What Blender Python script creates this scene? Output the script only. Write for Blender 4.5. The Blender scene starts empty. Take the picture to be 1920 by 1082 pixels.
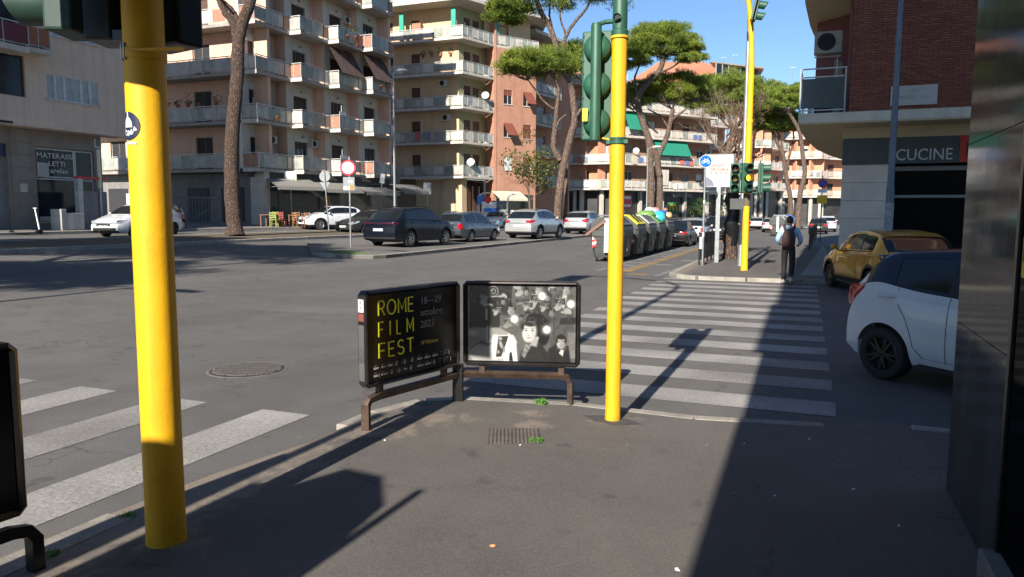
import bpy, bmesh, math, random
import numpy as np
from mathutils import Vector, Matrix

random.seed(7); np.random.seed(7)
SC = bpy.context.scene
COL = SC.collection
PI = math.pi
R_ = math.radians

# ---------------------------------------------------------------- camera
cam_d = bpy.data.cameras.new('camera'); cam = bpy.data.objects.new('camera', cam_d); COL.objects.link(cam)
cam_d.sensor_width = 36.0; cam_d.lens = 1380.0/1920.0*36.0
cam_d.clip_start = 0.05; cam_d.clip_end = 3000
CAMZ = 1.8
def cam_basis():
    pitch = math.atan(141/1380); yaw = math.atan(546/1380); roll = R_(0.24)
    cp, sp = math.cos(pitch), math.sin(pitch)
    f = Vector((-math.sin(yaw)*cp, math.cos(yaw)*cp, -sp)); r = Vector((math.cos(yaw), math.sin(yaw), 0)); u = r.cross(f)
    c, s = math.cos(roll), math.sin(roll)
    return r*c+u*s, u*c-r*s, f
_r, _u, _f = cam_basis()
cam.matrix_world = Matrix(((_r.x, _u.x, -_f.x, 0), (_r.y, _u.y, -_f.y, 0), (_r.z, _u.z, -_f.z, CAMZ), (0, 0, 0, 1)))
SC.camera = cam

# ---------------------------------------------------------------- sky, sun, exposure
SUN_EL = 30.3; SUN_AZ = 0.85          # light travels along +Y (down the avenue), slightly to +X
w = bpy.data.worlds.new('World'); SC.world = w; w.use_nodes = True
nt = w.node_tree; nt.nodes.clear()
sky = nt.nodes.new('ShaderNodeTexSky'); sky.sky_type = 'NISHITA'; sky.sun_disc = False
sky.sun_elevation = R_(SUN_EL); sky.sun_rotation = R_(180+SUN_AZ)
sky.air_density = 1.0; sky.dust_density = 0.0; sky.ozone_density = 5.5; sky.altitude = 0
bg = nt.nodes.new('ShaderNodeBackground'); bg.inputs[1].default_value = 0.076
wo = nt.nodes.new('ShaderNodeOutputWorld')
nt.links.new(sky.outputs[0], bg.inputs[0]); nt.links.new(bg.outputs[0], wo.inputs[0])
sd = bpy.data.lights.new('sun', 'SUN'); sd.energy = 5.0; sd.angle = R_(0.53); sd.color = (1.0, 0.93, 0.83)
sun = bpy.data.objects.new('sun', sd); COL.objects.link(sun)
d = Vector((math.sin(R_(SUN_AZ))*math.cos(R_(SUN_EL)), math.cos(R_(SUN_AZ))*math.cos(R_(SUN_EL)), -math.sin(R_(SUN_EL))))
sun.rotation_euler = d.to_track_quat('-Z', 'Y').to_euler(); sun.location = (0, -30, 40)
SC.view_settings.view_transform = 'Standard'; SC.view_settings.look = 'None'
SC.view_settings.gamma = 1; SC.view_settings.use_curve_mapping = False
SC.view_settings.exposure = 1.0

# ---------------------------------------------------------------- terrain height
def gz(x, y=0):
    """the avenue's left half climbs gently towards the buildings"""
    v = -x-8.0
    if v <= -1: return 0.0
    if v < 1: return 0.033*(v+1)**2/4
    return 0.033*min(v, 28.0)

# ---------------------------------------------------------------- materials
MATS = {}
def nodes_of(name):
    m = bpy.data.materials.new(name); m.use_nodes = True
    n = m.node_tree; n.nodes.clear()
    o = n.nodes.new('ShaderNodeOutputMaterial'); b = n.nodes.new('ShaderNodeBsdfPrincipled')
    n.links.new(b.outputs[0], o.inputs[0])
    return m, n, b
def N(n, t, **k):
    x = n.nodes.new(t)
    for a, v in k.items(): setattr(x, a, v)
    return x
def noise(n, pos, scale, detail=4, rough=.6, dist=0):
    x = N(n, 'ShaderNodeTexNoise'); x.inputs['Scale'].default_value = scale; x.inputs['Detail'].default_value = detail
    x.inputs['Roughness'].default_value = rough; x.inputs['Distortion'].default_value = dist
    if pos: n.links.new(pos, x.inputs['Vector'])
    return x.outputs['Fac']
def ramp(n, fac, stops, interp='LINEAR'):
    x = N(n, 'ShaderNodeValToRGB'); x.color_ramp.interpolation = interp
    el = x.color_ramp.elements
    while len(el) < len(stops): el.new(.5)
    for e, (p, c) in zip(el, stops):
        e.position = p; e.color = (c, c, c, 1) if isinstance(c, (int, float)) else (c[0], c[1], c[2], 1)
    n.links.new(fac, x.inputs[0]); return x.outputs[0]
def mix(n, fac, a, b, mode='MIX'):
    x = N(n, 'ShaderNodeMix', data_type='RGBA', blend_type=mode)
    for i, v in ((0, fac), (6, a), (7, b)):
        if isinstance(v, bpy.types.NodeSocket): n.links.new(v, x.inputs[i])
        elif i == 0: x.inputs[0].default_value = v
        else: x.inputs[i].default_value = (v[0], v[1], v[2], 1)
    return x.outputs[2]
def mathn(n, op, a, b=None):
    x = N(n, 'ShaderNodeMath', operation=op)
    for i, v in ((0, a), (1, b)):
        if v is None: continue
        if isinstance(v, bpy.types.NodeSocket): n.links.new(v, x.inputs[i])
        else: x.inputs[i].default_value = v
    return x.outputs[0]
def bumpn(n, b, h, strength=.3, dist=.02):
    x = N(n, 'ShaderNodeBump'); x.inputs['Strength'].default_value = strength; x.inputs['Distance'].default_value = dist
    n.links.new(h, x.inputs['Height']); n.links.new(x.outputs[0], b.inputs['Normal'])
def pos_of(n): return N(n, 'ShaderNodeNewGeometry').outputs['Position']
def sc_vec(n, pos, s):
    x = N(n, 'ShaderNodeVectorMath', operation='MULTIPLY'); n.links.new(pos, x.inputs[0]); x.inputs[1].default_value = s
    return x.outputs[0]

def M(name, col=(.5, .5, .5), rough=.6, metal=0, var=.15, vs=4, bump=0, bs=60, coat=0, spec=.5, emit=0, streak=0, dirt=0):
    """plain procedural material: base colour broken up by two noises, optional bump, dirt and rain streaks"""
    if name in MATS: return MATS[name]
    m, n, b = nodes_of(name); p = pos_of(n)
    c = np.array(col)
    a = noise(n, p, vs, 5, .65)
    k = ramp(n, a, [(.3, tuple(c*(1-var))), (.7, tuple(np.minimum(c*(1+var), 1)))])
    if streak:
        s = noise(n, sc_vec(n, p, (2.2, 2.2, .12)), 1.0, 4, .7)
        k = mix(n, mathn(n, 'MULTIPLY', ramp(n, s, [(.45, 0.0), (.75, 1.0)]), streak), k, tuple(c*.35))
    if dirt:
        s = noise(n, p, vs*6, 6, .75)
        k = mix(n, mathn(n, 'MULTIPLY', ramp(n, s, [(.52, 0.0), (.68, 1.0)]), dirt), k, tuple(c*.3+.02))
    n.links.new(k, b.inputs['Base Color'])
    b.inputs['Roughness'].default_value = rough; b.inputs['Metallic'].default_value = metal
    b.inputs['Specular IOR Level'].default_value = spec
    if coat: b.inputs['Coat Weight'].default_value = coat; b.inputs['Coat Roughness'].default_value = .06
    if bump: bumpn(n, b, noise(n, p, bs, 4, .7), bump, .01)
    if emit:
        b.inputs['Emission Color'].default_value = (*col, 1); b.inputs['Emission Strength'].default_value = emit
    MATS[name] = m; return m

def mat_asphalt(name, base, light, warm=0.0, cracks=.5):
    m, n, b = nodes_of(name); p = pos_of(n)
    big = noise(n, p, .22, 5, .6, .4); med = noise(n, p, 1.7, 6, .65); fine = noise(n, p, 75, 3, .7); grit = noise(n, p, 260, 2, .8)
    k = ramp(n, big, [(.32, base), (.68, light)])
    k = mix(n, mathn(n, 'MULTIPLY', ramp(n, med, [(.35, 1.0), (.6, 0.0)]), .38), k, tuple(np.array(base)*.62))
    k = mix(n, mathn(n, 'MULTIPLY', ramp(n, fine, [(.4, 0.0), (.75, 1.0)]), .34), k, tuple(np.array(light)*1.9))
    k = mix(n, mathn(n, 'MULTIPLY', ramp(n, grit, [(.62, 0.0), (.72, 1.0)]), .5), k, (.3+warm, .28+warm*.6, .25))
    # wheel-polished streaks along the avenue
    st = noise(n, sc_vec(n, p, (1.1, .05, 1)), 1.0, 3, .5)
    k = mix(n, mathn(n, 'MULTIPLY', ramp(n, st, [(.5, 0.0), (.7, 1.0)]), .22), k, tuple(np.array(light)*1.35))
    if warm == .04:
        # grit and broken mortar collecting along the kerb of the near corner and round the old repairs
        sx = N(n, 'ShaderNodeSeparateXYZ'); n.links.new(p, sx.inputs[0])
        g1 = N(n, 'ShaderNodeMapRange'); n.links.new(sx.outputs[0], g1.inputs[0]); g1.inputs[1].default_value = -2.75; g1.inputs[2].default_value = -3.55; g1.inputs[3].default_value = 0; g1.inputs[4].default_value = .34
        acc = g1.outputs[0]
        for (cx, cy, rr) in ((-3.02, 2.76, .4), (-2.1, 5.78, .3), (-2.0, 5.45, .34), (-2.75, 5.35, .5), (-2.95, 4.9, .5), (-1.42, 5.84, .35)):
            dv = N(n, 'ShaderNodeVectorMath', operation='DISTANCE'); n.links.new(p, dv.inputs[0]); dv.inputs[1].default_value = (cx, cy, .1)
            mr = N(n, 'ShaderNodeMapRange'); n.links.new(dv.outputs['Value'], mr.inputs[0]); mr.inputs[1].default_value = rr; mr.inputs[2].default_value = 0; mr.inputs[3].default_value = 0; mr.inputs[4].default_value = .26
            acc = mathn(n, 'MAXIMUM', acc, mr.outputs[0])
        gn = mathn(n, 'ADD', mathn(n, 'MULTIPLY', noise(n, sc_vec(n, p, (1, .7, 1)), 7, 8, .75, .5), .75), acc)
        k = mix(n, mathn(n, 'MULTIPLY', ramp(n, gn, [(.50, 0.0), (.60, 1.0)]), .75), k, (.24, .195, .155))
        k = mix(n, mathn(n, 'MULTIPLY', ramp(n, noise(n, p, 4.3, 6, .7), [(.60, 0.0), (.68, 1.0)]), .35), k, (.06, .056, .052))
    # hairline cracks: edges of big warped cells, only here and there
    v = N(n, 'ShaderNodeTexVoronoi', feature='DISTANCE_TO_EDGE'); v.inputs['Scale'].default_value = .55
    wv = N(n, 'ShaderNodeVectorMath', operation='ADD'); n.links.new(p, wv.inputs[0])
    nn = N(n, 'ShaderNodeTexNoise'); nn.inputs['Scale'].default_value = 2.3; nn.inputs['Detail'].default_value = 6; n.links.new(p, nn.inputs['Vector'])
    sv = sc_vec(n, nn.outputs['Color'], (.9, .9, .9)); n.links.new(sv, wv.inputs[1]); n.links.new(wv.outputs[0], v.inputs['Vector'])
    cr = ramp(n, v.outputs['Distance'], [(0.0, 1.0), (.008, 0.0)])
    msk = ramp(n, noise(n, p, .5, 2, .5), [(.44, 0.0), (.54, 1.0)])
    k = mix(n, mathn(n, 'MULTIPLY', mathn(n, 'MULTIPLY', cr, msk), cracks), k, (.012, .012, .012))
    # chewing-gum spots, pale and dark
    for sc_, thr, cc, am in ((2.1, .028, (.035, .033, .032), .75), (3.3, .018, (.30, .285, .26), .6)):
        vg = N(n, 'ShaderNodeTexVoronoi'); vg.inputs['Scale'].default_value = sc_; n.links.new(p, vg.inputs['Vector'])
        k = mix(n, mathn(n, 'MULTIPLY', ramp(n, vg.outputs['Distance'], [(thr*sc_*.5, 1.0), (thr*sc_*.8, 0.0)]), am), k, cc)
    # oil spots
    o = noise(n, p, 3.1, 2, .5); k = mix(n, mathn(n, 'MULTIPLY', ramp(n, o, [(.68, 0.0), (.74, 1.0)]), .35), k, (.02, .019, .018))
    n.links.new(k, b.inputs['Base Color']); b.inputs['Roughness'].default_value = .82; b.inputs['Specular IOR Level'].default_value = .35
    h = mathn(n, 'ADD', mathn(n, 'MULTIPLY', fine, 1.0), mathn(n, 'MULTIPLY', grit, .6)); bumpn(n, b, h, .55, .012)
    MATS[name] = m; return m

def mat_paint(name, col, under, wear=.5, vs=9):
    """road paint worn through to the asphalt"""
    m, n, b = nodes_of(name); p = pos_of(n)
    a = noise(n, p, vs*3.5, 8, .85, .2); g = noise(n, p, 150, 3, .8); l = noise(n, p, .8, 3, .5)
    s = mathn(n, 'ADD', mathn(n, 'MULTIPLY', a, .5), mathn(n, 'ADD', mathn(n, 'MULTIPLY', g, .34), mathn(n, 'MULTIPLY', l, .26)))
    f = ramp(n, s, [(.44+wear*.05, 0.0), (.60+wear*.05, 1.0)])
    k = mix(n, f, col, under); k = mix(n, mathn(n, 'MULTIPLY', ramp(n, noise(n, p, 3, 5, .7), [(.35, 0.0), (.7, 1.0)]), .45), k, tuple(np.array(col)*.55))
    n.links.new(k, b.inputs['Base Color']); b.inputs['Roughness'].default_value = .75; bumpn(n, b, g, .35, .008)
    MATS[name] = m; return m

def mat_bark(name, c0, c1, scale=5.0):
    m, n, b = nodes_of(name); p = sc_vec(n, pos_of(n), (1, 1, .38))
    v = N(n, 'ShaderNodeTexVoronoi', feature='DISTANCE_TO_EDGE'); v.inputs['Scale'].default_value = scale
    ad = N(n, 'ShaderNodeVectorMath', operation='ADD'); n.links.new(p, ad.inputs[0])
    nn = N(n, 'ShaderNodeTexNoise'); nn.inputs['Scale'].default_value = 6; n.links.new(p, nn.inputs['Vector'])
    n.links.new(sc_vec(n, nn.outputs['Color'], (.25, .25, .25)), ad.inputs[1]); n.links.new(ad.outputs[0], v.inputs['Vector'])
    h = ramp(n, v.outputs['Distance'], [(.0, 0.0), (.22, 1.0)])
    k = mix(n, h, c0, c1); k = mix(n, mathn(n, 'MULTIPLY', noise(n, p, 22, 5, .8), .6), k, tuple(np.array(c1)*.55))
    n.links.new(k, b.inputs['Base Color']); b.inputs['Roughness'].default_value = .9; bumpn(n, b, h, .9, .05)
    MATS[name] = m; return m

def mat_leaf(name, c0, c1, c2, scale=1.3):
    m, n, b = nodes_of(name); p = pos_of(n)
    a = noise(n, p, scale, 3, .6); f = noise(n, p, 30, 2, .5)
    k = ramp(n, a, [(.32, c0), (.5, c1), (.68, c2)]); k = mix(n, mathn(n, 'MULTIPLY', f, .45), k, tuple(np.array(c0)*.7))
    n.links.new(k, b.inputs['Base Color']); b.inputs['Roughness'].default_value = .55
    t = N(n, 'ShaderNodeBsdfTranslucent'); n.links.new(k, t.inputs[0]); ms = N(n, 'ShaderNodeMixShader'); ms.inputs[0].default_value = .3
    o = [x for x in n.nodes if x.type == 'OUTPUT_MATERIAL'][0]
    n.links.new(b.outputs[0], ms.inputs[1]); n.links.new(t.outputs[0], ms.inputs[2]); n.links.new(ms.outputs[0], o.inputs[0])
    MATS[name] = m; return m

def mat_car(name, col, flake=.1, metal=.0):
    m, n, b = nodes_of(name); p = pos_of(n)
    k = mix(n, mathn(n, 'MULTIPLY', ramp(n, noise(n, p, 2.5, 5, .7), [(.4, 0.0), (.8, 1.0)]), .25), col, tuple(np.array(col)*.7+.02))
    n.links.new(k, b.inputs['Base Color']); b.inputs['Metallic'].default_value = metal; b.inputs['Roughness'].default_value = .32
    b.inputs['Coat Weight'].default_value = .8 if max(col) > .05 else .22; b.inputs['Coat Roughness'].default_value = .04
    if max(col) <= .05: b.inputs['Specular IOR Level'].default_value = .3
    MATS[name] = m; return m

# ---------------------------------------------------------------- mesh builder
class MB:
    def __init__(s): s.v = []; s.f = []
    def add(s, vs, fs):
        o = len(s.v); s.v.extend([tuple(v) for v in vs]); s.f.extend([tuple(i+o for i in f) for f in fs]); return s
    def box(s, x0, x1, y0, y1, z0, z1):
        return s.add([(x0,y0,z0),(x1,y0,z0),(x1,y1,z0),(x0,y1,z0),(x0,y0,z1),(x1,y0,z1),(x1,y1,z1),(x0,y1,z1)],
                     [(0,3,2,1),(4,5,6,7),(0,1,5,4),(1,2,6,5),(2,3,7,6),(3,0,4,7)])
    def mbox(s, M4, x0, x1, y0, y1, z0, z1):
        c = [(x0,y0,z0),(x1,y0,z0),(x1,y1,z0),(x0,y1,z0),(x0,y0,z1),(x1,y0,z1),(x1,y1,z1),(x0,y1,z1)]
        return s.add([M4 @ Vector(q) for q in c], [(0,3,2,1),(4,5,6,7),(0,1,5,4),(1,2,6,5),(2,3,7,6),(3,0,4,7)])
    def quad(s, *p): return s.add(p, [tuple(range(len(p)))])
    def path(s, pts, rads, n=10, cap=True, phase=0, wob=0):
        pts = [Vector(p) for p in pts]
        if not hasattr(rads, '__len__'): rads = [rads]*len(pts)
        ref = None; vs = []; 
        for i, p in enumerate(pts):
            t = (pts[min(i+1, len(pts)-1)]-pts[max(i-1, 0)]).normalized()
            if ref is None:
                ref = Vector((1, 0, 0)) if abs(t.x) < .9 else Vector((0, 1, 0))
            a = (ref-t*ref.dot(t)).normalized(); b = t.cross(a); ref = a
            for k in range(n):
                th = 2*PI*k/n+phase; r = rads[i]*(1+(random.uniform(-wob, wob) if wob else 0))
                vs.append(p+a*math.cos(th)*r+b*math.sin(th)*r)
        fs = [(i*n+k, i*n+(k+1) % n, (i+1)*n+(k+1) % n, (i+1)*n+k) for i in range(len(pts)-1) for k in range(n)]
        if cap: fs += [tuple(range(n-1, -1, -1)), tuple((len(pts)-1)*n+k for k in range(n))]
        return s.add(vs, fs)
    def tube(s, a, b, r, r2=None, n=10, cap=True): return s.path([a, b], [r, r if r2 is None else r2], n, cap)
    def bar(s, a, b, w, h):
        """square-section bar"""
        a = Vector(a); b = Vector(b); t = (b-a).normalized(); u = Vector((0, 0, 1)) if abs(t.z) < .9 else Vector((1, 0, 0))
        x = t.cross(u).normalized()*w/2; y = x.normalized().cross(t)*h/2
        vs = [a-x-y, a+x-y, a+x+y, a-x+y, b-x-y, b+x-y, b+x+y, b-x+y]
        return s.add(vs, [(0,3,2,1),(4,5,6,7),(0,1,5,4),(1,2,6,5),(2,3,7,6),(3,0,4,7)])
    def prism(s, poly, z0, z1):
        n = len(poly); vs = [(x, y, z0) for x, y in poly]+[(x, y, z1) for x, y in poly]
        return s.add(vs, [tuple(range(n-1, -1, -1)), tuple(range(n, 2*n))]+[(i, (i+1) % n, n+(i+1) % n, n+i) for i in range(n)])
    def ext(s, poly, axis, a0, a1):
        """polygon in the plane across `axis`, extruded along it (x: (y,z), y: (x,z))"""
        n = len(poly); mk = (lambda a, p: (a, p[0], p[1])) if axis == 'x' else (lambda a, p: (p[0], a, p[1]))
        vs = [mk(a0, p) for p in poly]+[mk(a1, p) for p in poly]
        return s.add(vs, [tuple(range(n-1, -1, -1)), tuple(range(n, 2*n))]+[(i, (i+1) % n, n+(i+1) % n, n+i) for i in range(n)])
    def lathe(s, prof, n=20, o=(0, 0, 0), axis='z'):
        vs = []
        for r, h in prof:
            for k in range(n):
                c, q = math.cos(2*PI*k/n)*r, math.sin(2*PI*k/n)*r
                vs.append({'z': (o[0]+c, o[1]+q, o[2]+h), 'x': (o[0]+h, o[1]+c, o[2]+q), 'y': (o[0]+c, o[1]+h, o[2]+q)}[axis])
        return s.add(vs, [(i*n+k, i*n+(k+1) % n, (i+1)*n+(k+1) % n, (i+1)*n+k) for i in range(len(prof)-1) for k in range(n)])
    def ell(s, c, r, nu=12, nv=8, jit=0):
        vs = []; 
        for j in range(nv+1):
            ph = PI*j/nv
            for k in range(nu):
                th = 2*PI*k/nu; q = 1+random.uniform(-jit, jit)
                vs.append((c[0]+r[0]*q*math.sin(ph)*math.cos(th), c[1]+r[1]*q*math.sin(ph)*math.sin(th), c[2]+r[2]*q*math.cos(ph)))
        return s.add(vs, [(j*nu+k, (j+1)*nu+k, (j+1)*nu+(k+1) % nu, j*nu+(k+1) % nu) for j in range(nv) for k in range(nu)])
    def mesh(s, name, smooth=False, ang=38):
        me = bpy.data.meshes.new(name); me.from_pydata(s.v, [], s.f)
        if smooth:
            me.polygons.foreach_set('use_smooth', [True]*len(me.polygons)); me.set_sharp_from_angle(angle=R_(ang))
        me.update(); return me
    def build(s, name, mat, parent=None, smooth=False, loc=None, rot=None, bevel=0, ang=38, kind=None):
        return link(name, s.mesh(name, smooth, ang), mat, parent, loc, rot, bevel, kind)

VARIANT = {}
def link(name, me, mat=None, parent=None, loc=None, rot=None, bevel=0, kind=None):
    if mat is not None and len(me.materials) and me.materials[0] != mat:
        k = (me.name, mat.name)
        if k not in VARIANT: VARIANT[k] = me.copy(); VARIANT[k].materials.clear()
        me = VARIANT[k]
    o = bpy.data.objects.new(name, me); COL.objects.link(o)
    if mat is not None and len(me.materials) == 0: me.materials.append(mat)
    if parent is not None: o.parent = parent
    if loc is not None: o.location = loc
    if rot is not None: o.rotation_euler = rot if hasattr(rot, '__len__') else (0, 0, rot)
    if bevel:
        b = o.modifiers.new('bevel', 'BEVEL'); b.width = bevel; b.segments = 2; b.limit_method = 'ANGLE'; b.angle_limit = R_(40); b.harden_normals = False
    if kind: o['kind'] = kind
    return o
def thing(name, label, cat, loc=(0, 0, 0), rotz=0, group=None):
    o = bpy.data.objects.new(name, None); COL.objects.link(o); o.empty_display_size = .3
    o.location = loc; o.rotation_euler = (0, 0, rotz); o['label'] = label; o['category'] = cat
    if group: o['group'] = group
    return o
def tag(o, label=None, cat=None, group=None, kind=None):
    for k, v in (('label', label), ('category', cat), ('group', group), ('kind', kind)):
        if v: o[k] = v
    return o
def copy_tree(o, parent=None, kids=None):
    if kids is None:
        kids = {}
        for x in bpy.data.objects:
            if x.parent: kids.setdefault(x.parent.name, []).append(x)
    c = o.copy(); COL.objects.link(c)
    if parent is not None: c.parent = parent
    for ch in kids.get(o.name, []): copy_tree(ch, c, kids)
    return c
def grow(o, seed=0): return o

def drape(poly, off=0.0, seg=6.0):
    """flat polygon laid on the cross-slope of the avenue"""
    bm = bmesh.new(); bm.faces.new([bm.verts.new((x, y, 0)) for x, y in poly])
    xs = [p[0] for p in poly]
    for cx in (-36, -9.0, -8.5, -8.0, -7.5, -7.0):
        if min(xs) < cx < max(xs):
            bmesh.ops.bisect_plane(bm, geom=bm.verts[:]+bm.edges[:]+bm.faces[:], plane_co=(cx, 0, 0), plane_no=(1, 0, 0))
    bmesh.ops.triangulate(bm, faces=bm.faces[:])
    for v in bm.verts: v.co.z = gz(v.co.x, v.co.y)+off
    bmesh.ops.recalc_face_normals(bm, faces=bm.faces[:])
    me = bpy.data.meshes.new('sheet'); bm.to_mesh(me); bm.free()
    if len(me.polygons) and me.polygons[0].normal.z < 0: me.flip_normals()
    return me
def slab_sheet(poly, h):
    """raised pavement with its sides"""
    me = drape(poly, h); bm = bmesh.new(); bm.from_mesh(me)
    be = [e for e in bm.edges if e.is_boundary]
    r = bmesh.ops.extrude_edge_only(bm, edges=be)
    for v in [g for g in r['geom'] if isinstance(g, bmesh.types.BMVert)]: v.co.z -= h+.05
    bm.to_mesh(me); bm.free(); return me

FONT = None
def text(s, size, mat, parent, M4, name='lettering', ext=.002, align='CENTER', sx=1.0, bold=0.0, spacing=1.0):
    c = bpy.data.curves.new('t', 'FONT'); c.body = s; c.size = size; c.extrude = ext; c.align_x = align; c.align_y = 'CENTER'
    c.offset = bold; c.space_character = spacing; c.resolution_u = 3
    o = bpy.data.objects.new('t', c); COL.objects.link(o); bpy.context.view_layer.update()
    me = bpy.data.meshes.new_from_object(o.evaluated_get(bpy.context.evaluated_depsgraph_get()))
    bpy.data.objects.remove(o); bpy.data.curves.remove(c)
    me.transform(M4 @ Matrix.Diagonal((sx, 1, 1, 1))); me.materials.clear()
    return link(name, me, mat, parent)
def upright(x, y, z, ang=0.0, facing='-y'):
    """matrix that stands text up facing -Y (then turned by ang about Z)"""
    return Matrix.Translation((x, y, z)) @ Matrix.Rotation(ang, 4, 'Z') @ Matrix.Rotation(PI/2, 4, 'X')

def surv(px, py, dist):
    """survey point: bearing and height as sighted from the camera station, at a known distance"""
    d = _f+_r*((px-960)/1380)-_u*((py-541)/1380); return Vector((0, 0, CAMZ))+d*dist

def mat_yellow():
    """signal-pole yellow with grime, chips and rust gathering at the foot"""
    m, n, b = nodes_of('signal_yellow'); p = pos_of(n)
    sx = N(n, 'ShaderNodeSeparateXYZ'); n.links.new(p, sx.inputs[0])
    g = N(n, 'ShaderNodeMapRange'); n.links.new(sx.outputs[2], g.inputs[0]); g.inputs[1].default_value = .75; g.inputs[2].default_value = .08; g.inputs[3].default_value = 0; g.inputs[4].default_value = .11
    k = ramp(n, noise(n, p, 3, 5, .6), [(.3, (.72, .36, .004)), (.7, (.84, .46, .006))])
    st = noise(n, sc_vec(n, p, (9, 9, .5)), 1.0, 5, .7)
    k = mix(n, mathn(n, 'MULTIPLY', ramp(n, st, [(.42, 0.0), (.75, 1.0)]), .45), k, (.40, .20, .01))
    k = mix(n, mathn(n, 'MULTIPLY', ramp(n, noise(n, sc_vec(n, p, (1, 1, 3)), 9, 7, .8), [(.60, 0.0), (.66, 1.0)]), .35), k, (.34, .19, .04))
    k = mix(n, mathn(n, 'MULTIPLY', ramp(n, mathn(n, 'ADD', noise(n, p, 14, 7, .8), mathn(n, 'MULTIPLY', g.outputs[0], .9)), [(.62, 0.0), (.72, 1.0)]), .5), k, (.30, .15, .02))
    k = mix(n, ramp(n, mathn(n, 'ADD', noise(n, p, 34, 6, .85), g.outputs[0]), [(.72, 0.0), (.75, 1.0)]), k, (.09, .045, .02))
    n.links.new(k, b.inputs['Base Color']); b.inputs['Roughness'].default_value = .58; b.inputs['Coat Weight'].default_value = .05
    h = mathn(n, 'ADD', noise(n, p, 22, 4, .7), mathn(n, 'MULTIPLY', noise(n, p, 90, 3, .7), .5)); bumpn(n, b, h, .3, .006); MATS['signal_yellow'] = m; return m
# ================================================================ materials in common use
ASPH = mat_asphalt('asphalt_road', (.083, .079, .074), (.128, .122, .114))
ASPW = mat_asphalt('asphalt_pavement', (.088, .080, .072), (.124, .113, .102), warm=.04, cracks=.35)
WPAINT = mat_paint('worn_white_road_paint', (.43, .41, .38), (.125, .118, .11), .3)
WPAINT2 = mat_paint('faded_white_road_paint', (.42, .41, .38), (.1, .1, .095), -.5)
YPAINT = mat_paint('yellow_road_paint', (.5, .28, .06), (.12, .1, .08), -.1)
KERB = M('kerb_stone', (.27, .245, .21), .85, var=.3, vs=3, bump=.5, bs=40, dirt=.5)
DIRT = M('earth', (.11, .085, .055), .95, var=.4, vs=8, bump=.8, bs=25)
GALV = M('galvanised_steel', (.36, .38, .39), .42, .7, var=.15, vs=6, dirt=.2)
BLACKM = M('black_metal', (.014, .014, .015), .35, .3, var=.3, vs=8)
DARK = M('dark_void', (.012, .012, .013), .7)
RUBBER = M('rubber', (.018, .018, .018), .8, var=.2, vs=20)
WHITE = M('white_paint', (.75, .75, .73), .45, var=.06)
GREEN = M('signal_green', (.018, .085, .05), .5, var=.2, vs=7, dirt=.35)
YEL = mat_yellow()
GRASS = mat_leaf('grass_blades', (.04, .12, .01), (.09, .25, .02), (.16, .35, .03), 6)
RUST = M('rusty_brown_metal', (.085, .055, .04), .5, .5, var=.45, vs=9, dirt=.4)

# ================================================================ road
road = tag(link('road', drape([(-1300, -300), (1300, -300), (1300, 2400), (-1300, 2400)], 0), ASPH), kind='structure', label='worn grey asphalt road of the avenue and its side street')
# zebra crossing to the far corner: stripes run across our way
for k in range(14):
    y = 7.05+k*1.035
    xl = -3.62 if k > 1 else -3.3
    link('zebra_stripe', drape([(xl+random.uniform(-.04, .04), y), (.345+random.uniform(-.02, .02), y), (.345, y+.53), (xl, y+.53)], .004), WPAINT, road)
# zebra crossing over the avenue on the left
for k in range(9):
    x1 = -4.03-k*1.17; 
    link('zebra_stripe', drape([(x1-.52, 1.35), (x1, 1.35), (x1, 5.3), (x1-.52, 5.3)], .004), WPAINT, road)
# cycle lane beyond: white cross-hatched edge and yellow line, arrow marks
link('white_edge_line', drape([(-6.15, 22.6), (-5.98, 22.6), (-5.98, 60), (-6.15, 60)], .004), WPAINT2, road)
link('white_edge_line', drape([(-5.48, 23.3), (-5.36, 23.3), (-5.36, 60), (-5.48, 60)], .004), WPAINT2, road)
for k in range(22):
    y = 23.6+k*1.5
    link('lane_hatch_bar', drape([(-5.97, y), (-5.49, y+.15), (-5.49, y+.75), (-5.97, y+.6)], .004), WPAINT2, road)
link('yellow_line', drape([(-5.33, 22.6), (-4.98, 22.6), (-4.98, 60), (-5.33, 60)], .004), YPAINT, road)
link('yellow_line', drape([(-4.9, 21.5), (-4.3, 21.5), (-4.3, 22.1), (-4.9, 22.1)], .004), YPAINT, road)
link('lane_bar', drape([(-4.9, 25.9), (-4.3, 25.9), (-4.3, 26.5), (-4.9, 26.5)], .004), WPAINT2, road)
link('lane_bar', drape([(-4.4, 28.6), (-3.8, 28.6), (-3.8, 29.3), (-4.4, 29.3)], .004), WPAINT2, road)
link('lane_bar', drape([(-5.9, 26.9), (-5.0, 27.1), (-5.0, 27.6), (-5.9, 27.4)], .008), WPAINT2, road)
link('white_edge_line', drape([(-4.05, 21.4), (-3.9, 21.4), (-3.55, 31), (-3.7, 31)], .004), WPAINT2, road)
for k in range(7): # hatching by the car park ramp on the right
    link('lane_hatch_bar', drape([(.75+.03*k, 26+k*1.6), (1.25, 26.1+k*1.6), (1.25, 26.9+k*1.6), (.75+.03*k, 26.8+k*1.6)], .108), WPAINT2, road)
link('lane_divider', drape([(-13.1, 62), (-12.95, 62), (-12.95, 75), (-13.1, 75)], .004), WPAINT2, road)
for y in (40, 52, 64, 76, 88): link('lane_divider', drape([(-1.2+.01*y, y), (-1.07+.01*y, y), (-1.07+.01*y, y+4), (-1.2+.01*y, y+4)], .004), WPAINT2, road)
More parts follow.
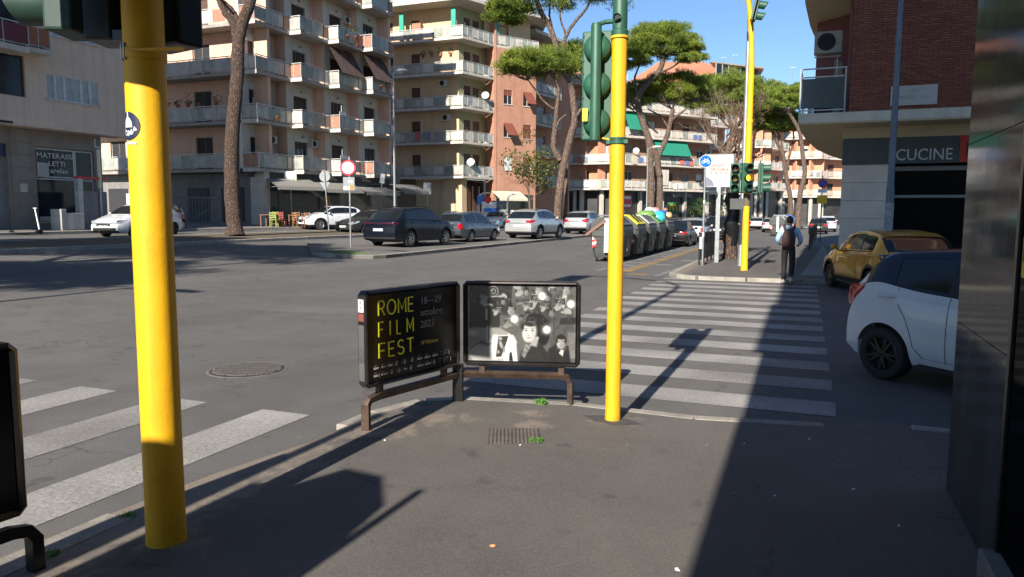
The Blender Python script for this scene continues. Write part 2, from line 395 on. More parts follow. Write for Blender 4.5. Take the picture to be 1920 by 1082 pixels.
# tar seam and asphalt patches of other ages
PATCH = mat_asphalt('asphalt_patch', (.072, .069, .065), (.10, .096, .09)); PATCH2 = mat_asphalt('asphalt_pale_patch', (.098, .094, .088), (.14, .134, .126))
link('asphalt_patch', drape([(-9.5, 10.5), (-4.6, 11.4), (-4.7, 12.1), (-9.6, 11.3)], .003), PATCH2, road)
link('asphalt_patch', drape([(-3.3, 28.4), (-1.4, 27.9), (-1.0, 33.0), (-2.9, 33.4)], .106), PATCH, road)
# manhole in the road
mh = MB(); n = 28; mh.lathe([(.0, .008), (.38, .008), (.41, .004)], n, (-5.88, 6.62, 0))
manhole = mh.build('manhole_cover', M('cast_iron', (.055, .05, .045), .65, .4, var=.3, vs=12, bump=.3, bs=80), road)
rb = MB()
for i in range(-9, 10):
    hw = math.sqrt(max(0, .38**2-(i*.041)**2))*.96
    for j in range(-3, 4):
        a, b = max(-hw, j*.13-.055), min(hw, j*.13+.055)
        if b-a > .02:
            m4 = Matrix.Translation((-5.88, 6.62, .012)) @ Matrix.Rotation(R_(22), 4, 'Z')
            rb.mbox(m4, i*.041-.011, i*.041+.011, a, b, -.004, .004)
tag(rb.build('cover_rib', M('iron_rib', (.17, .155, .135), .7, .2, var=.3, vs=12, dirt=.4), manhole), kind='stuff')
rg = MB(); rg.lathe([(.41, .004), (.42, .006), (.435, .006), (.445, .001)], 40, (-5.88, 6.62, 0)); rg.build('cover_surround', M('pale_mortar', (.125, .118, .108), .9, var=.35, vs=14, bump=.5, bs=60), manhole)

# ================================================================ pavements
def kerb_run(parent, pts, w=.13, h=.105, step=1.0, inner=1, mat=KERB):
    """separate kerb stones along a polyline, laid just outside the pavement sheet"""
    P = [Vector((x, y, 0)) for x, y in pts]
    for a, b in zip(P[:-1], P[1:]):
        L = (b-a).length; k = max(1, round(L/step)); t = (b-a)/L; nrm = Vector((-t.y, t.x, 0))*inner
        for i in range(k):
            p = a+t*(L*i/k+.006); q = a+t*(L*(i+1)/k-.006); j = random.uniform(-.004, .004)
            m = MB(); hh = h+random.uniform(-.003, .006)
            c = [p+nrm*j, q+nrm*j, q+nrm*(w+j), p+nrm*(w+j)]
            vs = [(v.x, v.y, gz(v.x)-.05) for v in c]+[(v.x, v.y, gz(v.x)+hh) for v in c]
            m.add(vs, [(0,3,2,1),(4,5,6,7),(0,1,5,4),(1,2,6,5),(2,3,7,6),(3,0,4,7)])
            m.build('kerb_stone', mat, parent, bevel=.012)
nearp = [(30, 6.62), (.95, 6.62), (.84, 6.6), (.26, 6.32), (-.79, 6.14), (-1.87, 6.18), (-2.85, 6.0), (-3.15, 5.8), (-3.33, 5.3), (-3.36, 4.4), (-3.52, 3.6), (-3.62, 2.5), (-3.62, -40), (30, -40)]
near = tag(link('pavement', slab_sheet(nearp, .10), ASPW), kind='structure', label='near corner pavement of patched dark asphalt')
kerb_run(near, [(.23, 6.30), (-.79, 6.12), (-1.87, 6.16), (-2.85, 5.98), (-3.13, 5.79), (-3.31, 5.28), (-3.33, 4.85)][::-1], .12, .104)
kerb_run(near, [(-3.6, 2.9), (-3.6, -12)][::-1], .2, .104, inner=-1)
kerb_run(near, [(.86, 6.60), (12, 6.61)], .12, .11, 1.1, inner=-1)
# broken earthy margin where kerb stones are gone
for (c, r, h) in ():
    poly = [(c[0]+r*random.uniform(.55, 1.1)*math.cos(a)*.8, c[1]+r*random.uniform(.6, 1.15)*math.sin(a)*1.6) for a in np.linspace(0, 2*PI, 13)[:-1]]
    link('worn_patch', drape(poly, h), MATS.get('pale_worn_grit') or mat_paint('pale_worn_grit', (.20, .165, .13), (.112, .106, .099), 1.0, 5), near)
# slots: small square drain grille in the pavement
gr = thing('drain_cover', 'small square ribbed drain cover in the pavement in front of the poster stand', 'drain cover', (-2.0, 5.12, .1), R_(22))
m = MB().box(-.2, .2, -.2, .2, -.01, .004); m.build('frame', M('grate_frame', (.06, .052, .045), .8, var=.3, vs=14), gr)
for i in range(13):
    m = MB().box(-.185+i*.029, -.168+i*.029, -.185, .185, .004, .0085); m.build('slat', M('grate_brown', (.12, .098, .08), .8, var=.3, vs=14, dirt=.4), gr)
# stains at the base of the middle pole + small litter
link('tar_stain', drape([(-1.55, 5.76), (-1.36, 5.70), (-1.16, 5.80), (-1.22, 5.86), (-1.33, 5.93), (-1.52, 5.95), (-1.68, 5.88)], .103), M('tar', (.06, .056, .052), .8, var=.3, vs=20), near)
def litter(name, label, x, y, s, mat, cat='litter', z=.1, flat=.3):
    mb = MB(); mb.ell((0, 0, 0), (s, s*.6, s*flat), 7, 5, .3)
    return tag(mb.build(name, mat, loc=(x, y, z+s*flat*.8+.001), rot=random.uniform(0, 3)), label, cat)
litter('paper_scrap', 'tiny orange scrap on the sunlit pavement near the bottom centre', -1.42, 3.33, .018, M('orange_scrap', (.6, .25, .12), .7))
litter('paper_scrap', 'small white scrap with red edge lying on the shadow edge at bottom', -.5, 3.43, .02, WHITE)
litter('paper_scrap', 'small white torn paper strip on the sunlit pavement at the bottom', -1.03, 2.98, .022, WHITE)
litter('cigarette_end', 'white cigarette end lying on the rim of the drain cover', -1.88, 4.93, .012, WHITE)
litter('cigarette_end', 'white cigarette end on the pavement left of the poster stand leg', -2.86, 4.65, .012, WHITE)
for x, y, l_ in ((-.35, 5.6, 'pale speck of litter just inside the long shadow near the kerb'), (-.1, 4.6, 'pale speck of litter in the middle of the shaded pavement'), (.35, 4.9, 'pale speck of litter on the shaded pavement towards the granite wall'), (.1, 5.9, 'pale speck of litter on the shaded pavement nearest the crossing'), (.55, 4.4, 'pale speck of litter closest to the granite wall')):
    litter('litter_scrap', l_, x, y, .011, WHITE)
bpy.data.objects['litter_scrap']['group'] = 'pale specks of litter on the shaded pavement'
for o in bpy.data.objects:
    if o.name.startswith('litter_scrap'): o['group'] = 'pale specks of litter on the shaded pavement'
def tuft(x, y, z, r, h, n, label):
    m = MB()
    for _ in range(n):
        a = random.uniform(0, 2*PI); q = r*math.sqrt(random.random()); bx, by = q*math.cos(a), q*math.sin(a)
        hh = h*random.uniform(.5, 1.1); lx, ly = random.gauss(0, h*.5), random.gauss(0, h*.5); w = .0035
        m.add([(bx-w, by, 0), (bx+w, by, 0), (bx+lx*.5+w, by+ly*.5, hh*.7), (bx+lx*.5-w, by+ly*.5, hh*.7), (bx+lx, by+ly, hh)], [(0, 1, 2, 3), (3, 2, 4)])
    return tag(m.build('grass_tuft', GRASS, loc=(x, y, z)), label, 'grass')
tuft(-2.13, 6.1, .1, .04, .05, 130, 'bright green grass tuft growing at the kerb under the photo poster')
tuft(-1.80, 5.06, .1, .05, .03, 90, 'small green grass tuft at the corner of the drain cover')
tuft(-3.12, 5.72, .08, .09, .03, 130, 'dull green weeds on the kerb behind the left poster panel')
tuft(-3.42, 2.42, .1, .04, .022, 90, 'green weeds by the kerb beside the stand at bottom left')
tuft(-3.46, 2.9, .1, .05, .02, 60, 'thin weeds in the crumbled kerb left of the near yellow pole')

farp = [(-3.44, 21.6), (-3.1, 21.0), (-2.65, 20.78), (-1.39, 20.72), (-.05, 20.86), (.95, 20.95), (12, 21.05), (12, 60), (2.3, 44), (-1.2, 44), (-3.6, 36)]
far = tag(link('pavement', slab_sheet(farp, .10), ASPW), kind='structure', label='far corner pavement with the signal pole and bicycle sign')
kerb_run(far, [(-3.44, 21.6), (-3.1, 21.0), (-2.65, 20.78), (-1.39, 20.72), (-.05, 20.86), (.95, 20.95), (12, 21.05)], .2, .108, 1.2, inner=-1)
kerb_run(far, [(-3.6, 36), (-3.44, 21.6)], .16, .108, 1.2, inner=-1)
link('ramp', drape([(-.05, 22.2), (1.0, 22.2), (1.0, 43), (.95, 43)], .104), M('pale_concrete', (.2, .2, .2), .85, var=.2, vs=5), far)
# parking median on the left of the avenue
medp = [(-13.9, 22.0), (-13.75, 22.6), (-14.0, 60), (-20.5, 60), (-20.5, 27), (-16.2, 21.6), (-15.0, 21.4)]
med = tag(link('pavement', slab_sheet(medp, .12), mat_asphalt('asphalt_median', (.10, .095, .088), (.16, .15, .135), .05)), kind='structure', label='raised parking median along the left of the avenue')
kerb_run(med, [(-16.2, 21.6), (-15.0, 21.4), (-13.9, 22.0), (-13.75, 22.6), (-14.0, 60)], .22, .13, 1.2)
tf = MB()
for _ in range(900):
    x, y = random.uniform(-16.3, -14.4), random.uniform(21.6, 22.9); h = random.uniform(.02, .07)
    if random.random() < .5: continue
    z = gz(x)+.12; a = random.gauss(0, .03); tf.add([(x-.008, y, z), (x+.008, y, z), (x+a, y+random.gauss(0, .03), z+h)], [(0, 1, 2)])
tag(tf.build('grass', GRASS), 'sparse grass and weeds on the nose of the parking median', 'grass', kind='stuff')
lv = MB()
for _ in range(700):
    x, y = random.gauss(-15.8, .8), random.gauss(21.9, .35); z = gz(x)+(.13 if y > 21.7 else .012); a = random.uniform(0, 6)
    s = random.uniform(.012, .03); lv.add([(x, y, z), (x+s*math.cos(a), y+s*math.sin(a), z+.01), (x+s*math.cos(a+1), y+s*math.sin(a+1), z+.004)], [(0, 1, 2)])
tag(lv.build('fallen_leaves', M('dry_leaf', (.3, .17, .07), .8, var=.4)), 'dry brown leaves and needles scattered round the median nose', 'leaves', kind='stuff')
# verge with the big pine
verp = [(-26.6, 8), (-23.4, 8), (-22.6, 36), (-21.6, 60), (-25.5, 60), (-26.6, 38)]
ver = tag(link('verge', slab_sheet(verp, .12), DIRT), kind='structure', label='earth verge of the big pine between the carriageways')
kerb_run(ver, [(-23.4, 8), (-22.6, 36), (-21.6, 60)][::-1], .2, .13, 1.6, inner=1, mat=M('pale_kerb', (.33, .30, .255), .85, var=.25, vs=3, bump=.4, bs=40, dirt=.4))
kerb_run(ver, [(-26.6, 8), (-26.6, 38), (-25.5, 60)][::-1], .2, .13, 1.6, inner=-1, mat=MATS['pale_kerb'])
lsp = [(-31.6, -20), (-31.6, 29.5), (-30.6, 38), (-27.3, 58), (-25.8, 64), (-22.5, 70), (-19, 84), (-60, 84), (-60, -20)]
ls = tag(link('pavement', slab_sheet(lsp, .12), mat_asphalt('asphalt_left_walk', (.12, .115, .108), (.19, .18, .165), .05)), kind='structure', label='left pavement along the apartment buildings and shops')
kerb_run(ls, lsp[:7][::-1], .2, .13, 1.8, mat=MATS['pale_kerb'])
bkp = [(-19, 84), (-8.5, 99), (-2, 108), (20, 112), (20, 200), (-60, 200), (-60, 84)]
tag(link('pavement', slab_sheet(bkp, .12), MATS['asphalt_left_walk']), kind='structure', label='far pavement in front of the brick apartment blocks')
gi = MB(); gi.prism([(-7.5, 60), (-6.5, 60), (-5.0, 96), (-7.5, 96)], 0, .12)
tag(gi.build('verge', DIRT), kind='structure', label='planted strip with pines further up the avenue')

AUT = mat_leaf('autumn_leaves', (.05, .09, .015), (.12, .13, .02), (.22, .10, .03), .5); BL = mat_leaf('broad_leaves', (.02, .06, .01), (.05, .13, .02), (.10, .2, .03), 2)
# ================================================================ traffic signals
LENS_R = M('lens_red_off', (.11, .012, .012), .25, coat=.8); LENS_G = M('lens_green_off', (.01, .07, .045), .25, coat=.8); LENS_A = M('lens_amber_off', (.16, .07, .01), .25, coat=.8)
LENS_ON = M('lens_amber_lit', (1.0, .42, .02), .3, emit=2.2)
SIGN_BACK = M('sign_back_grey', (.25, .27, .28), .5, .4, var=.15, vs=10, dirt=.25)
def visor(mb, z, r=.105, L=.2, t=.006, cut=0):
    """cap visor: tube open towards -y, longer above"""
    n = 20; vs = []
    for j, (rr, ln) in enumerate(((r, 0), (r, 1), (r-t, 1), (r-t, 0))):
        for k in range(n):
            a = 2*PI*k/n; l = L*(.84+.16*math.sin(a)) if ln else 0
            vs.append((rr*math.cos(a), -.085-l, z+rr*math.sin(a)))
    fs = [(j*n+k, j*n+(k+1) % n, (j+1)*n+(k+1) % n, (j+1)*n+k) for j in range(3) for k in range(n)]
    mb.add(vs, fs)
def signal_head(parent, loc, rotz, h=.9, wd=.27, mat=GREEN, lit=None, board=False, back=False, lens=True, vis=True, boardmat=BLACKM, tilt=0):
    m = MB(); m.box(-wd/2, wd/2, -.085, .06, 0, h)
    hd = m.build('signal_head', mat, parent, loc=loc, rot=(tilt, 0, rotz) if tilt else rotz, bevel=.015)
    s = h/3
    if back:
        for k in range(3):
            d = MB(); d.lathe([(0, .15), (.05, .148), (.09, .13), (.108, .10), (.112, .06)], 22, (0, 0, s*(k+.5)), 'y'); d.build('lens_cup', mat, hd, smooth=True, ang=60)
    for k, (c0, key) in enumerate(((LENS_G, 'g'), (LENS_A, 'a'), (LENS_R, 'r'))):
        z = s*(k+.5)
        if lens:
            d = MB(); d.lathe([(0, -.105), (.05, -.102), (.09, -.09)], 20, (0, 0, z), 'y'); d.build('lens', LENS_ON if lit == key else c0, hd, smooth=True)
        if vis:
            d = MB(); visor(d, z, .11, .24); d.build('visor', mat, hd, smooth=True)
            for q in d.v[:0]: pass
    if board:
        m = MB(); m.ext([(-wd*1.15, -.08), (wd*1.15, -.08), (wd*1.15, h+.08), (-wd*1.15, h+.08)], 'y', .0, .012); m.build('backboard', boardmat, hd)
    return hd

# ---- near yellow pole (left foreground)
P1 = (-3.02, 2.76, .1)
p1 = thing('traffic_signal', 'thick yellow signal pole at left foreground with round blue sticker', 'traffic signal', P1)
m = MB(); m.lathe([(.100, 0), (.098, .02), (.097, .05), (.096, .3), (.092, 3.9), (.062, 8.6), (0, 8.62)], 40); m.build('pole', YEL, p1, smooth=True)
m = MB(); m.path([(0, 0, 8.5), (-.1, .15, 9.1), (-.6, .4, 9.6), (-1.9, .7, 9.8), (-3.2, .9, 9.85)], [.062, .06, .055, .05, .045], 12); m.build('arm', YEL, p1, smooth=True)
signal_head(p1, (-3.2, .9, 8.8), R_(0), .95, .3, board=True)
m = MB(); m.lathe([(.099, 2.43), (.101, 2.44), (.101, 2.475), (.099, 2.48)], 40); m.build('clamp_band', MATS['signal_yellow'], p1, smooth=True)
m = MB()
for a in (-.2, .12): m.tube((.1*math.cos(-1.9+a), .1*math.sin(-1.9+a), 2.42), (.1*math.cos(-1.9+a), .1*math.sin(-1.9+a), 2.5), .006, n=6)
m.build('bolt', GALV, p1)
m = MB(); m.bar((.03, -.1, 2.46), (.27, -.02, 2.465), .022, .012); m.build('bracket', YEL, p1)
m = MB(); m.bar((-.05, 0, 2.55), (-.36, .0, 2.58), .05, .05); m.build('bracket', BLACKM, p1)
signal_head(p1, (-.44, -.02, 2.58), R_(-66), .95, .26, mat=M('signal_green_shaded', (.012, .04, .028), .6, var=.3, vs=8, dirt=.5))  # darkened copy of the green stands in for shade here, plus dirt specks
signal_head(p1, (-.27, .05, 2.54), R_(-68), .95, .22, mat=BLACKM, vis=False, lens=False)
signal_head(p1, (-.07, .24, 2.54), R_(168), .95, .30, mat=BLACKM, vis=False, lens=False)
signal_head(p1, (-.20, .42, 2.62), R_(-110), .9, .2, mat=GREEN)
signal_head(p1, (.0, -.62, 2.71), R_(5), .95, .34, board=True)  # unseen extra head, added up-sun to shade the upper part of the pole
# round sticker and scratches wrapped on the pole
def wrap(me, r, th0, z0, tilt=0.0):
    c, s = math.cos(tilt), math.sin(tilt)
    for v in me.vertices:
        x, y, h = v.co; x, y = x*c-y*s, x*s+y*c
        th = th0+x/r; rr = r+.0015+h; v.co = (rr*math.cos(th), rr*math.sin(th), z0+y)
    me.update(); return me
def flat(pts, h=0.0):
    """triangulated filled outline with small faces so it can be bent"""
    bm = bmesh.new(); bm.faces.new([bm.verts.new((x, y, h)) for x, y in pts])
    for q in np.arange(-.2, .2, .012):
        bmesh.ops.bisect_plane(bm, geom=bm.verts[:]+bm.edges[:]+bm.faces[:], plane_co=(q, 0, 0), plane_no=(1, 0, 0))
    me = bpy.data.meshes.new('sticker'); bm.to_mesh(me); bm.free(); return me
NAVY = M('navy_sticker', (.012, .018, .05), .4); STWH = M('sticker_white', (.6, .62, .62), .5, dirt=.3)
TH = R_(-103)
circ = lambda r, n=26, cx=0, cy=0: [(cx+r*math.cos(a), cy+r*math.sin(a)) for a in np.linspace(0, 2*PI, n+1)[:-1]]
st = link('round_sticker', wrap(flat(circ(.068)), .096, TH, 2.11), NAVY, p1)
link('sticker_emblem', wrap(flat([(-.03, -.012), (.03, -.012), (.027, .012), (.018, .028), (.006, .037), (.004, .06), (-.004, .06), (-.006, .037), (-.018, .028), (-.027, .012)], .0008), .096, TH, 2.115), STWH, st)
c_ = bpy.data.curves.new('t', 'FONT'); c_.body = 'ROMA'; c_.size = .036; c_.align_x = 'CENTER'; c_.align_y = 'CENTER'; c_.offset = .0012
o_ = bpy.data.objects.new('t', c_); COL.objects.link(o_); bpy.context.view_layer.update()
me_ = bpy.data.meshes.new_from_object(o_.evaluated_get(bpy.context.evaluated_depsgraph_get())); bpy.data.objects.remove(o_); me_.materials.clear()
for v in me_.vertices: v.co.z = .001; v.co.y -= .036-v.co.x**2*10
link('sticker_lettering', wrap(me_, .096, TH, 2.11), STWH, st)
link('paper_remnant', wrap(flat([(-.03, -.006), (.025, -.008), (.03, .002), (.0, .006), (-.03, .007)]), .096, TH+.2, 2.03), STWH, p1)

# ---- middle yellow pole
P2 = (-1.415, 5.86, -.01)
p2 = thing('traffic_signal', 'slim yellow signal pole in the centre carrying a green signal head seen from behind', 'traffic signal', P2)
m = MB(); m.lathe([(.075, 0), (.068, .03), (.064, .09), (.062, .3), (.060, 3.24), (0, 3.25)], 32); m.build('pole', YEL, p2, smooth=True)
m = MB(); m.lathe([(.066, 3.19), (.068, 3.20), (.068, 3.24), (.058, 3.25), (.058, 3.46), (.05, 3.49), (0, 3.5)], 28); m.build('pole_cap', GREEN, p2, smooth=True)
m = MB(); m.lathe([(.0, -.075), (.018, -.075), (.018, -.055)], 14, (-.005, 0, 3.33), 'y'); m.build('port', DARK, p2)
m = MB(); m.lathe([(.03, -.08), (.03, -.05)], 14, (-.005, 0, 3.33), 'y'); m.build('port_ring', GREEN, p2, smooth=True)
m = MB(); m.lathe([(.071, 3.18), (.071, 3.2)], 24); m.build('clamp_band', YEL, p2)
m = MB(); m.path([(-.05, 0, 3.32), (-.12, .0, 3.32), (-.17, .01, 3.31), (-.19, .01, 3.27)], .018, 10); m.build('bracket', GREEN, p2, smooth=True)
m = MB(); m.lathe([(.066, 2.36), (.07, 2.365), (.07, 2.375), (.066, 2.38), (.066, 2.395), (.07, 2.4), (.07, 2.41), (.066, 2.415)], 24); m.bar((-.085, -.03, 2.38), (.09, -.03, 2.38), .015, .03); m.build('clamp_band', GREEN, p2)
m = MB(); m.bar((-.17, -.02, 2.42), (-.05, -.02, 2.4), .02, .012); m.build('bracket', YEL, p2)
hd2 = signal_head(p2, (-.185, .06, 2.40), R_(180+8), .86, .25, back=True)
m = MB(); m.lathe([(.0, .0), (.042, .0), (.042, .88), (.035, .9), (0, .9)], 16, (.0, .165, -.01)); m.build('spine', GREEN, hd2, smooth=True)
m = MB(); m.box(.06, .10, .16, .17, .14, .24); m.build('sticker', M('yellow_sticker', (.75, .68, .02), .6), hd2)
m = MB()
for s_ in (-1, 1):
    for k in range(9): m.ell((s_*.112, .066, .05+k*.096), (.006, .006, .006), 6, 4)
m.build('bolt', MATS['signal_green'], hd2)

# ---- far mast with overhead signal
P3 = (-1.66, 23.45, .1)
p3 = thing('traffic_signal', 'tall yellow mast on the far corner with lit amber signal and overhead head', 'traffic signal', P3)
pts = [(0, 0, 0), (0, 0, .3), (.0, .0, 3), (.0, .0, 5.0), (-.0, .0, 6.1), (-.03, .0, 6.9), (-.09, .0, 7.6), (-.2, .0, 8.3), (-.6, .0, 9.0), (-1.8, .0, 9.4)]
m = MB(); m.path(pts, [.11, .10, .095, .088, .084, .08, .075, .07, .065, .06], 20); m.build('pole', YEL, p3, smooth=True)
m = MB(); m.lathe([(.095, 4.4), (.102, 4.42), (.102, 4.5), (.095, 4.52)], 24); m.build('collar', YEL, p3, smooth=True)
m = MB(); m.lathe([(.10, 1.95), (.103, 1.96), (.103, 2.3), (.098, 2.31)], 20); m.build('dirty_band', M('tape_remains', (.12, .1, .06), .8, dirt=.8), p3)
signal_head(p3, (-.33, -.2, 2.34), R_(2), .88, .30)
signal_head(p3, (-.01, -.26, 2.34), R_(24), .88, .30, lit='a')
signal_head(p3, (.36, .05, 2.34), R_(96), .88, .26, board=True, boardmat=GREEN)
for z in (2.35, 3.05):
    m = MB(); m.bar((-.4, -.12, z), (.42, .0, z), .03, .03); m.build('bracket', GREEN, p3)
signal_head(p3, (-.02, -.14, 7.35), R_(96), .95, .30, board=True, tilt=R_(12))
m = MB(); m.mbox(Matrix.Translation((-.27, -.1, 1.75)), -.2, .2, -.01, .01, .1, .42); m.build('sign_plate', M('plate_dirty', (.05, .055, .055), .6, dirt=.5), p3)
m = MB(); m.tube((-.27, 0, 1.9), (-.02, 0, 1.9), .015, n=6); m.build('bracket', GALV, p3)
def lamp_post(x, y, h, r, arm, label, ang=0):
    t = thing('street_lamp', label, 'street lamp', (x, y, gz(x)+.1), ang)
    m = MB(); m.path([(0, 0, 0), (0, 0, 1.2), (0, 0, h)], [r*1.3, r, r*.55], 12); m.build('pole', GALV, t, smooth=True)
    m = MB(); m.path([(0, 0, h-.1), (arm*.4, 0, h+.02), (arm, 0, h+.05)], [r*.5, r*.4, r*.35], 8); m.build('arm', GALV, t, smooth=True)
    m = MB(); m.ext([(arm*.8, h+.02), (arm+.62, h+.07), (arm+.6, h+.15), (arm+.1, h+.19), (arm*.8, h+.12)], 'y', -.13, .13); m.build('lamp_head', M('lamp_grey', (.5, .5, .5), .4), t, bevel=.02)
    return t
lamp_post(-1.92, 25.4, 9.6, .09, 1.2, 'tall grey lamp post standing right behind the far yellow mast', R_(200))
lamp_post(-23.9, 40.4, 9.75, .085, .35, 'slender white lamp post between the grey balcony block and the yellow block', R_(0))
for x_, y_, h_, l_ in ((-16.15, -1.0, 15.0, 'lamp post left of the camera on the median line'), (-13.6, -4.0, 9.0, 'lamp post left of the camera nearer the carriageway'), (-20.3, 2.0, 10.0, 'lamp post left of the camera on the far verge')): lamp_post(x_, y_, h_, .11, 1.0, l_)
lamp_post(-12.4, 62.0, 7.0, .07, .5, 'grey lamp post behind the central pole near the green awnings', R_(0))

# ================================================================ poster stands
FR = M('poster_frame_black', (.02, .018, .017), .3, .25, var=.5, vs=7, dirt=.3, coat=.3)
POSTK = M('poster_black', (.006, .006, .007), .2, spec=.3); PY = M('poster_yellow', (.95, .88, .03), .5); PYD = M('poster_dim_yellow', (.09, .08, .02), .5)
PG = M('poster_grey_print', (.28, .28, .27), .5); PW = M('poster_white_print', (.55, .56, .56), .5); PGD = M('poster_dim_print', (.05, .05, .052), .5)
def panel(stand, a, b, z0, z1, name='panel_frame', ends=True):
    """framed case between ground points a and b; returns object whose local x runs a->b, facing -y"""
    a = Vector((a[0], a[1], 0)); b = Vector((b[0], b[1], 0)); L = (b-a).length; ang = math.atan2(b.y-a.y, b.x-a.x)
    c = .035; h = z1-z0; fw = .035
    oct_ = lambda x0, x1, y0, y1, c: [(x0+c, y0), (x1-c, y0), (x1, y0+c), (x1, y1-c), (x1-c, y1), (x0+c, y1), (x0, y1-c), (x0, y0+c)]
    m = MB(); A = oct_(0, L, 0, h, c); Bi = oct_(fw, L-fw, fw, h-fw, .004)
    def ring(P, y): return [(x, y, z) for x, z in P]
    loops = [ring(oct_(fw, L-fw, fw, h-fw, .004), -.026), ring(oct_(fw*.55, L-fw*.55, fw*.55, h-fw*.55, c*.7), -.05), ring(oct_(.008, L-.008, .008, h-.008, c), -.045), ring(A, -.035), ring(A, .035), ring(oct_(.008, L-.008, .008, h-.008, c), .045)]
    vs = sum(loops, []); fs = [(j*8+k, j*8+(k+1) % 8, (j+1)*8+(k+1) % 8, (j+1)*8+k) for j in range(5) for k in range(8)]
    fs.append(tuple(40+k for k in range(8))); m.add(vs, fs)
    o = m.build(name, FR, stand, loc=(a.x, a.y, z0), rot=ang)
    return o, L, h
def leg(stand, p, q, z0=-.02, z1=.33, wd=.055):
    m = MB(); m.bar((p[0], p[1], z0), (p[0], p[1], z1-.05), wd, wd); m.bar((p[0], p[1], z1-.06), (q[0], q[1], z1), wd*.95, wd*.95)
    return m.build('leg', RUST, stand)
S = (-2.87, 5.93)
ps = thing('poster_stand', 'low black V-shaped poster stand with film festival poster and black-and-white photo', 'poster stand', (0, 0, .1))
A0 = (-3.15, 4.80); A1 = (-2.865, 5.90); B0 = (-2.825, 5.955); B1 = (-1.815, 6.25)
fl, LL, HH = panel(ps, A0, A1, .335, 1.10); fr_, LR, HR = panel(ps, B0, B1, .335, 1.10)
def inset(a, b, t): return (a[0]+(b[0]-a[0])*t, a[1]+(b[1]-a[1])*t)
a0, a1, b1 = inset(A0, A1, .03), inset(A0, A1, .98), inset(B0, B1, .92)
m = MB(); m.box(-.03, .03, -.03, .03, -.02, .2); m.add([], []); m.build('leg', RUST, ps, loc=(a0[0], a0[1], 0), rot=R_(16))
m = MB(); m.path([(a0[0], a0[1], .18), (a0[0]+.01, a0[1]+.03, .235), (a0[0]+.04, a0[1]+.12, .25), (a1[0], a1[1], .25)], .036, 4, phase=PI/4); m.build('rail', RUST, ps)
m = MB(); m.box(-.045, .045, -.035, .035, -.02, .34); m.build('leg', BLACKM, ps, loc=(S[0], S[1], 0), rot=R_(16))
m = MB(); m.path([(b1[0], b1[1], -.02), (b1[0], b1[1], .19), (b1[0]-.03, b1[1]-.008, .235), (b1[0]-.1, b1[1]-.03, .25), (B0[0], B0[1], .25)], .033, 4, phase=PI/4); m.build('rail', RUST, ps)
for (P, Q) in ((A0, A1), (B0, B1)):
    for t in (.16, .84):
        x, y = inset(P, Q, t); m = MB(); m.box(-.025, .025, -.02, .02, .24, .35); m.build('stay', RUST, ps, loc=(x, y, 0), rot=math.atan2(Q[1]-P[1], Q[0]-P[0]))
m = MB(); m.box(.04, LL-.04, -.029, -.024, .04, HH-.04); pl = m.build('poster', POSTK, fl)
def pt(s, size, mat, x, z, align='LEFT', bold=0, sx=1, sp=1.0, y=-.0305):
    return text(s, size, mat, pl, upright(x, y, z), ext=.0006, align=align, bold=bold, sx=sx, spacing=sp)
TW = .001
tx = .155
def arc(cx, cy, rx, ry, a0, a1, k=12): return [(cx+rx*math.cos(R_(a0+(a1-a0)*t/k)), cy+ry*math.sin(R_(a0+(a1-a0)*t/k))) for t in range(k+1)]
STROKES = {'R': (.62, [[(0, 0), (0, 1), (.32, 1)]+arc(.32, .74, .27, .26, 90, -90)+[(0, .48)], [(.30, .48), (.62, 0)]]), 'O': (.92, [arc(.46, .5, .46, .5, 0, 360, 28)]), 'M': (.84, [[(0, 0), (0, 1), (.42, .25), (.84, 1), (.84, 0)]]), 'E': (.54, [[(.54, 1), (0, 1), (0, 0), (.54, 0)], [(0, .52), (.48, .52)]]),
    'F': (.54, [[(.54, 1), (0, 1), (0, 0)], [(0, .5), (.48, .5)]]), 'I': (.0, [[(0, 0), (0, 1)]]), 'L': (.5, [[(0, 1), (0, 0), (.5, 0)]]), 'S': (.58, [arc(.29, .75, .27, .25, 35, 270, 14)+arc(.29, .25, .29, .25, 90, -150, 14)]), 'T': (.62, [[(0, 1), (.62, 1)], [(.31, 1), (.31, 0)]])}
def neon(word, x, z, h, gap, total=None):
    """stroke lettering of even width, as printed on the poster"""
    ws_ = [STROKES[c][0] for c in word]; k = ((total-gap*(len(word)-1))/sum(ws_)) if total else h
    for c in word:
        w_, P_s = STROKES[c]; m = MB()
        for pts in P_s: m.path([(x+a*k, -.0305, z+b*h) for a, b in pts], .0074, 4, phase=PI/4)
        m.build('letter', PY, pl); x += w_*k+gap
neon('ROME', tx, .56, .115, .032, .385); neon('FILM', tx, .39, .115, .075, .385); neon('FEST', tx, .22, .115, .042, .385)
pt('18—29', .088, PG, .63, .63, bold=-.001); pt('ottobre', .088, PG, .63, .53, bold=-.001); pt('2023', .088, PG, .63, .43, bold=-.001)
pt('18ª Edizione', .044, M('poster_gold', (.4, .33, .03), .5), .63, .275, bold=.001)
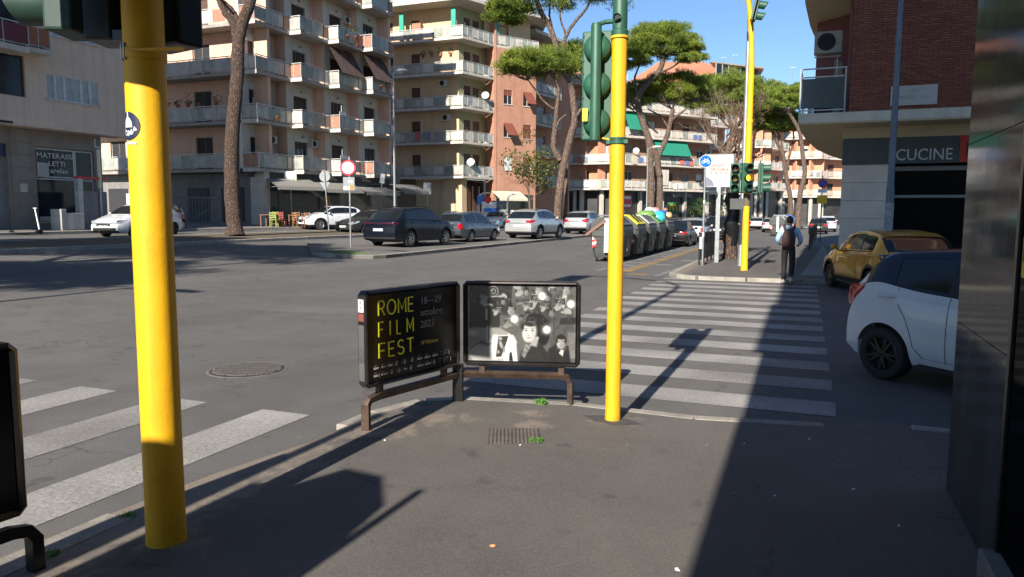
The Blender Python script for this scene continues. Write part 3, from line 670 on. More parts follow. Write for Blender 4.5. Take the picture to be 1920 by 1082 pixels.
for r_, z in ((0, .145), (1, .085)):
    x = .09
    while x < LL-.13:
        wv = random.uniform(.035, .075); mm = PW if x < .8 else PGD
        q = random.random()
        if q < .3:
            m = MB(); m.lathe([(.009, -.0302), (.014, -.0302)], 14, (x+.015, 0, z), 'y'); m.build('sponsor_mark', mm, pl)
        else:
            m = MB(); m.box(x, x+.02, -.0306, -.029, z-.008, z+.008); m.box(x+.024, x+wv, -.0306, -.029, z+.001, z+.006); m.box(x+.024, x+wv*.9, -.0306, -.029, z-.007, z-.002); m.build('sponsor_mark', mm, pl)
        if random.random() < .5:
            m = MB(); m.box(x+wv+.008, x+wv+.0095, -.0306, -.029, z-.02, z+.02); m.build('divider', PG, pl)
        m = MB(); m.box(x, x+wv*.6, -.0304, -.029, z+.020, z+.023); m.build('fine_print', PG, pl)
        x += wv+.028
# end cap stickers of the left case
def capst(z0, z1, mat, t=.001):
    m = MB(); m.box(-.0015, .0, -.03, .03, z0, z1); return m.build('sticker', mat, fl)
capst(.60, .70, STWH); capst(.53, .59, M('red_brown_sticker', (.18, .05, .035), .6)); capst(.20, .32, GALV); capst(.06, .50, M('grey_tape', (.08, .085, .08), .5), )
text('18LHR', .035, BLACKM, fl, Matrix.Translation((-.003, 0, .65)) @ Matrix.Rotation(-PI/2, 4, 'Z') @ Matrix.Rotation(PI/2, 4, 'X') @ Matrix.Rotation(PI/2, 4, 'Z'), ext=.0003, sx=.8)
# the right poster: a plain stand-in picture in soft greys (press photographers round a table), printed as vertex colours
m = MB(); m.box(.04, LR-.04, -.028, -.024, .04, HR-.04); pr = m.build('poster', POSTK, fr_)
NX, NY = 320, 232
uu, vv = np.meshgrid((np.arange(NX)+.5)/NX*1.4, (np.arange(NY)+.5)/NY); rngp = np.random.RandomState(3)
def fbm(sc, oct_=4):
    out = np.zeros((NY, NX)); a = 1
    for o_ in range(oct_):
        k = int(sc*2**o_)+2; g_ = rngp.rand(k+2, int(k*1.4)+3); x_ = uu/1.4*(g_.shape[1]-2); y_ = vv*(g_.shape[0]-2); x0_ = x_.astype(int); y0_ = y_.astype(int); fx_, fy_ = x_-x0_, y_-y0_
        out += a*((g_[y0_, x0_]*(1-fx_)+g_[y0_, x0_+1]*fx_)*(1-fy_)+(g_[y0_+1, x0_]*(1-fx_)+g_[y0_+1, x0_+1]*fx_)*fy_); a *= .5
    return out/2
IMG = .10+.05*fbm(5)
def blend(mask, tone): 
    global IMG
    IMG = IMG*(1-mask)+tone*mask
def E_(cx, cy, rx, ry, tone, soft=.006, rot=0, a=1.0, g=None):
    cx *= 1.4; x_ = (uu-cx)*math.cos(rot)+(vv-cy)*math.sin(rot); y_ = -(uu-cx)*math.sin(rot)+(vv-cy)*math.cos(rot)
    d_ = (np.sqrt((x_/rx)**2+(y_/ry)**2)-1)*min(rx, ry); mk = np.clip(.5-d_/(2*soft), 0, 1)*a
    t_ = tone if g is None else tone*(1+g*(x_/rx)); blend(mk, t_)
def P_(pts, tone, soft=.005, a=1.0, tex=0, f=None):
    """soft convex polygon"""
    pts = [(x*1.4, y) for x, y in pts]; ar = sum(pts[i][0]*pts[(i+1) % len(pts)][1]-pts[(i+1) % len(pts)][0]*pts[i][1] for i in range(len(pts)))
    if ar < 0: pts = pts[::-1]
    d_ = np.full((NY, NX), -9.0)
    for (x0_, y0_), (x1_, y1_) in zip(pts, pts[1:]+pts[:1]):
        L_ = math.hypot(x1_-x0_, y1_-y0_)+1e-9; d_ = np.maximum(d_, ((uu-x0_)*(y1_-y0_)-(vv-y0_)*(x1_-x0_))/L_)
    t_ = tone*(1+tex*(fbm(f or 20)-.5)*2) if tex else tone; blend(np.clip(.5-d_/(2*soft), 0, 1)*a, t_)
def face(cx, cy, s, tone, hair=.02, look=0):
    E_(cx, cy+s*.25, s*.98, s*1.25, hair, .006); E_(cx, cy-.1*s, s*.80, s*1.12, tone, .007, g=-.25); E_(cx+s*.62/1.4, cy-s*.1, s*.3, s*.9, tone*.45, .02, a=.5)
    E_(cx, cy+s*.92, s*.8, s*.42, hair, .006); E_(cx-s*.75/1.4, cy+.3*s, s*.18, s*.5, hair, .006); E_(cx+s*.75/1.4, cy+.3*s, s*.18, s*.5, hair, .006)
    for q in (-1, 1):
        E_(cx+q*s*.33/1.4+look*s*.1, cy+.12*s, s*.17, s*.07, tone*.25, .006, a=.9); E_(cx+q*s*.33/1.4+look*s*.1, cy+.32*s, s*.22, s*.045, tone*.3, .005, a=.8)
    E_(cx+look*s*.12, cy-.15*s, s*.09, s*.24, tone*.7, .01, a=.6); E_(cx+look*s*.1, cy-.33*s, s*.13, s*.05, tone*.35, .006, a=.8); E_(cx+look*s*.08, cy-.58*s, s*.28, s*.06, tone*.28, .006, a=.9); E_(cx, cy-1.05*s, s*.5, s*.2, tone*.4, .02, a=.6)
def camera_(cx, cy, s, rot=0.):
    P_([(cx-s, cy-s), (cx-s*.9, cy+s*1.1), (cx+s*.95, cy+s*1.2), (cx+s, cy-s*.8)], .03, .005, tex=.6, f=40); E_(cx, cy, s*.85, s*.85, .22, .004); E_(cx, cy, s*.7, s*.7, .03, .004); E_(cx, cy, s*.45, s*.45, .25, .004); E_(cx, cy, s*.3, s*.3, .02, .004); E_(cx-.01, cy+.01, s*.1, s*.1, .6, .004)
    P_([(cx-s*.9, cy+s*1.0), (cx-s*.9, cy+s*1.12), (cx+s*.8, cy+s*1.22), (cx+s*.8, cy+s*1.1)], .5, .003); P_([(cx-s*1.0, cy-s*.95), (cx-s*1.0, cy-s*.85), (cx+s*.9, cy-s*.75), (cx+s*.9, cy-s*.85)], .4, .003)
def hand(cx, cy, s, rot=.5, tone=.38):
    E_(cx, cy, s, s*.65, tone, .006, rot=rot)
    for i in range(4):
        a_ = rot+.9-i*.18; E_(cx+math.cos(a_)*s*(1.05)/1.4+.01*(i-1.5), cy+math.sin(a_)*s*1.05-.006*i, s*.5, s*.16, tone*1.05, .004, rot=a_*.8); E_(cx+math.cos(a_)*s*.9/1.4+.01*(i-1.5)+.005, cy+math.sin(a_)*s*.9-.008*i-.006, s*.4, s*.05, tone*.35, .003, rot=a_*.8, a=.7)
# crowd of dark suits
P_([(-.1, .42), (-.1, 1.1), (.30, 1.1), (.30, .42)], .022, .01, tex=.5, f=12); P_([(.30, .62), (.3, 1.1), (.42, 1.1), (.4, .6)], .03, .01, tex=.6, f=14)
P_([(.42, .45), (.44, 1.1), (.62, 1.1), (.6, .45)], .10, .01, tex=.6, f=24); P_([(.44, .80), (.62, .82), (.62, .84), (.44, .82)], .05, .003); P_([(.6, .5), (.62, 1.1), (.78, 1.1), (.78, .5)], .05, .01, tex=.7, f=30)
P_([(.76, .1), (.78, .85), (.86, .95), (.97, .9), (1.0, .1)], .085, .01, tex=.5, f=20); P_([(.92, .05), (.93, .4), (1.05, .4), (1.05, .05)], .2, .01, tex=.4); P_([(.85, .5), (1.0, .51), (1.0, .6), (.86, .59)], .03, .004); P_([(.80, .3), (.80, .8), (.806, .8), (.806, .3)], .02, .003)
P_([(.86, .78), (.89, .95), (.92, .88), (.89, .7)], .5, .006); P_([(.0, .0), (.0, 1.0), (.012, 1.0), (.012, 0)], .3, .004)
P_([(.3, .46), (.34, .58), (.44, .62), (.5, .48), (.44, .36)], .12, .01, tex=.4, f=22)
face(.405, .69, .062, .33); face(.66, .95, .06, .40, .12); face(.915, .97, .06, .35, .06)
camera_(.235, .93, .085); camera_(.50, .96, .05); camera_(.635, .84, .05); camera_(.86, .80, .045); camera_(.385, .52, .042); E_(.46, 1.0, .05, .04, .35); E_(.78, .97, .05, .035, .35); camera_(.79, .95, .03)
hand(.15, .80, .06, .9); hand(.475, .90, .05, .4); hand(.60, .74, .055, .8); hand(.83, .72, .05, .3); hand(.93, .68, .05, 2.6); hand(.36, .47, .045, .2, .28); hand(.34, .87, .04, 2.4)
for cx, cy, s_, t_ in ((.33, .80, .035, .28), (.545, .93, .04, .33), (.74, .86, .04, .3), (.78, .66, .045, .26), (.56, .62, .035, .2), (.50, .58, .03, .2)): face(cx, cy, s_, t_)
for k in range(90):
    cx, cy = rngp.rand()*.98, .45+.55*rngp.rand()
    if cx < .16 and cy < .8: continue
    E_(cx, cy, .006+.03*rngp.rand(), .004+.012*rngp.rand(), .45*rngp.rand()**2, .004, rot=3*rngp.rand(), a=.55)
for cx, cy, s_ in ((.29, .68, .03), (.57, .75, .035), (.73, .74, .03)): camera_(cx, cy, s_); hand(cx-.03, cy-.04, .035, 1.0)
# table, microphone, cable
P_([(-.02, -.1), (-.02, .44), (.30, .445), (.44, .33), (.44, -.1)], .33, .012, tex=.15, f=6); P_([(-.02, -.1), (-.02, .16), (.1, .20), (.42, .16), (.42, -.1)], .52, .03, tex=.1, f=5); E_(.04, .37, .07, .035, .62, .02); P_([(-.02, 0), (-.02, .14), (.03, .0)], .03, .03)
E_(.185, .255, .10, .042, .12, .006); E_(.185, .268, .085, .03, .42, .006, g=.4); P_([(.175, .27), (.177, .5), (.193, .5), (.195, .27)], .6, .004); P_([(.188, .27), (.19, .5), (.197, .5), (.198, .27)], .08, .004)
P_([(.15, .47), (.155, .6), (.22, .6), (.215, .47)], .02, .005, tex=.8, f=50); P_([(.165, .55), (.165, .72), (.182, .72), (.182, .55)], .55, .004); P_([(.2, .5), (.2, .68), (.222, .68), (.222, .5)], .02, .004, tex=.9, f=60); E_(.185, .745, .06, .025, .5, .006); E_(.2, .72, .05, .02, .03, .006)
for k in range(24):
    t_ = k/23; E_(.01+.16*t_, .12+.18*t_**.6*(1-.2*t_), .006, .006, .05, .003)
# man low right
P_([(.73, -.1), (.75, .17), (.82, .24), (.94, .22), (.97, -.1)], .02, .01, tex=.4); face(.87, .265, .072, .42); P_([(.85, .12), (.87, .17), (.895, .16), (.885, .08)], .6, .005)
# woman in front, raised hands holding a print
E_(.655, .47, .14, .17, .012, .012); E_(.62, .57, .11, .08, .02, .01); E_(.70, .36, .09, .15, .012, .012); E_(.63, .52, .12, .12, .015, .01, rot=.4)
for k in range(46): E_(.56+.2*rngp.rand(), .38+.24*rngp.rand(), .03*rngp.rand()+.01, .006, .09*rngp.rand(), .006, rot=3*rngp.rand(), a=.6)
P_([(.46, -.1), (.50, .14), (.56, .24), (.68, .25), (.76, .1), (.77, -.1)], .028, .01, tex=.5, f=16); P_([(.50, .08), (.54, .235), (.60, .23), (.53, .05)], .25, .008, tex=.9, f=60)
P_([(.585, .22), (.60, .33), (.66, .32), (.64, .2)], .4, .012)
E_(.572, .395, .088, .135, .70, .010, rot=-.12); E_(.615, .38, .035, .12, .42, .02, a=.6); E_(.575, .50, .085, .035, .03, .012, rot=-.1); E_(.512, .46, .02, .05, .02, .01)
for q, w__ in ((.545, .020), (.603, .018)):
    E_(q, .415, w__, .009, .10, .005); E_(q, .44, w__*1.2, .005, .12, .005, rot=.1)
E_(.562, .375, .010, .026, .48, .010, a=.7); E_(.566, .352, .012, .005, .2, .006); E_(.57, .318, .028, .010, .10, .006, rot=.08); E_(.57, .319, .020, .004, .6, .004, rot=.08); E_(.575, .275, .04, .015, .45, .015, a=.6)
E_(.648, .318, .016, .018, .75, .004); E_(.648, .318, .009, .011, .1, .004)
P_([(.33, -.1), (.34, .12), (.37, .32), (.42, .35), (.45, .28), (.47, -.1)], .80, .010); P_([(.23, .02), (.21, .18), (.23, .34), (.27, .36), (.28, .2), (.27, .02)], .80, .010)
P_([(.25, .03), (.27, .345), (.40, .355), (.38, .27), (.34, .04)], .72, .006); P_([(.262, .05), (.285, .33), (.385, .34), (.365, .26), (.33, .06)], .06, .004, tex=.8, f=30); E_(.31, .22, .02, .05, .4, .006, rot=.3); E_(.305, .30, .02, .02, .45, .006); E_(.34, .15, .015, .04, .3, .006); E_(.285, .12, .012, .02, .45, .006)
P_([(.385, .0), (.39, .11), (.41, .13), (.425, .0)], .015, .006)
for i in range(4): E_(.40+.012*i, .33-.012*i, .05, .011, .78, .005, rot=2.2); E_(.405+.012*i, .322-.012*i, .04, .004, .35, .003, rot=2.2)
for cx, cy in ((.435, .565), (.69, .875), (.955, .775), (.735, .43)):   # flash bulbs with their glow
    d_ = np.sqrt((uu-cx*1.4)**2+(vv-cy)**2); blend(np.clip(np.exp(-(np.maximum(d_-.035, 0)/.018)**1.3), 0, 1)*.75, .85); E_(cx, cy, .036, .042, 1.0, .012)
IMG = np.clip(IMG*(.92+.16*rngp.rand(NY, NX)), .004, 1)*.62
x_a = .045+(LR-.09)*np.arange(NX+1)/NX; z_a = .045+(HR-.09)*np.arange(NY+1)/NY
gx_, gz_ = np.meshgrid(x_a, z_a); vv3 = np.stack([gx_, np.full_like(gx_, -.0286), gz_], -1).reshape(-1, 3)
ii = np.arange(NX*NY); r0 = ii//NX*(NX+1)+ii % NX; quads = np.stack([r0, r0+1, r0+NX+2, r0+NX+1], 1).astype(np.int32)
me = bpy.data.meshes.new('print'); me.vertices.add(len(vv3)); me.vertices.foreach_set('co', vv3.astype(np.float32).ravel()); me.loops.add(len(quads)*4); me.loops.foreach_set('vertex_index', quads.ravel()); me.polygons.add(len(quads)); me.polygons.foreach_set('loop_start', np.arange(0, len(quads)*4, 4, dtype=np.int32)); me.update(calc_edges=True)
ca = me.color_attributes.new('tone', 'FLOAT_COLOR', 'CORNER'); cc_ = np.repeat(IMG.reshape(-1), 4); ca.data.foreach_set('color', np.stack([cc_, cc_, cc_*.95, np.ones_like(cc_)], 1).astype(np.float32).ravel())
mt_, n_, b_ = nodes_of('photo_print'); at_ = N(n_, 'ShaderNodeVertexColor', layer_name='tone'); n_.links.new(at_.outputs[0], b_.inputs['Base Color']); b_.inputs['Roughness'].default_value = .3; b_.inputs['Coat Weight'].default_value = .3
link('photo_print', me, mt_, pr)

ps2 = thing('poster_stand', 'black poster stand cut by the left picture edge beside the thick yellow pole', 'poster stand', (0, 0, .1))
C0 = (-3.50, 1.0); C1 = (-3.345, 2.25)
f2, L2, H2 = panel(ps2, C0, C1, .30, 1.11)
m = MB(); m.box(.04, L2-.04, -.029, -.024, .04, H2-.04); m.build('poster', POSTK, f2)
x, y = inset(C0, C1, 1.03); m = MB(); m.path([(x, y, -.02), (x, y, .16), (x-.005, y-.03, .205), (x-.015, y-.1, .22), (C0[0], C0[1], .22)], .04, 4, phase=PI/4); m.build('rail', BLACKM, ps2)
for t in (.1, .8):
    x, y = inset(C0, C1, t); m = MB(); m.box(-.025, .025, -.02, .02, .21, .31); m.build('stay', BLACKM, ps2, loc=(x, y, 0))
# unseen board added behind the camera, shaped to throw the big bottom-left shadow
ab = thing('shadow_board', 'tall advertising board on a post behind the thick yellow pole', 'board', (-2.75, -1.2, .1))
m = MB(); m.prism([(0, 0), (0, 0)], 0, 0) if 0 else m.ext([(-.5, 1.0), (.46, 1.0), (.52, 2.45), (.47, 2.74), (.2, 2.98), (-.1, 3.0), (-.24, 2.78), (-.5, 2.74)], 'y', 0, .1); m.build('board', BLACKM, ab)
m = MB(); m.tube((.545, .05, 0), (.545, .05, 2.93), .03, n=12); m.build('post', GALV, ab); m = MB(); m.tube((-.62, .05, 0), (-.62, .05, 3.75), .05, n=12); m.build('post', GALV, ab)  # added posts, placed for the thin shadows they lay on the pavement
m = MB(); m.bar((.6, .05, 2.2), (.4, .05, 2.2), .04, .04); m.bar((.6, .05, 1.8), (.3, .05, 1.8), .04, .04); m.build('bracket', GALV, ab)
m = MB(); m.box(-.52, .3, .0, .1, 0, 1.56); m.build('plinth', BLACKM, ab)

# ================================================================ far corner: bicycle sign, billboard, railing
def round_sign(parent, c, r, face, edge=None, back=SIGN_BACK, y=0, ang=0, w=.03):
    m = MB(); m.lathe([(0, y+.004), (r, y+.004), (r, y+.012), (0, y+.012)], 30, c, 'y'); o = m.build('sign_disc', back, parent, rot=ang)
    m = MB(); m.lathe([(0, y-.001), (r-w if edge else r, y-.001), (r-w if edge else r, y+.003)], 30, c, 'y'); m.build('sign_face', face, o)
    if edge:
        m = MB(); m.lathe([(r-w, y-.001), (r, y-.001), (r, y+.003)], 30, c, 'y'); m.build('sign_rim', edge, o)
    return o
BLUE = M('sign_blue', (.006, .12, .48), .35, var=.05); RED = M('sign_red', (.55, .02, .03), .4, var=.08)
bs = thing('bicycle_sign', 'round blue bicycle sign on a thin grey pole at the far corner', 'road sign', (-3.1, 25.0, .1), R_(20))
m = MB(); m.tube((0, 0, 0), (0, 0, 3.65), .032, n=12); m.build('pole', GALV, bs, smooth=True)
o = round_sign(bs, (0, 0, 3.42), .205, BLUE, WHITE, y=-.045, w=.012)
m = MB()
for cx in (-.085, .085): m.lathe([(.04, -.05), (.052, -.05)], 18, (cx, 0, 3.39), 'y')
for a, b in (((-.085, 3.39), (-.03, 3.47)), ((-.03, 3.47), (.055, 3.47)), ((-.085, 3.39), (-.0, 3.385)), ((0, 3.385), (-.04, 3.49)), ((0, 3.385), (.055, 3.47)), ((.085, 3.39), (.05, 3.5)), ((.05, 3.5), (.085, 3.505)), ((-.06, 3.492), (-.02, 3.492))):
    m.bar((a[0], -.05, a[1]), (b[0], -.05, b[1]), .003, .011)
m.build('bicycle_symbol', WHITE, o)
m = MB(); m.tube((0, -.001, .95), (0, -.001, 1.1), .034, n=10); m.tube((0, -.001, 2.05), (0, -.001, 2.15), .034, n=10); m.build('sticker', STWH, bs)
m = MB(); m.box(-.13, -.04, -.08, .0, .55, .95); m.build('meter_box', M('light_grey_box', (.45, .46, .46), .5), bs, bevel=.01)
bb = thing('billboard', 'white billboard reading SPAZIO DISPONIBILE on a grey post behind the bicycle sign', 'billboard', (-2.86, 26.9, .1), R_(10))
m = MB(); m.box(-.07, .07, -.05, .05, 0, 2.75); m.build('post', GALV, bb)
m = MB(); m.box(-.52, .56, -.04, .06, 2.62, 3.80); bf = m.build('frame', M('dark_grey_frame', (.09, .09, .095), .5), bb, bevel=.015)
m = MB(); m.box(-.49, .46, -.048, -.04, 2.66, 3.76); m.build('board_face', M('billboard_white', (.72, .72, .71), .5, var=.04), bf)
BR = M('print_brown', (.28, .11, .07), .6)
text('SPAZIO', .15, BR, bf, upright(-.03, -.05, 3.38), bold=.006); text('DISPONIBILE', .135, BR, bf, upright(-.03, -.05, 3.25), bold=.006, sx=.9)
text('TEL. 06 3297106', .105, BR, bf, upright(-.03, -.05, 3.13), bold=.005, sx=.88)
m = MB(); m.quad(*[( -.49+.33*math.cos(a) if math.cos(a) > 0 else -.49, -.0495, 2.67+.33*math.sin(a)) for a in np.linspace(0, PI/2, 9)]+[(-.49, -.0495, 2.67)]); m.build('corner_mark', M('print_grey_blue', (.16, .17, .22), .6), bf)
def railing(label, x0, y0, x1, y1, n, mat=BLACKM, h=1.05, pan=True, group=None, hang=None):
    L = math.hypot(x1-x0, y1-y0); t = thing('pedestrian_railing', label, 'railing', (x0, y0, gz(x0)+.1), math.atan2(y1-y0, x1-x0), group)
    for i in range(n+1):
        m = MB(); m.box(-.025, .025, -.025, .025, 0, h+.05); m.build('post', mat, t, loc=(L*i/n, 0, 0))
    for z in (.18, h): m = MB(); m.box(0, L, -.018, .018, z-.02, z+.02); m.build('rail', mat, t)
    for i in range(n):
        k = 5
        for j in range(1, k):
            m = MB(); m.box(-.011, .011, -.011, .011, .2, h); m.build('bar', mat, t, loc=(L*(i+j/k)/n, 0, 0))
    return t
railing('dark pedestrian railing between the bicycle sign and the billboard post', -3.25, 25.3, -3.15, 30.2, 5)
railing('long dark railing in shade right of the walking man', .25, 38, .9, 62, 14)
# narrow bare tree wrapped in black, signs behind it
sg = thing('street_sign', 'cluster of small grey direction plates on a thin post behind the wrapped tree', 'street sign', (-2.85, 33.9, .1), R_(15))
m = MB(); m.tube((0, 0, 0), (0, 0, 2.6), .035, n=10); m.build('pole', GALV, sg)
for z, w_ in ((2.35, .95), (2.1, .8), (1.9, .85)): m = MB(); m.box(-w_/2, w_/2, -.06, -.04, z-.1, z+.1); m.build('sign_plate', SIGN_BACK if z != 2.1 else WHITE, sg)
np_ = thing('no_parking_sign', 'round no-parking sign above a yellow plate on a dark post beside the pillar', 'road sign', (.9, 48, .1), R_(10))
m = MB(); m.tube((0, 0, 0), (0, 0, 4.0), .03, n=8); m.build('pole', BLACKM, np_)
o = round_sign(np_, (0, 0, 3.55), .27, BLUE, RED, y=-.04, w=.05); m = MB(); m.bar((-.17, -.045, 3.72), (.17, -.045, 3.38), .004, .05); m.build('red_slash', RED, o)
m = MB(); m.box(-.25, .25, -.05, -.035, 3.0, 3.22); m.build('sign_plate', WHITE, np_)
m = MB(); m.box(-.28, .28, -.05, -.035, 2.35, 2.85); m.build('sign_plate', M('plate_yellow', (.75, .5, .03), .5), np_)

# ---- signs on the left
ne = thing('no_entry_sign', 'round white sign with a red ring on a pole at the median nose', 'road sign', (-17.1, 25.4, gz(-17.1)-.16), R_(26))
m = MB(); m.tube((0, 0, 0), (0, 0, 3.9), .035, n=12); m.build('pole', GALV, ne, smooth=True)
round_sign(ne, (-.05, 0, 3.45), .31, WHITE, RED, y=-.045, w=.07)
m = MB(); m.box(-.25, .2, -.05, -.035, 2.55, 3.08); m.build('sign_plate', SIGN_BACK, ne)
m = MB(); m.box(-.23, .0, -.056, -.05, 2.58, 2.7); m.box(-.05, .12, -.056, -.05, 2.85, 2.95); m.build('plate_print', WHITE, ne)
m = MB(); m.box(.02, .16, -.056, -.05, 2.58, 2.76); m.build('plate_print', M('print_orange', (.5, .2, .03), .6), ne)
bk = thing('give_way_sign', 'round and triangular road signs seen from behind on a pole by the white car', 'road sign', (-26.1, 36.4, gz(-26.1)-.45), R_(24))
m = MB(); m.tube((.12, 0, 0), (-.12, 0, 4.15), .035, n=12); m.build('pole', GALV, bk, smooth=True)
m = MB(); m.lathe([(0, .03), (.31, .03), (.31, .045), (0, .045)], 30, (-.1, 0, 3.75), 'y'); m.build('sign_disc', SIGN_BACK, bk)
m = MB(); m.ext([(-.4, 3.42), (.2, 3.42), (-.1, 2.9)], 'y', .03, .045); m.build('sign_triangle', SIGN_BACK, bk)
mp = thing('map_sign', 'white rectangular map sign on a grey post in front of the cafe awning', 'sign', (-32.6, 41.4, gz(-31.6)-.3), R_(24))
m = MB(); m.tube((0, .03, 0), (0, .03, 4.0), .045, n=10); m.build('post', GALV, mp)
m = MB(); m.box(-.42, .42, -.03, .02, 3.0, 4.1); fm = m.build('sign_frame', GALV, mp)
m = MB(); m.box(-.38, .38, -.036, -.03, 3.05, 4.06); m.build('sign_face', WHITE, fm)
m = MB(); m.quad((-.34, -.038, 3.75), (.0, -.038, 3.45), (.34, -.038, 3.75), (.34, -.038, 3.4), (0, -.038, 3.3), (-.34, -.038, 3.4)); m.build('map_print', M('print_green_grey', (.25, .33, .2), .6), fm)
m = MB(); m.quad((-.15, -.04, 3.4), (.25, -.04, 3.45), (.15, -.04, 3.33), (-.1, -.04, 3.3)); m.build('map_print', M('print_ochre', (.5, .4, .05), .6), fm)
tl = thing('street_sign', 'small leaning grey sign plate in front of the dark awnings', 'street sign', (-29.8, 48, gz(-29.8)+.12), R_(24))
m = MB(); m.tube((0, 0, 0), (.35, 0, 3.9), .04, n=8); m.build('pole', GALV, tl); m = MB(); m.mbox(Matrix.Translation((.33, -.05, 3.5)) @ Matrix.Rotation(R_(6), 4, 'Y'), -.17, .17, -.01, .01, -.35, .35); m.build('sign_plate', SIGN_BACK, tl)
sb = thing('street_sign', 'small white sign on a post before the shaded shop of the yellow block', 'street sign', (-27.8, 52, gz(-27.8)+.12), R_(24))
m = MB(); m.tube((0, 0, 0), (0, 0, 3.3), .035, n=8); m.build('pole', GALV, sb); m = MB(); m.box(-.3, .3, -.05, -.035, 2.5, 3.4); m.build('sign_plate', SIGN_BACK, sb)
tsl = thing('traffic_signal', 'small dark signal with red light on, half hidden right of the thick yellow pole', 'traffic signal', (-30.4, 28.8, gz(-30.4)+.3), R_(30))
m = MB(); m.tube((0, 0, 0), (0, 0, 3.3), .05, n=10); m.build('pole', BLACKM, tsl)
h_ = signal_head(tsl, (0, -.05, 2.35), 0, .9, .28, mat=BLACKM)
for c in [o for o in bpy.data.objects if o.parent == h_ and o.name.startswith('lens')][-1:]:
    c.data.materials.clear(); c.data.materials.append(M('lens_red_lit', (1, .03, .02), .3, emit=1.6))
vm = thing('camera_mast', 'thin cream mast with small antennas on the left pavement by the mattress shop', 'mast', (-32.9, 27.0, gz(-33)+.12), R_(30))
m = MB(); m.path([(0, 0, 0), (0, 0, 1.8), (0, 0, 4.0)], [.06, .05, .05], 10); m.build('pole', GALV, vm)
m = MB(); m.box(-.07, .07, -.07, .05, 2.0, 3.9); m.build('cabinet', M('cream_plastic', (.62, .6, .42), .6), vm, bevel=.01)
m = MB(); m.tube((-.14, 0, 4.0), (-.14, 0, 4.45), .015, n=6); m.tube((.14, 0, 4.0), (.14, 0, 4.45), .015, n=6); m.bar((-.15, 0, 4.05), (.15, 0, 4.05), .03, .03); m.build('antenna', WHITE, vm)
ws = thing('notice_board', 'small white notice board on a post behind the white car at the left', 'sign', (-31.9, 28.0, gz(-32)+.12), R_(30))
m = MB(); m.tube((0, 0, 0), (0, 0, 1.7), .03, n=8); m.build('pole', WHITE, ws); m = MB(); m.box(-.28, -.02, -.05, -.03, 1.15, 1.8); m.box(.08, .26, -.02, .02, 1.15, 1.8); m.build('board', WHITE, ws)
# gate pillar of the shop entrance, planter and e-scooter
gp = thing('gate_post', 'white post with red top beside grey panel in front of the shop door', 'post', (-33.0, 25.9, gz(-33)+.12))
m = MB(); m.box(-.12, .12, -.12, .12, 0, 1.85); m.build('post_body', M('dirty_white', (.5, .5, .46), .7, dirt=.4, streak=.5), gp); m = MB(); m.box(-.13, .13, -.13, .13, 1.85, 2.45); m.build('glass_top', M('pale_glass', (.35, .38, .38), .2), gp)
m = MB(); m.box(-.14, .14, -.14, 1.5, 2.45, 2.55); m.build('red_bar', RED, gp); m = MB(); m.box(-.04, .04, .2, 1.5, 0, 1.85); m.build('side_panel', M('mid_grey_panel', (.2, .2, .2), .6, streak=.4), gp)
pb = thing('planter', 'dirty white planter box standing at the kerb outside the mattress shop', 'planter', (-32.5, 24.6, gz(-32.5)+.12), R_(0))
m = MB(); m.box(-.32, .32, -.05, .85, 0, .8); m.build('box', MATS['dirty_white'], pb, bevel=.02); m = MB(); m.box(-.36, .36, -.35, -.08, -.1, .98); m.build('end_slab', MATS['dirty_white'], pb, bevel=.02)
es = thing('kick_scooter', 'white kick scooter standing alone at the kerb at far left', 'scooter', (-31.3, 21.9, gz(-31.3)+.02), R_(70))
m = MB(); m.ext([(-.5, .1), (.35, .1), (.55, .25), (.6, .24), (.42, .05), (-.5, .06)], 'y', -.08, .08); m.build('deck', BLACKM, es)
m = MB(); m.path([(.55, 0, .2), (.42, 0, 1.15)], [.04, .03], 8); m.bar((.42, -.22, 1.15), (.42, .22, 1.15), .03, .03); m.build('stem', WHITE, es)
for x in (-.5, .58): m = MB(); m.lathe([(0, -.025), (.1, -.025), (.11, 0), (.1, .025), (0, .025)], 16, (x, 0, .11), 'y'); m.build('wheel', RUBBER, es)
gw = thing('entrance_gate', 'pale stone gate pillars with grey metal gate left of the big pine trunk', 'gate', (-35.0, 34.0, gz(-35)+.1), R_(28))
STONE = M('gate_stone', (.4, .38, .34), .8, var=.15, vs=3, streak=.4, bump=.2)
for x, w_, h_ in ((-2.6, .8, 2.4), (-1.7, .5, 1.6)): m = MB(); m.box(x, x+w_, 0, .6, 0, h_); m.build('pillar', STONE, gw, bevel=.02); m = MB(); m.box(x-.05, x+w_+.05, -.05, .65, h_, h_+.1); m.build('pillar_cap', STONE, gw)
GT = M('gate_grey_blue', (.16, .19, .2), .6)
for z in (.15, 1.65): m = MB(); m.box(-1.2, 2.2, .1, .14, z, z+.06); m.build('rail', GT, gw)
m = MB(); m.bar((-1.2, .12, .2), (.4, .12, 1.65), .03, .05); m.bar((.4, .12, .2), (2.2, .12, 1.3), .03, .05); m.build('brace', GT, gw)
for i in range(18): m = MB(); m.box(-.015, .015, .1, .12, .1, 1.75); m.build('bar', GT, gw, loc=(-1.15+i*.19, 0, 0))

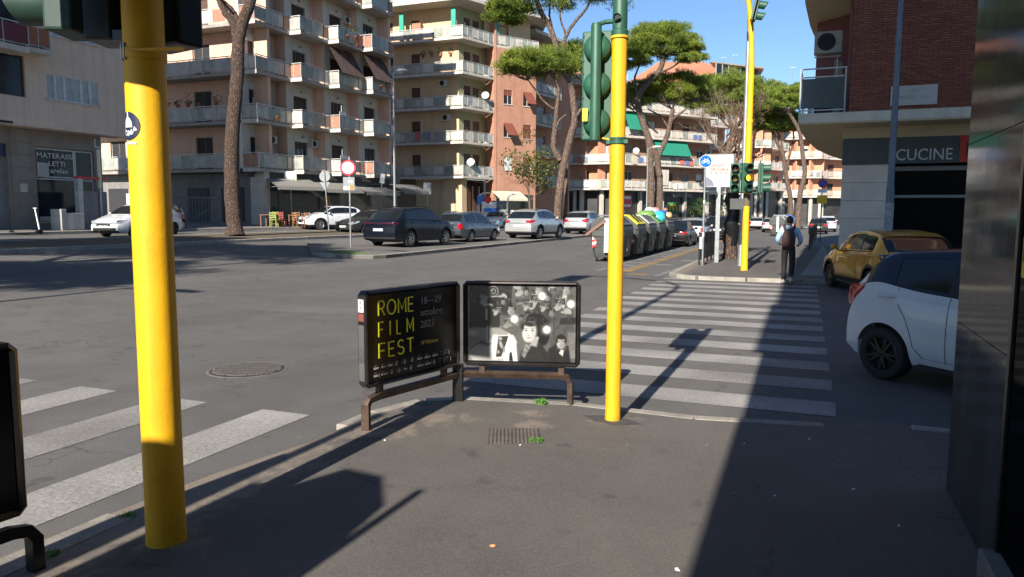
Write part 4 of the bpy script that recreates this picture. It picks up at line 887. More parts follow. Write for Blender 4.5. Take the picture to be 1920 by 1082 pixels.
# ================================================================ waste containers
BIN = M('bin_dark_green_grey', (.055, .06, .056), .55, var=.2, vs=5, dirt=.35); HZ = (M('hazard_white', (.7, .7, .68), .5), M('hazard_red', (.6, .03, .03), .5))
def waste_bin(x, y, label, lid, arm=False, spill=None, group='street waste containers in a row'):
    t = thing('waste_container', label, 'waste container', (x, y, 0), 0, group)
    w_, L, h = 1.28, 1.75, 1.18
    m = MB()
    vs = []
    for z, k in ((.16, .84), (.3, .88), (h*.8, .99), (h*.81, 1.03), (h, 1.03)):
        a, b = w_/2*k, L/2*k; c = .12
        vs += [(-a+c, -b, z), (a-c, -b, z), (a, -b+c, z), (a, b-c, z), (a-c, b, z), (-a+c, b, z), (-a, b-c, z), (-a, -b+c, z)]
    m.add(vs, [(j*8+k, j*8+(k+1) % 8, (j+1)*8+(k+1) % 8, (j+1)*8+k) for j in range(4) for k in range(8)]+[tuple(range(7, -1, -1)), tuple(32+k for k in range(8))])
    m.build('tub', BIN, t, bevel=.015)
    # hood: slopes up from the street side to a ridge
    m = MB(); m.ext([(-w_/2*1.02, h), (w_/2*1.02, h), (w_/2*.95, h+.16), (w_*.12, h+.50), (-w_*.30, h+.50), (-w_/2*.98, h+.2)], 'y', -L/2*1.0, L/2*1.0); m.build('hood', BIN, t, bevel=.03)
    m = MB(); m.ext([(w_/2*.93, h+.18), (w_*.13, h+.52), (-w_*.28, h+.53), (-w_*.28, h+.56), (w_*.15, h+.56), (w_/2*.97, h+.21)], 'y', -L/2*1.02, -L/2*.86)
    m = MB(); m.ext([(w_/2*.93, h+.18), (w_*.13, h+.52), (-w_*.28, h+.53), (-w_*.28, h+.58), (w_*.155, h+.58), (w_/2*.98, h+.22)], 'y', -L/2*1.0, L/2*.9); m.build('lid', lid, t, bevel=.015)
    for y_ in (-.45, .15):
        m = MB(); m.ext([(w_/2*.86, h+.30), (w_*.17, h+.585), (w_*.16, h+.55), (w_/2*.84, h+.27)], 'y', y_, y_+.34); m.build('lid_slot', DARK, t)
    for z in np.linspace(.35, .95, 6):
        k = .88+.11*(z-.3)/.65; m = MB(); m.box(-w_/2*k*.8, w_/2*k*.5, -L/2*k-.012, -L/2*k+.02, z-.012, z+.012); m.build('rib', BIN, t)
    for k in range(5):
        m = MB(); y0 = -L/2*.96-.015; xx = w_/2*.52
        m.add([(xx, y0, .52+k*.1), (xx+.15, y0+.0, .58+k*.1), (xx+.15, y0, .68+k*.1), (xx, y0, .62+k*.1)], [(0, 1, 2, 3)]); m.build('hazard_stripe', HZ[(k+1) % 2], t)
    for k in range(5):
        m = MB(); y0 = -L/2*.96-.015; xx = -w_/2*.86
        m.add([(xx, y0, .52+k*.1), (xx+.15, y0+.0, .58+k*.1), (xx+.15, y0, .68+k*.1), (xx, y0, .62+k*.1)], [(0, 1, 2, 3)]); m.build('hazard_stripe', HZ[(k+1) % 2], t)
    m = MB(); m.box(w_/2*.93, w_/2*.99, -.2, .1, .4, .85); m.build('pocket', M('bin_pocket_grey', (.2, .21, .2), .6), t)
    for a in (-1, 1):
        for b in (-1, 1): m = MB(); m.lathe([(0, -.03), (.08, -.03), (.08, .03), (0, .03)], 12, (a*w_*.34, b*L*.36, .08), 'x'); m.build('caster', RUBBER, t)
    m = MB(); m.box(-.08, .12, -L/2*1.08, -L/2*.99, .35, 1.62); m.build('lifting_plate', M('pale_steel', (.5, .52, .52), .5, .3, dirt=.3), t, bevel=.01)
    if arm: m = MB(); m.bar((-.02, -L/2*1.08, 1.55), (-w_*.62, -L/2*1.0, 1.0), .05, .1); m.build('lever_arm', M('rusty_arm', (.2, .1, .07), .7), t)
    return t
LY = M('lid_yellow', (.7, .6, .02), .45, dirt=.15); LG = M('lid_grey', (.35, .36, .37), .5); LB = M('lid_dark', (.12, .12, .13), .45)
waste_bin(-6.85, 27.75, 'waste container with dark lid and hinged arm, nearest the camera', LB, True)
waste_bin(-6.85, 30.3, 'waste container with bright yellow lid, second in the row', LY)
waste_bin(-6.85, 32.7, 'waste container with pale grey lid, between yellow and overflowing ones', LG)
waste_bin(-6.85, 35.1, 'waste container buried under green and turquoise bags', M('lid_green', (.1, .25, .07), .5))
waste_bin(-6.85, 37.5, 'waste container with blue and pink bags on top, farthest of the near row', LB)
def bag(x, y, z, r, col, label, sq=.8):
    m = MB(); m.ell((0, 0, 0), (r*1.1, r, r*sq), 14, 10, .09); m.ell((r*.3, r*.2, r*sq*.35), (r*.7, r*.6, r*sq*.6), 9, 7, .22); m.ell((-r*.5, -r*.2, -r*sq*.1), (r*.6, r*.6, r*sq*.7), 9, 7, .2)
    return tag(m.build('rubbish_bag', M('bag_'+'_'.join(str(int(c*100)) for c in col), col, .35, var=.25, vs=20), loc=(x, y, z), smooth=True, ang=70), label, 'rubbish bag')
bag(-7.0, 34.8, 1.75, .42, (.16, .3, .08), 'big green rubbish bag heaped on the fourth container', .5)
bag(-6.5, 35.2, 1.62, .34, (.05, .42, .42), 'turquoise rubbish bag slumped over the side of the fourth container', .9)
bag(-7.0, 35.6, 1.98, .18, (.6, .65, .68), 'white rubbish bag on top of the green bag')
bag(-6.75, 37.2, 1.75, .28, (.02, .12, .6), 'bright blue rubbish bag on the fifth container')
bag(-7.1, 37.6, 1.95, .22, (.6, .28, .3), 'pink rubbish bag lying above the blue one')
bag(-6.5, 37.9, 1.72, .22, (.55, .38, .22), 'pile of cream and brown paper bags on the fifth container')
bag(-6.7, 38.2, 2.0, .14, (.3, .16, .12), 'small brown rubbish bag on top of the fifth container')
for i, (x, y, l, lab) in enumerate(((.0, 66, LG, 'waste container with grey lid beyond the walking man'), (.3, 69.5, LG, 'pale-lidded waste container farther up the right kerb'), (.7, 74, M('lid_blue', (.02, .15, .55), .4), 'waste container with blue lid up the right kerb'))):
    waste_bin(x-2.1, y, lab, l, group='waste containers beyond the walking man')
# ================================================================ cars
GLASS = M('car_glass', (.010, .012, .014), .07, var=.3, vs=3, spec=.55)
TRIM = M('car_trim_black', (.015, .015, .016), .55, var=.2, vs=10)
HEADL = M('headlamp_glass', (.45, .47, .5), .12, .3, coat=1); TAILL = M('taillamp_red', (.38, .01, .015), .15, coat=1)
RIM = M('alloy_rim', (.42, .43, .44), .35, .8, dirt=.2); RIMB = M('alloy_rim_black', (.02, .02, .021), .3, .4)
PLATE = M('number_plate', (.6, .6, .58), .5)
def interp(pts, s):
    if s <= pts[0][0]: return pts[0][1]
    for (a, b), (c, d) in zip(pts[:-1], pts[1:]):
        if s <= c: return b+(d-b)*(s-a)/(c-a) if c > a else d
    return pts[-1][1]
def smooth_fn(pts, L, k=.10):
    def f(s):
        n = 7; tot = 0
        for i in range(n):
            q = s+(i-(n-1)/2)/(n-1)*2*k; tot += interp(pts, min(max(q, 0), L))
        return tot/n
    return f
SHAPES = {
 # name: L W H wheelbase front-overhang wheel-r  top profile from tail (s,z)   belt (s,z)   pillar data
 'hatch': dict(L=3.95, W=1.70, H=1.48, wb=2.48, fo=.80, r=.305,
    top=[(0, .72), (.03, .93), (.10, 1.03), (.50, 1.34), (.80, 1.43), (1.4, 1.475), (2.0, 1.465), (2.35, 1.39), (3.05, 1.0), (3.5, .90), (3.80, .76), (3.95, .60)],
    belt=[(0, .95), (.5, 1.02), (1.2, .98), (3.0, .93), (3.95, .62)], rw=(.12, .54), ws=(2.32, 3.02), sw=(.66, 2.98), bp=(1.38, 1.46)),
 'mini': dict(L=3.47, W=1.60, H=1.46, wb=2.34, fo=.62, r=.292,
    top=[(0, .62), (.02, .85), (.10, 1.05), (.30, 1.33), (.46, 1.41), (1.1, 1.46), (1.75, 1.445), (2.05, 1.38), (2.72, .99), (3.1, .88), (3.36, .74), (3.47, .58)],
    belt=[(0, .95), (.35, 1.08), (.9, 1.0), (1.6, .955), (2.7, .92), (3.47, .6)], rw=(.10, .36), ws=(2.02, 2.66), sw=(.60, 2.62), bp=(1.20, 1.32)),
 'suv': dict(L=4.55, W=1.86, H=1.68, wb=2.70, fo=.92, r=.36,
    top=[(0, .80), (.04, 1.02), (.14, 1.12), (.66, 1.50), (.98, 1.61), (1.7, 1.67), (2.4, 1.66), (2.75, 1.58), (3.42, 1.16), (4.0, 1.06), (4.38, .92), (4.55, .70)],
    belt=[(0, 1.05), (.6, 1.17), (1.4, 1.12), (3.3, 1.07), (4.55, .75)], rw=(.16, .68), ws=(2.72, 3.36), sw=(.80, 3.36), bp=(1.62, 1.72)),
 'wagon': dict(L=4.25, W=1.68, H=1.49, wb=2.47, fo=.85, r=.30,
    top=[(0, .75), (.03, .92), (.08, 1.0), (.32, 1.36), (.5, 1.43), (1.4, 1.49), (2.2, 1.47), (2.55, 1.39), (3.2, 1.0), (3.75, .92), (4.1, .78), (4.25, .6)],
    belt=[(0, .93), (.5, .97), (1.4, .95), (3.1, .91), (4.25, .64)], rw=(.09, .34), ws=(2.5, 3.15), sw=(.45, 3.12), bp=(1.55, 1.63)),
 'sedan': dict(L=4.45, W=1.76, H=1.45, wb=2.62, fo=.85, r=.32,
    top=[(0, .72), (.05, .93), (.15, .98), (.55, 1.01), (1.15, 1.34), (1.5, 1.43), (2.1, 1.45), (2.6, 1.38), (3.3, .98), (3.9, .88), (4.3, .74), (4.45, .58)],
    belt=[(0, .9), (.6, .96), (1.4, .93), (3.2, .9), (4.45, .6)], rw=(.6, 1.2), ws=(2.56, 3.22), sw=(1.0, 3.2), bp=(1.78, 1.86)),
}
def make_car(shape, paint, label, x, y, z, rz, group=None, name='parked_car', res=1.0, scale=1.0, roofmat=None, rim=None, clad=False, lit=False, detail=True, plate=None, tail='std'):
    S_ = SHAPES[shape]; L, W, H, r = S_['L'], S_['W'], S_['H'], S_['r']
    t = thing(name, label, 'car', (x, y, z), R_(rz), group); t.scale = (scale,)*3
    sf = L-S_['fo']; sr = sf-S_['wb']; Ra = r*1.17
    topf = smooth_fn(S_['top'], L, .07); beltf = smooth_fn(S_['belt'], L, .12)
    zbase = .24 if shape == 'suv' else .2
    st = set(np.round(np.linspace(0, L, int(L/(.075/res))+1), 4))
    for c in (sf, sr):
        for q in np.linspace(-Ra, Ra, int(14*res)+1): st.add(round(c+q*.999, 4))
        st.add(round(c-Ra*1.004, 4)); st.add(round(c+Ra*1.004, 4))
    st |= {.02, .06, L-.02, L-.06, S_['rw'][0], S_['rw'][1], S_['ws'][0], S_['ws'][1], S_['sw'][0], S_['sw'][1], S_['bp'][0], S_['bp'][1]}
    st = sorted(st); st = [s for i, s in enumerate(st) if i == 0 or s-st[i-1] > .006]
    nl = int(10*res)+2
    def wf(s):
        e = .75; k = 1.0
        if s < e: k -= .13*((e-s)/e)**2.6
        if s > L-e: k -= .17*((s-L+e)/e)**2.4
        return W/2*k
    fx = [(0, .90), (.10, .955), (.22, .985), (.45, 1.0), (.62, 1.0), (.80, .985), (.90, .965), (1, .925)]
    zlow0 = [(0, .34), (.12, zbase+.04), (.4, zbase), (L-.4, zbase-.02), (L-.1, zbase), (L, .30)]
    rings = []
    for s in st:
        zt = topf(s); zb = min(beltf(s), zt-.03); w_ = wf(s); z0 = interp(zlow0, s)
        zl = z0
        for c in (sf, sr):
            if abs(s-c) < Ra: zl = max(zl, r+math.sqrt(max(0, Ra*Ra-(s-c)**2)))
        P = []
        for j in range(nl):
            q = j/(nl-1); z_ = zl+(zb-zl)*q; tt = max(0, min(1, (z_-zbase)/(zb-zbase)))
            fl = .012 if any(abs(s-c) < Ra*1.25 for c in (sf, sr)) else 0
            P.append((w_*interp(fx, tt)+fl*(1-tt), z_))
        hg = zt-zb; xb = P[-1][0]; xr = xb-.30*hg-.02*(hg > .1); hr = min(.05, hg*.35)
        P.append((xb+(xr-xb)*.10, zb+(hg-hr)*.09))
        P.append((xb+(xr-xb)*.86, zb+(hg-hr)*.87))
        P.append((xr, zt-hr)); P.append((xr*.93, zt-hr*.45)); P.append((xr*.72, zt-hr*.15)); P.append((xr*.38, zt-hr*.02)); P.append((0, zt))
        rings.append(P)
    K = len(rings[0]); full = 2*K-1
    jb = nl-1
    V = []
    for s, P in zip(st, rings):
        w_ = wf(s); ew = 0
        if s < .8: ew = -((.8-s)/.8)**2
        if s > L-.8: ew = ((s-L+.8)/.8)**2
        for k in range(full):
            (x_, z_), sg = (P[k], 1) if k < K else (P[full-1-k], -1)
            b = ew*(.13 if ew > 0 else .07)*(1-min(1, abs(x_)/(W/2))**2)
            V.append((sg*x_, s-L/2+b, z_))
    n = len(st); F = []; meta = []
    for i in range(n-1):
        for k in range(full-1):
            F.append((i*full+k, i*full+k+1, (i+1)*full+k+1, (i+1)*full+k)); kk = k if k < K-1 else full-2-k
            meta.append(('s' if kk < jb else ('g' if kk in (jb, jb+1, jb+2) else 't'), (st[i]+st[i+1])/2, kk, 1 if k < K-1 else -1))
    # end caps
    for end, i in ((0, 0), (1, n-1)):
        nx = int(8*res)+2; base = len(V); s = st[i]; P = rings[i]
        for j in range(nl):
            x_, z_ = P[j]
            for a in range(nx+1):
                u = 1-2*a/nx; b = (1 if end else -1)*(.13 if end else .07)*(1-min(1, abs(u*x_)/(W/2))**2)
                zz = z_ if j < nl-1 else z_
                V.append((u*x_, s-L/2+b+(.012*math.sin(j/(nl-1)*PI) if end else -.02*math.sin(j/(nl-1)*PI)), zz))
        for j in range(nl-1):
            for a in range(nx):
                q = (base+j*(nx+1)+a, base+j*(nx+1)+a+1, base+(j+1)*(nx+1)+a+1, base+(j+1)*(nx+1)+a)
                F.append(q if end else q[::-1]); meta.append(('f' if end else 'r', s, j, 1))
        top = [i*full+k for k in range(jb, full-jb)]
        F.append(tuple(top[::-1]) if end else tuple(top)); meta.append(('c', s, 0, 1))
    V = np.array(V)
    cent = [V[list(f)].mean(axis=0) for f in F]
    used = [None]*len(F)
    def pick(name_, cond):
        for i, (m_, c) in enumerate(zip(meta, cent)):
            if used[i] is None and cond(m_[0], m_[1], m_[2], m_[3], c): used[i] = name_
    rw, ws, sw, bp = S_['rw'], S_['ws'], S_['sw'], S_['bp']
    hgt = lambda s: topf(s)-beltf(s)
    pick('windscreen', lambda t_, s, k, sg, c: t_ == 't' and ws[0] < s < ws[1] and k >= jb+3)
    pick('rear_window', lambda t_, s, k, sg, c: t_ == 't' and rw[0] < s < rw[1] and k >= jb+3)
    mid = (bp[0]+bp[1])/2
    for a, b, nm in ((sw[0], bp[0], 'side_window_rear'), (bp[1], sw[1], 'side_window_front')):
        for sg0, sd_ in ((1, 'r'), (-1, 'l')):
            pick(nm+sd_, lambda t_, s, k, sg, c: t_ == 'g' and k == jb+1 and a < s < b and sg == sg0 and hgt(s) > .16)
    pick('pillar', lambda t_, s, k, sg, c: t_ == 'g' and k == jb+1 and bp[0] <= s <= bp[1])
    zt_ = {'hatch': (.72, .98), 'mini': (.75, 1.05), 'suv': (.88, 1.06), 'wagon': (.62, .92), 'sedan': (.68, .86)}[shape]
    pick('grille', lambda t_, s, k, sg, c: t_ == 'f' and abs(c[0]) < W*.22 and .5 < c[2] < .72)
    pick('lower_grille', lambda t_, s, k, sg, c: t_ == 'f' and abs(c[0]) < W*.36 and c[2] < .42)
    pick('bumper_trim', lambda t_, s, k, sg, c: (t_ == 'r' and c[2] < .42))
    if clad:
        pick('cladding', lambda t_, s, k, sg, c: t_ in 'sfr' and (c[2] < zbase+.14 or any((math.hypot(c[1]+L/2-q, c[2]-r) < Ra+.065) for q in (sf, sr))))
    if roofmat: pick('roof', lambda t_, s, k, sg, c: (t_ in 'tg' and k >= jb+2 and hgt(s) > .2) or (t_ == 'g' and hgt(s) > .18))
    def sub(name_, mt, off=0.0, ident=None):
        fs = [F[i] for i in range(len(F)) if used[i] == (ident or name_)] if ident != 'body' else [F[i] for i in range(len(F)) if used[i] is None]
        if not fs: return None
        ids = sorted({v for f in fs for v in f}); mp_ = {v: i for i, v in enumerate(ids)}
        me = bpy.data.meshes.new(name_); me.from_pydata([tuple(V[v]) for v in ids], [], [tuple(mp_[v] for v in f) for f in fs])
        me.polygons.foreach_set('use_smooth', [True]*len(me.polygons)); me.update()
        if off:
            nrm = [v.normal.copy() for v in me.vertices]
            for v, q in zip(me.vertices, nrm): v.co += q*off
        me.set_sharp_from_angle(angle=R_(50)); return link(name_, me, mt, t)
    body = sub('body', paint, 0, 'body')
    # check that normals point outwards
    c0 = body.data.polygons[len(body.data.polygons)//2]
    if (Vector((c0.center.x, 0, c0.center.z-.5))).dot(c0.normal) < 0: flip = True
    else: flip = False
    g = -.012
    if flip: g = .012
    for nm, idn in (('windscreen', None), ('rear_window', None), ('side_window', 'side_window_rearr'), ('side_window', 'side_window_rearl'), ('side_window', 'side_window_frontr'), ('side_window', 'side_window_frontl')):
        sub(nm, GLASS, g*.5, idn or nm)
    sub('pillar', TRIM if not (shape == 'wagon') else paint, g*.3)
    def side_at(s, z_):
        P = rings[min(range(n), key=lambda i: abs(st[i]-s))]
        for (xa, za), (xb_, zb_) in zip(P[:-1], P[1:]):
            if za <= z_ <= zb_+1e-6: return xa+(xb_-xa)*(z_-za)/(zb_-za+1e-9)
        return P[0][0] if z_ < P[0][1] else P[nl-1][0]
    def lamp(nm, mt, front, xin, sout, prof, off=.012):
        # prof: list of (u, zlow, zhigh); u<0 on the end face (from xin to the corner), u>0 along the side
        for sg in (1, -1):
            m = MB(); cols = []; nu = 15; nz = 6
            for i in range(nu+1):
                u = -1+2*i/nu; zl = np.interp(u, [p_[0] for p_ in prof], [p_[1] for p_ in prof]); zh = np.interp(u, [p_[0] for p_ in prof], [p_[2] for p_ in prof]); col_ = []
                for j in range(nz+1):
                    zz = zl+(zh-zl)*j/nz; bulge = off*math.sin(PI*min(1, max(0, .08+.84*j/nz)))
                    if u < 0:
                        xe = side_at(L-.005 if front else .005, zz); xx = xin+(xe-xin)*(1+u); b = (.13 if front else .07)*(1-min(1, xx/(W/2))**2); yy = (L/2+b+bulge+.004) if front else (-L/2-b-bulge-.012)
                        xx += bulge*(1+u)
                    else:
                        s_ = (L-sout*u) if front else sout*u; xx = side_at(s_, zz)+bulge; e_ = (s_-L+.8)/.8 if front else (.8-s_)/.8; b = (.13 if front else .07)*max(0, e_)**2*(1-min(1, xx/(W/2))**2); yy = s_-L/2+(b if front else -b)+(1-u)*(bulge+.006)*(1 if front else -1)
                    col_.append((sg*xx, yy, zz))
                cols += col_
            m.add(cols, [(i*(nz+1)+j, (i+1)*(nz+1)+j, (i+1)*(nz+1)+j+1, i*(nz+1)+j+1) for i in range(nu) for j in range(nz)]); m.build(nm, mt, t, smooth=True, ang=80)
    z0_, z1_ = zt_; zm = (z0_+z1_)/2
    TL = TAILL if tail != 'dark' else M('taillamp_smoked', (.05, .008, .02), .12, coat=1)
    if shape in ('wagon',): lamp('taillight', TL, False, W*.34, .14, [(-1, z0_+.02, z1_-.04), (0, z0_, z1_), (1, z0_+.02, z1_-.02)])
    elif shape == 'suv' and tail == 'dark': lamp('taillight', TL, False, .05, .22, [(-1, z1_-.10, z1_-.06), (-.3, z1_-.11, z1_-.04), (0, z1_-.13, z1_-.02), (1, z1_-.08, z1_-.05)])
    elif shape == 'mini': lamp('taillight', TL, False, W*.40, .22, [(-1, z0_+.08, z0_+.18), (-.3, z0_+.02, z1_-.10), (.2, z0_+.03, z1_-.03), (1, z1_-.06, z1_+.0)])
    else: lamp('taillight', TL, False, W*.27, .34, [(-1, zm-.03, zm+.06), (-.2, z0_+.02, z1_-.03), (.1, z0_+.0, z1_), (1, z1_-.07, z1_-.02)])
    hz = .66 if shape != 'suv' else .84
    lamp('headlight', HEADL, True, W*.26, .46, [(-1, hz-.05, hz+.02), (-.2, hz-.09, hz+.06), (.1, hz-.07, hz+.09), (1, hz+.07, hz+.12)])
    sub('grille', TRIM, g*.5); sub('lower_grille', TRIM, g*.6); sub('bumper_trim', TRIM if shape != 'mini' else paint, 0)
    if clad: sub('cladding', TRIM, -g*.5)
    if roofmat: sub('roof', roofmat, 0)
    if flip:
        for o in bpy.data.objects:
            if o.parent == t: o.data.flip_normals()
    # dark core
    m = MB(); m.box(-(W/2-.24), W/2-.24, -L/2+.25, L/2-.3, zbase-.03, beltf(L*.5)-.1)
    for sx_ in (-1, 1): m.box(sx_*(W/2-.07)-.02, sx_*(W/2-.07)+.02, sr+Ra-L/2+.02, sf-Ra-L/2-.02, zbase+.0, .7)
    m.build('underbody', TRIM, t)
    # wheels
    rimm = rim or RIM; wd = .2
    prof = [(r*.60, -wd/2), (r*.70, -wd/2-.004), (r*.92, -wd/2+.0), (r*.99, -wd/2+.03), (r, 0), (r*.99, wd/2-.03), (r*.92, wd/2), (r*.70, wd/2+.004), (r*.64, wd/2-.01), (r*.62, wd/2-.07), (r*.2, wd/2-.08), (0, wd/2-.08)]
    ty = MB(); ty.lathe(prof, 30, (0, 0, 0), 'x'); tme = ty.mesh('wheel', True)
    rm = MB(); rm.lathe([(r*.64, wd/2-.012), (r*.60, wd/2-.006), (r*.55, wd/2-.03)], 30, (0, 0, 0), 'x'); rm.lathe([(0, wd/2-.012), (r*.13, wd/2-.015), (r*.16, wd/2-.05)], 16, (0, 0, 0), 'x')
    nsp = 10 if rimm is RIMB else 7
    for k in range(nsp):
        a = 2*PI*k/nsp+(.12 if rimm is RIMB and k % 2 else 0)*2; ca, sa = math.cos(a), math.sin(a)
        rm.bar((wd/2-.03, ca*r*.1, sa*r*.1), (wd/2-.022, ca*r*.6, sa*r*.6), .03 if rimm is RIMB else .045, .03 if rimm is RIMB else .045)
    rme = rm.mesh('rim', True)
    for c in (sf, sr):
        for sg in (1, -1):
            o = link('wheel', tme, RUBBER, t, (sg*(W/2-wd/2-.015), c-L/2, r), (0, 0, 0 if sg > 0 else PI)); link('rim', rme, rimm, o)
    for sg in (1, -1):   # mirrors
        sm = ws[1]-.35; m = MB(); m.ell((sg*(wf(sm)+.06), sm-L/2, beltf(sm)+.09), (.085, .055, .065), 12, 8); m.bar((sg*(wf(sm)-.06), sm-L/2, beltf(sm)+.03), (sg*(wf(sm)+.03), sm-L/2, beltf(sm)+.06), .05, .035); m.build('mirror', roofmat or paint, t, smooth=True)
    if detail:
        def side_x(s, z_):
            P = rings[min(range(n), key=lambda i: abs(st[i]-s))]
            for (xa, za), (xb_, zb_) in zip(P[:nl-1], P[1:nl]):
                if za <= z_ <= zb_: return xa+(xb_-xa)*(z_-za)/(zb_-za+1e-9)
            return P[nl-1][0] if z_ > P[nl-1][1] else P[0][0]
        s1, s2, s3 = bp[0]+.04, ws[1]-.22, sr+Ra*.55
        for sg in (1, -1):
            for sdx, lo in ((s1, zbase+.1), (s2, zbase+.12), (s3, None)):
                pts = []
                z1 = beltf(sdx)-.01; lo_ = lo if lo else r+Ra*.93
                if lo: seq = [(sdx, zz) for zz in np.linspace(lo_, z1, 9)]
                else: seq = [(sr+Ra*1.14+.10, zbase+.12), (sr+Ra*1.12, .42), (sr+Ra*.98, .58), (sr+Ra*.80, .72), (sr+Ra*.55, .84), (sr+Ra*.45, z1)]
                for q, zz in seq: pts.append((sg*(side_x(q, zz)+.0005), q-L/2, zz))
                m = MB(); m.path(pts, .0045, 4); m.build('door_seam', TRIM, t)
            pts = [(sg*(side_x(q, zbase+.11)+.0005), q-L/2, zbase+.12) for q in np.linspace(sr+Ra*1.3, sf-Ra*1.1, 9)]
            m = MB(); m.path(pts, .004, 4); m.build('sill_seam', TRIM, t)
            for q in (s1-.62 if shape != 'mini' else s1-.70, s2-.86):
                zz = beltf(q)-.13; xx = side_x(q, zz)
                m = MB(); m.path([(sg*(xx+.0), q-.10-L/2, zz), (sg*(xx+.022), q-.07-L/2, zz+.005), (sg*(xx+.024), q+.07-L/2, zz+.005), (sg*xx, q+.1-L/2, zz)], [.012, .016, .016, .012], 8); m.build('door_handle', paint, t, smooth=True)
            m = MB(); m.path([(sg*(wf(q)*.925+.004), q-L/2, beltf(q)+.012) for q in np.linspace(sw[0], sw[1]-.1, 12)], .010, 5); m.build('window_trim', TRIM, t)
    py_ = -L/2-.075; m = MB(); zpl = .62 if shape not in ('suv', 'mini') else .72
    m.box(-.25, .25, py_-.035, py_+.05, zpl-.055, zpl+.055); m.build('number_plate', plate or PLATE, t)
    m = MB(); m.box(-.25, .25, L/2+.09, L/2+.145, .42, .52); m.build('number_plate', plate or PLATE, t)
    if shape in ('suv', 'wagon'):
        for sg in (1, -1):
            m = MB(); m.path([(sg*(W*.36), q-L/2, topf(q)+.02) for q in np.linspace(.75, ws[0]-.1, 8)], .018, 6); m.build('roof_rail', TRIM if clad else GALV, t)
    return t
CW = mat_car('paint_white', (.62, .64, .66)); CY = mat_car('paint_gold', (.50, .27, .015), metal=.35); CN = mat_car('paint_navy', (.004, .006, .012)); CBk = mat_car('paint_black', (.005, .005, .006))
CS = mat_car('paint_silver', (.48, .49, .49), metal=.5); CG = mat_car('paint_blue_grey', (.065, .085, .105), metal=.4); CDG = mat_car('paint_dark_grey', (.03, .034, .034), metal=.3)
CLB = mat_car('paint_pale_blue', (.2, .3, .38), metal=.4); CR = mat_car('paint_dark_red', (.2, .015, .015)); CB = mat_car('paint_blue', (.02, .05, .14))
CROOF = mat_car('paint_dark_blue_roof', (.012, .02, .04))
make_car('mini', CW, 'white hatchback with dark roof and black wheels in shade, cut by the granite wall', 2.26, 8.60, 0, -133, res=2.0, roofmat=CROOF, rim=RIMB)
make_car('hatch', CY, 'golden yellow hatchback parked in the shade behind the white hatchback', 1.76, 19.15, 0, 17, res=1.8, rim=RIMB, clad=True, tail='dark')
gk = 'cars parked on the median'
def zg(x, k=0): return gz(x)+(.12 if k else 0)
make_car('suv', CN, 'dark navy SUV parked at the near end of the median, seen from behind', -16.05, 28.55, zg(-16, 1), -6, gk, res=1.3, rim=RIM, plate=M('plate_bluish', (.4, .45, .5), .5), tail='dark', clad=True)
make_car('wagon', CG, 'blue-grey estate car parked between the navy SUV and the silver SUV', -16.0, 34.4, zg(-16, 1), -4, gk, res=1.2)
make_car('suv', CS, 'silver SUV with dark lower trim parked on the median before the big pine', -14.85, 41.4, zg(-14.9, 1), -6, gk, res=1.2, clad=True, scale=1.03)
make_car('hatch', CS, 'silver minivan parked in sun at the far end of the median', -14.95, 52.4, zg(-15, 1), -3, gk, scale=1.12)
make_car('hatch', CLB, 'pale blue car facing us behind the blue-grey estate car', -23.3, 55.5, zg(-23.3), 190)
make_car('suv', CW, 'white SUV parked facing us in front of the cafe awnings', -28.9, 40.9, zg(-28.9), 152, scale=.93, res=1.2, clad=True)
make_car('sedan', CDG, 'dark grey saloon facing us, half hidden behind the navy SUV', -24.2, 38.2, zg(-24.2), 168, res=1.1)
make_car('hatch', CW, 'small white car driving left behind the thick yellow pole with headlight on', -28.5, 25.3, zg(-28.5), 187, name='moving_car', res=1.4, lit=False, rim=RIMB)
make_car('hatch', CB, 'blue car parked behind the small white car at the left', -31.9, 29.4, zg(-31.9), 200, scale=1.0)
make_car('hatch', CW, 'white car standing beyond the silver minivan by the second pine', -19.3, 63.0, zg(-19.3), 185)
make_car('sedan', CBk, 'black saloon parked just beyond the waste containers', -6.75, 42.9, 0, 0, res=1.2)
make_car('wagon', CS, 'silver estate car with tall red lights beyond the black saloon', -6.6, 49.2, 0, 0, scale=1.05)
make_car('suv', CBk, 'black SUV parked left of the far yellow mast', -5.6, 55.0, 0, 0)
ga = 'cars farther up the avenue'
for sh, p, lab, x, y, rz in (('hatch', CDG, 'dark car with red lights in the avenue beyond the bins', -10.2, 62, 0), ('sedan', CBk, 'black car in the left lane far up the avenue', -11.0, 72, 0), ('suv', CDG, 'dark grey SUV parked beyond the black SUV', -5.9, 62, 0),
      ('hatch', CLB, 'pale blue car queueing far up the avenue', -9.5, 80, 0), ('wagon', CS, 'silver estate far behind the billboard post', -6.8, 70, 0), ('hatch', CW, 'white car at the far end of the parked row', -7.3, 88, 0), ('sedan', CG, 'grey-blue saloon in the middle of the avenue far off', -12.4, 90, 0)):
    make_car(sh, p, lab, x, y, 0, rz, ga, detail=False, res=.8)
make_car('hatch', CS, 'silver hatchback driving away between the yellow mast and the walking man', -3.15, 79.5, 0, 0, 'cars driving away up the avenue', name='moving_car')
make_car('wagon', CS, 'grey car ahead of the silver hatchback on the avenue', -5.3, 94, 0, 0, 'cars driving away up the avenue', name='moving_car', detail=False)
make_car('hatch', CDG, 'dark car ahead of the silver hatchback on its right', -1.9, 92, 0, 0, 'cars driving away up the avenue', name='moving_car', detail=False)
for sh, p, lab, x, y in (('suv', CW, 'white van-like car parked under the yellow plate far right', 2.2, 86), ('hatch', CDG, 'dark car parked behind the dark railing', 1.2, 76), ('sedan', CBk, 'black car parked far right under the pines', 1.8, 98)):
    make_car(sh, p, lab, x, y, 0, 0, 'cars parked on the right kerb', detail=False, res=.8)
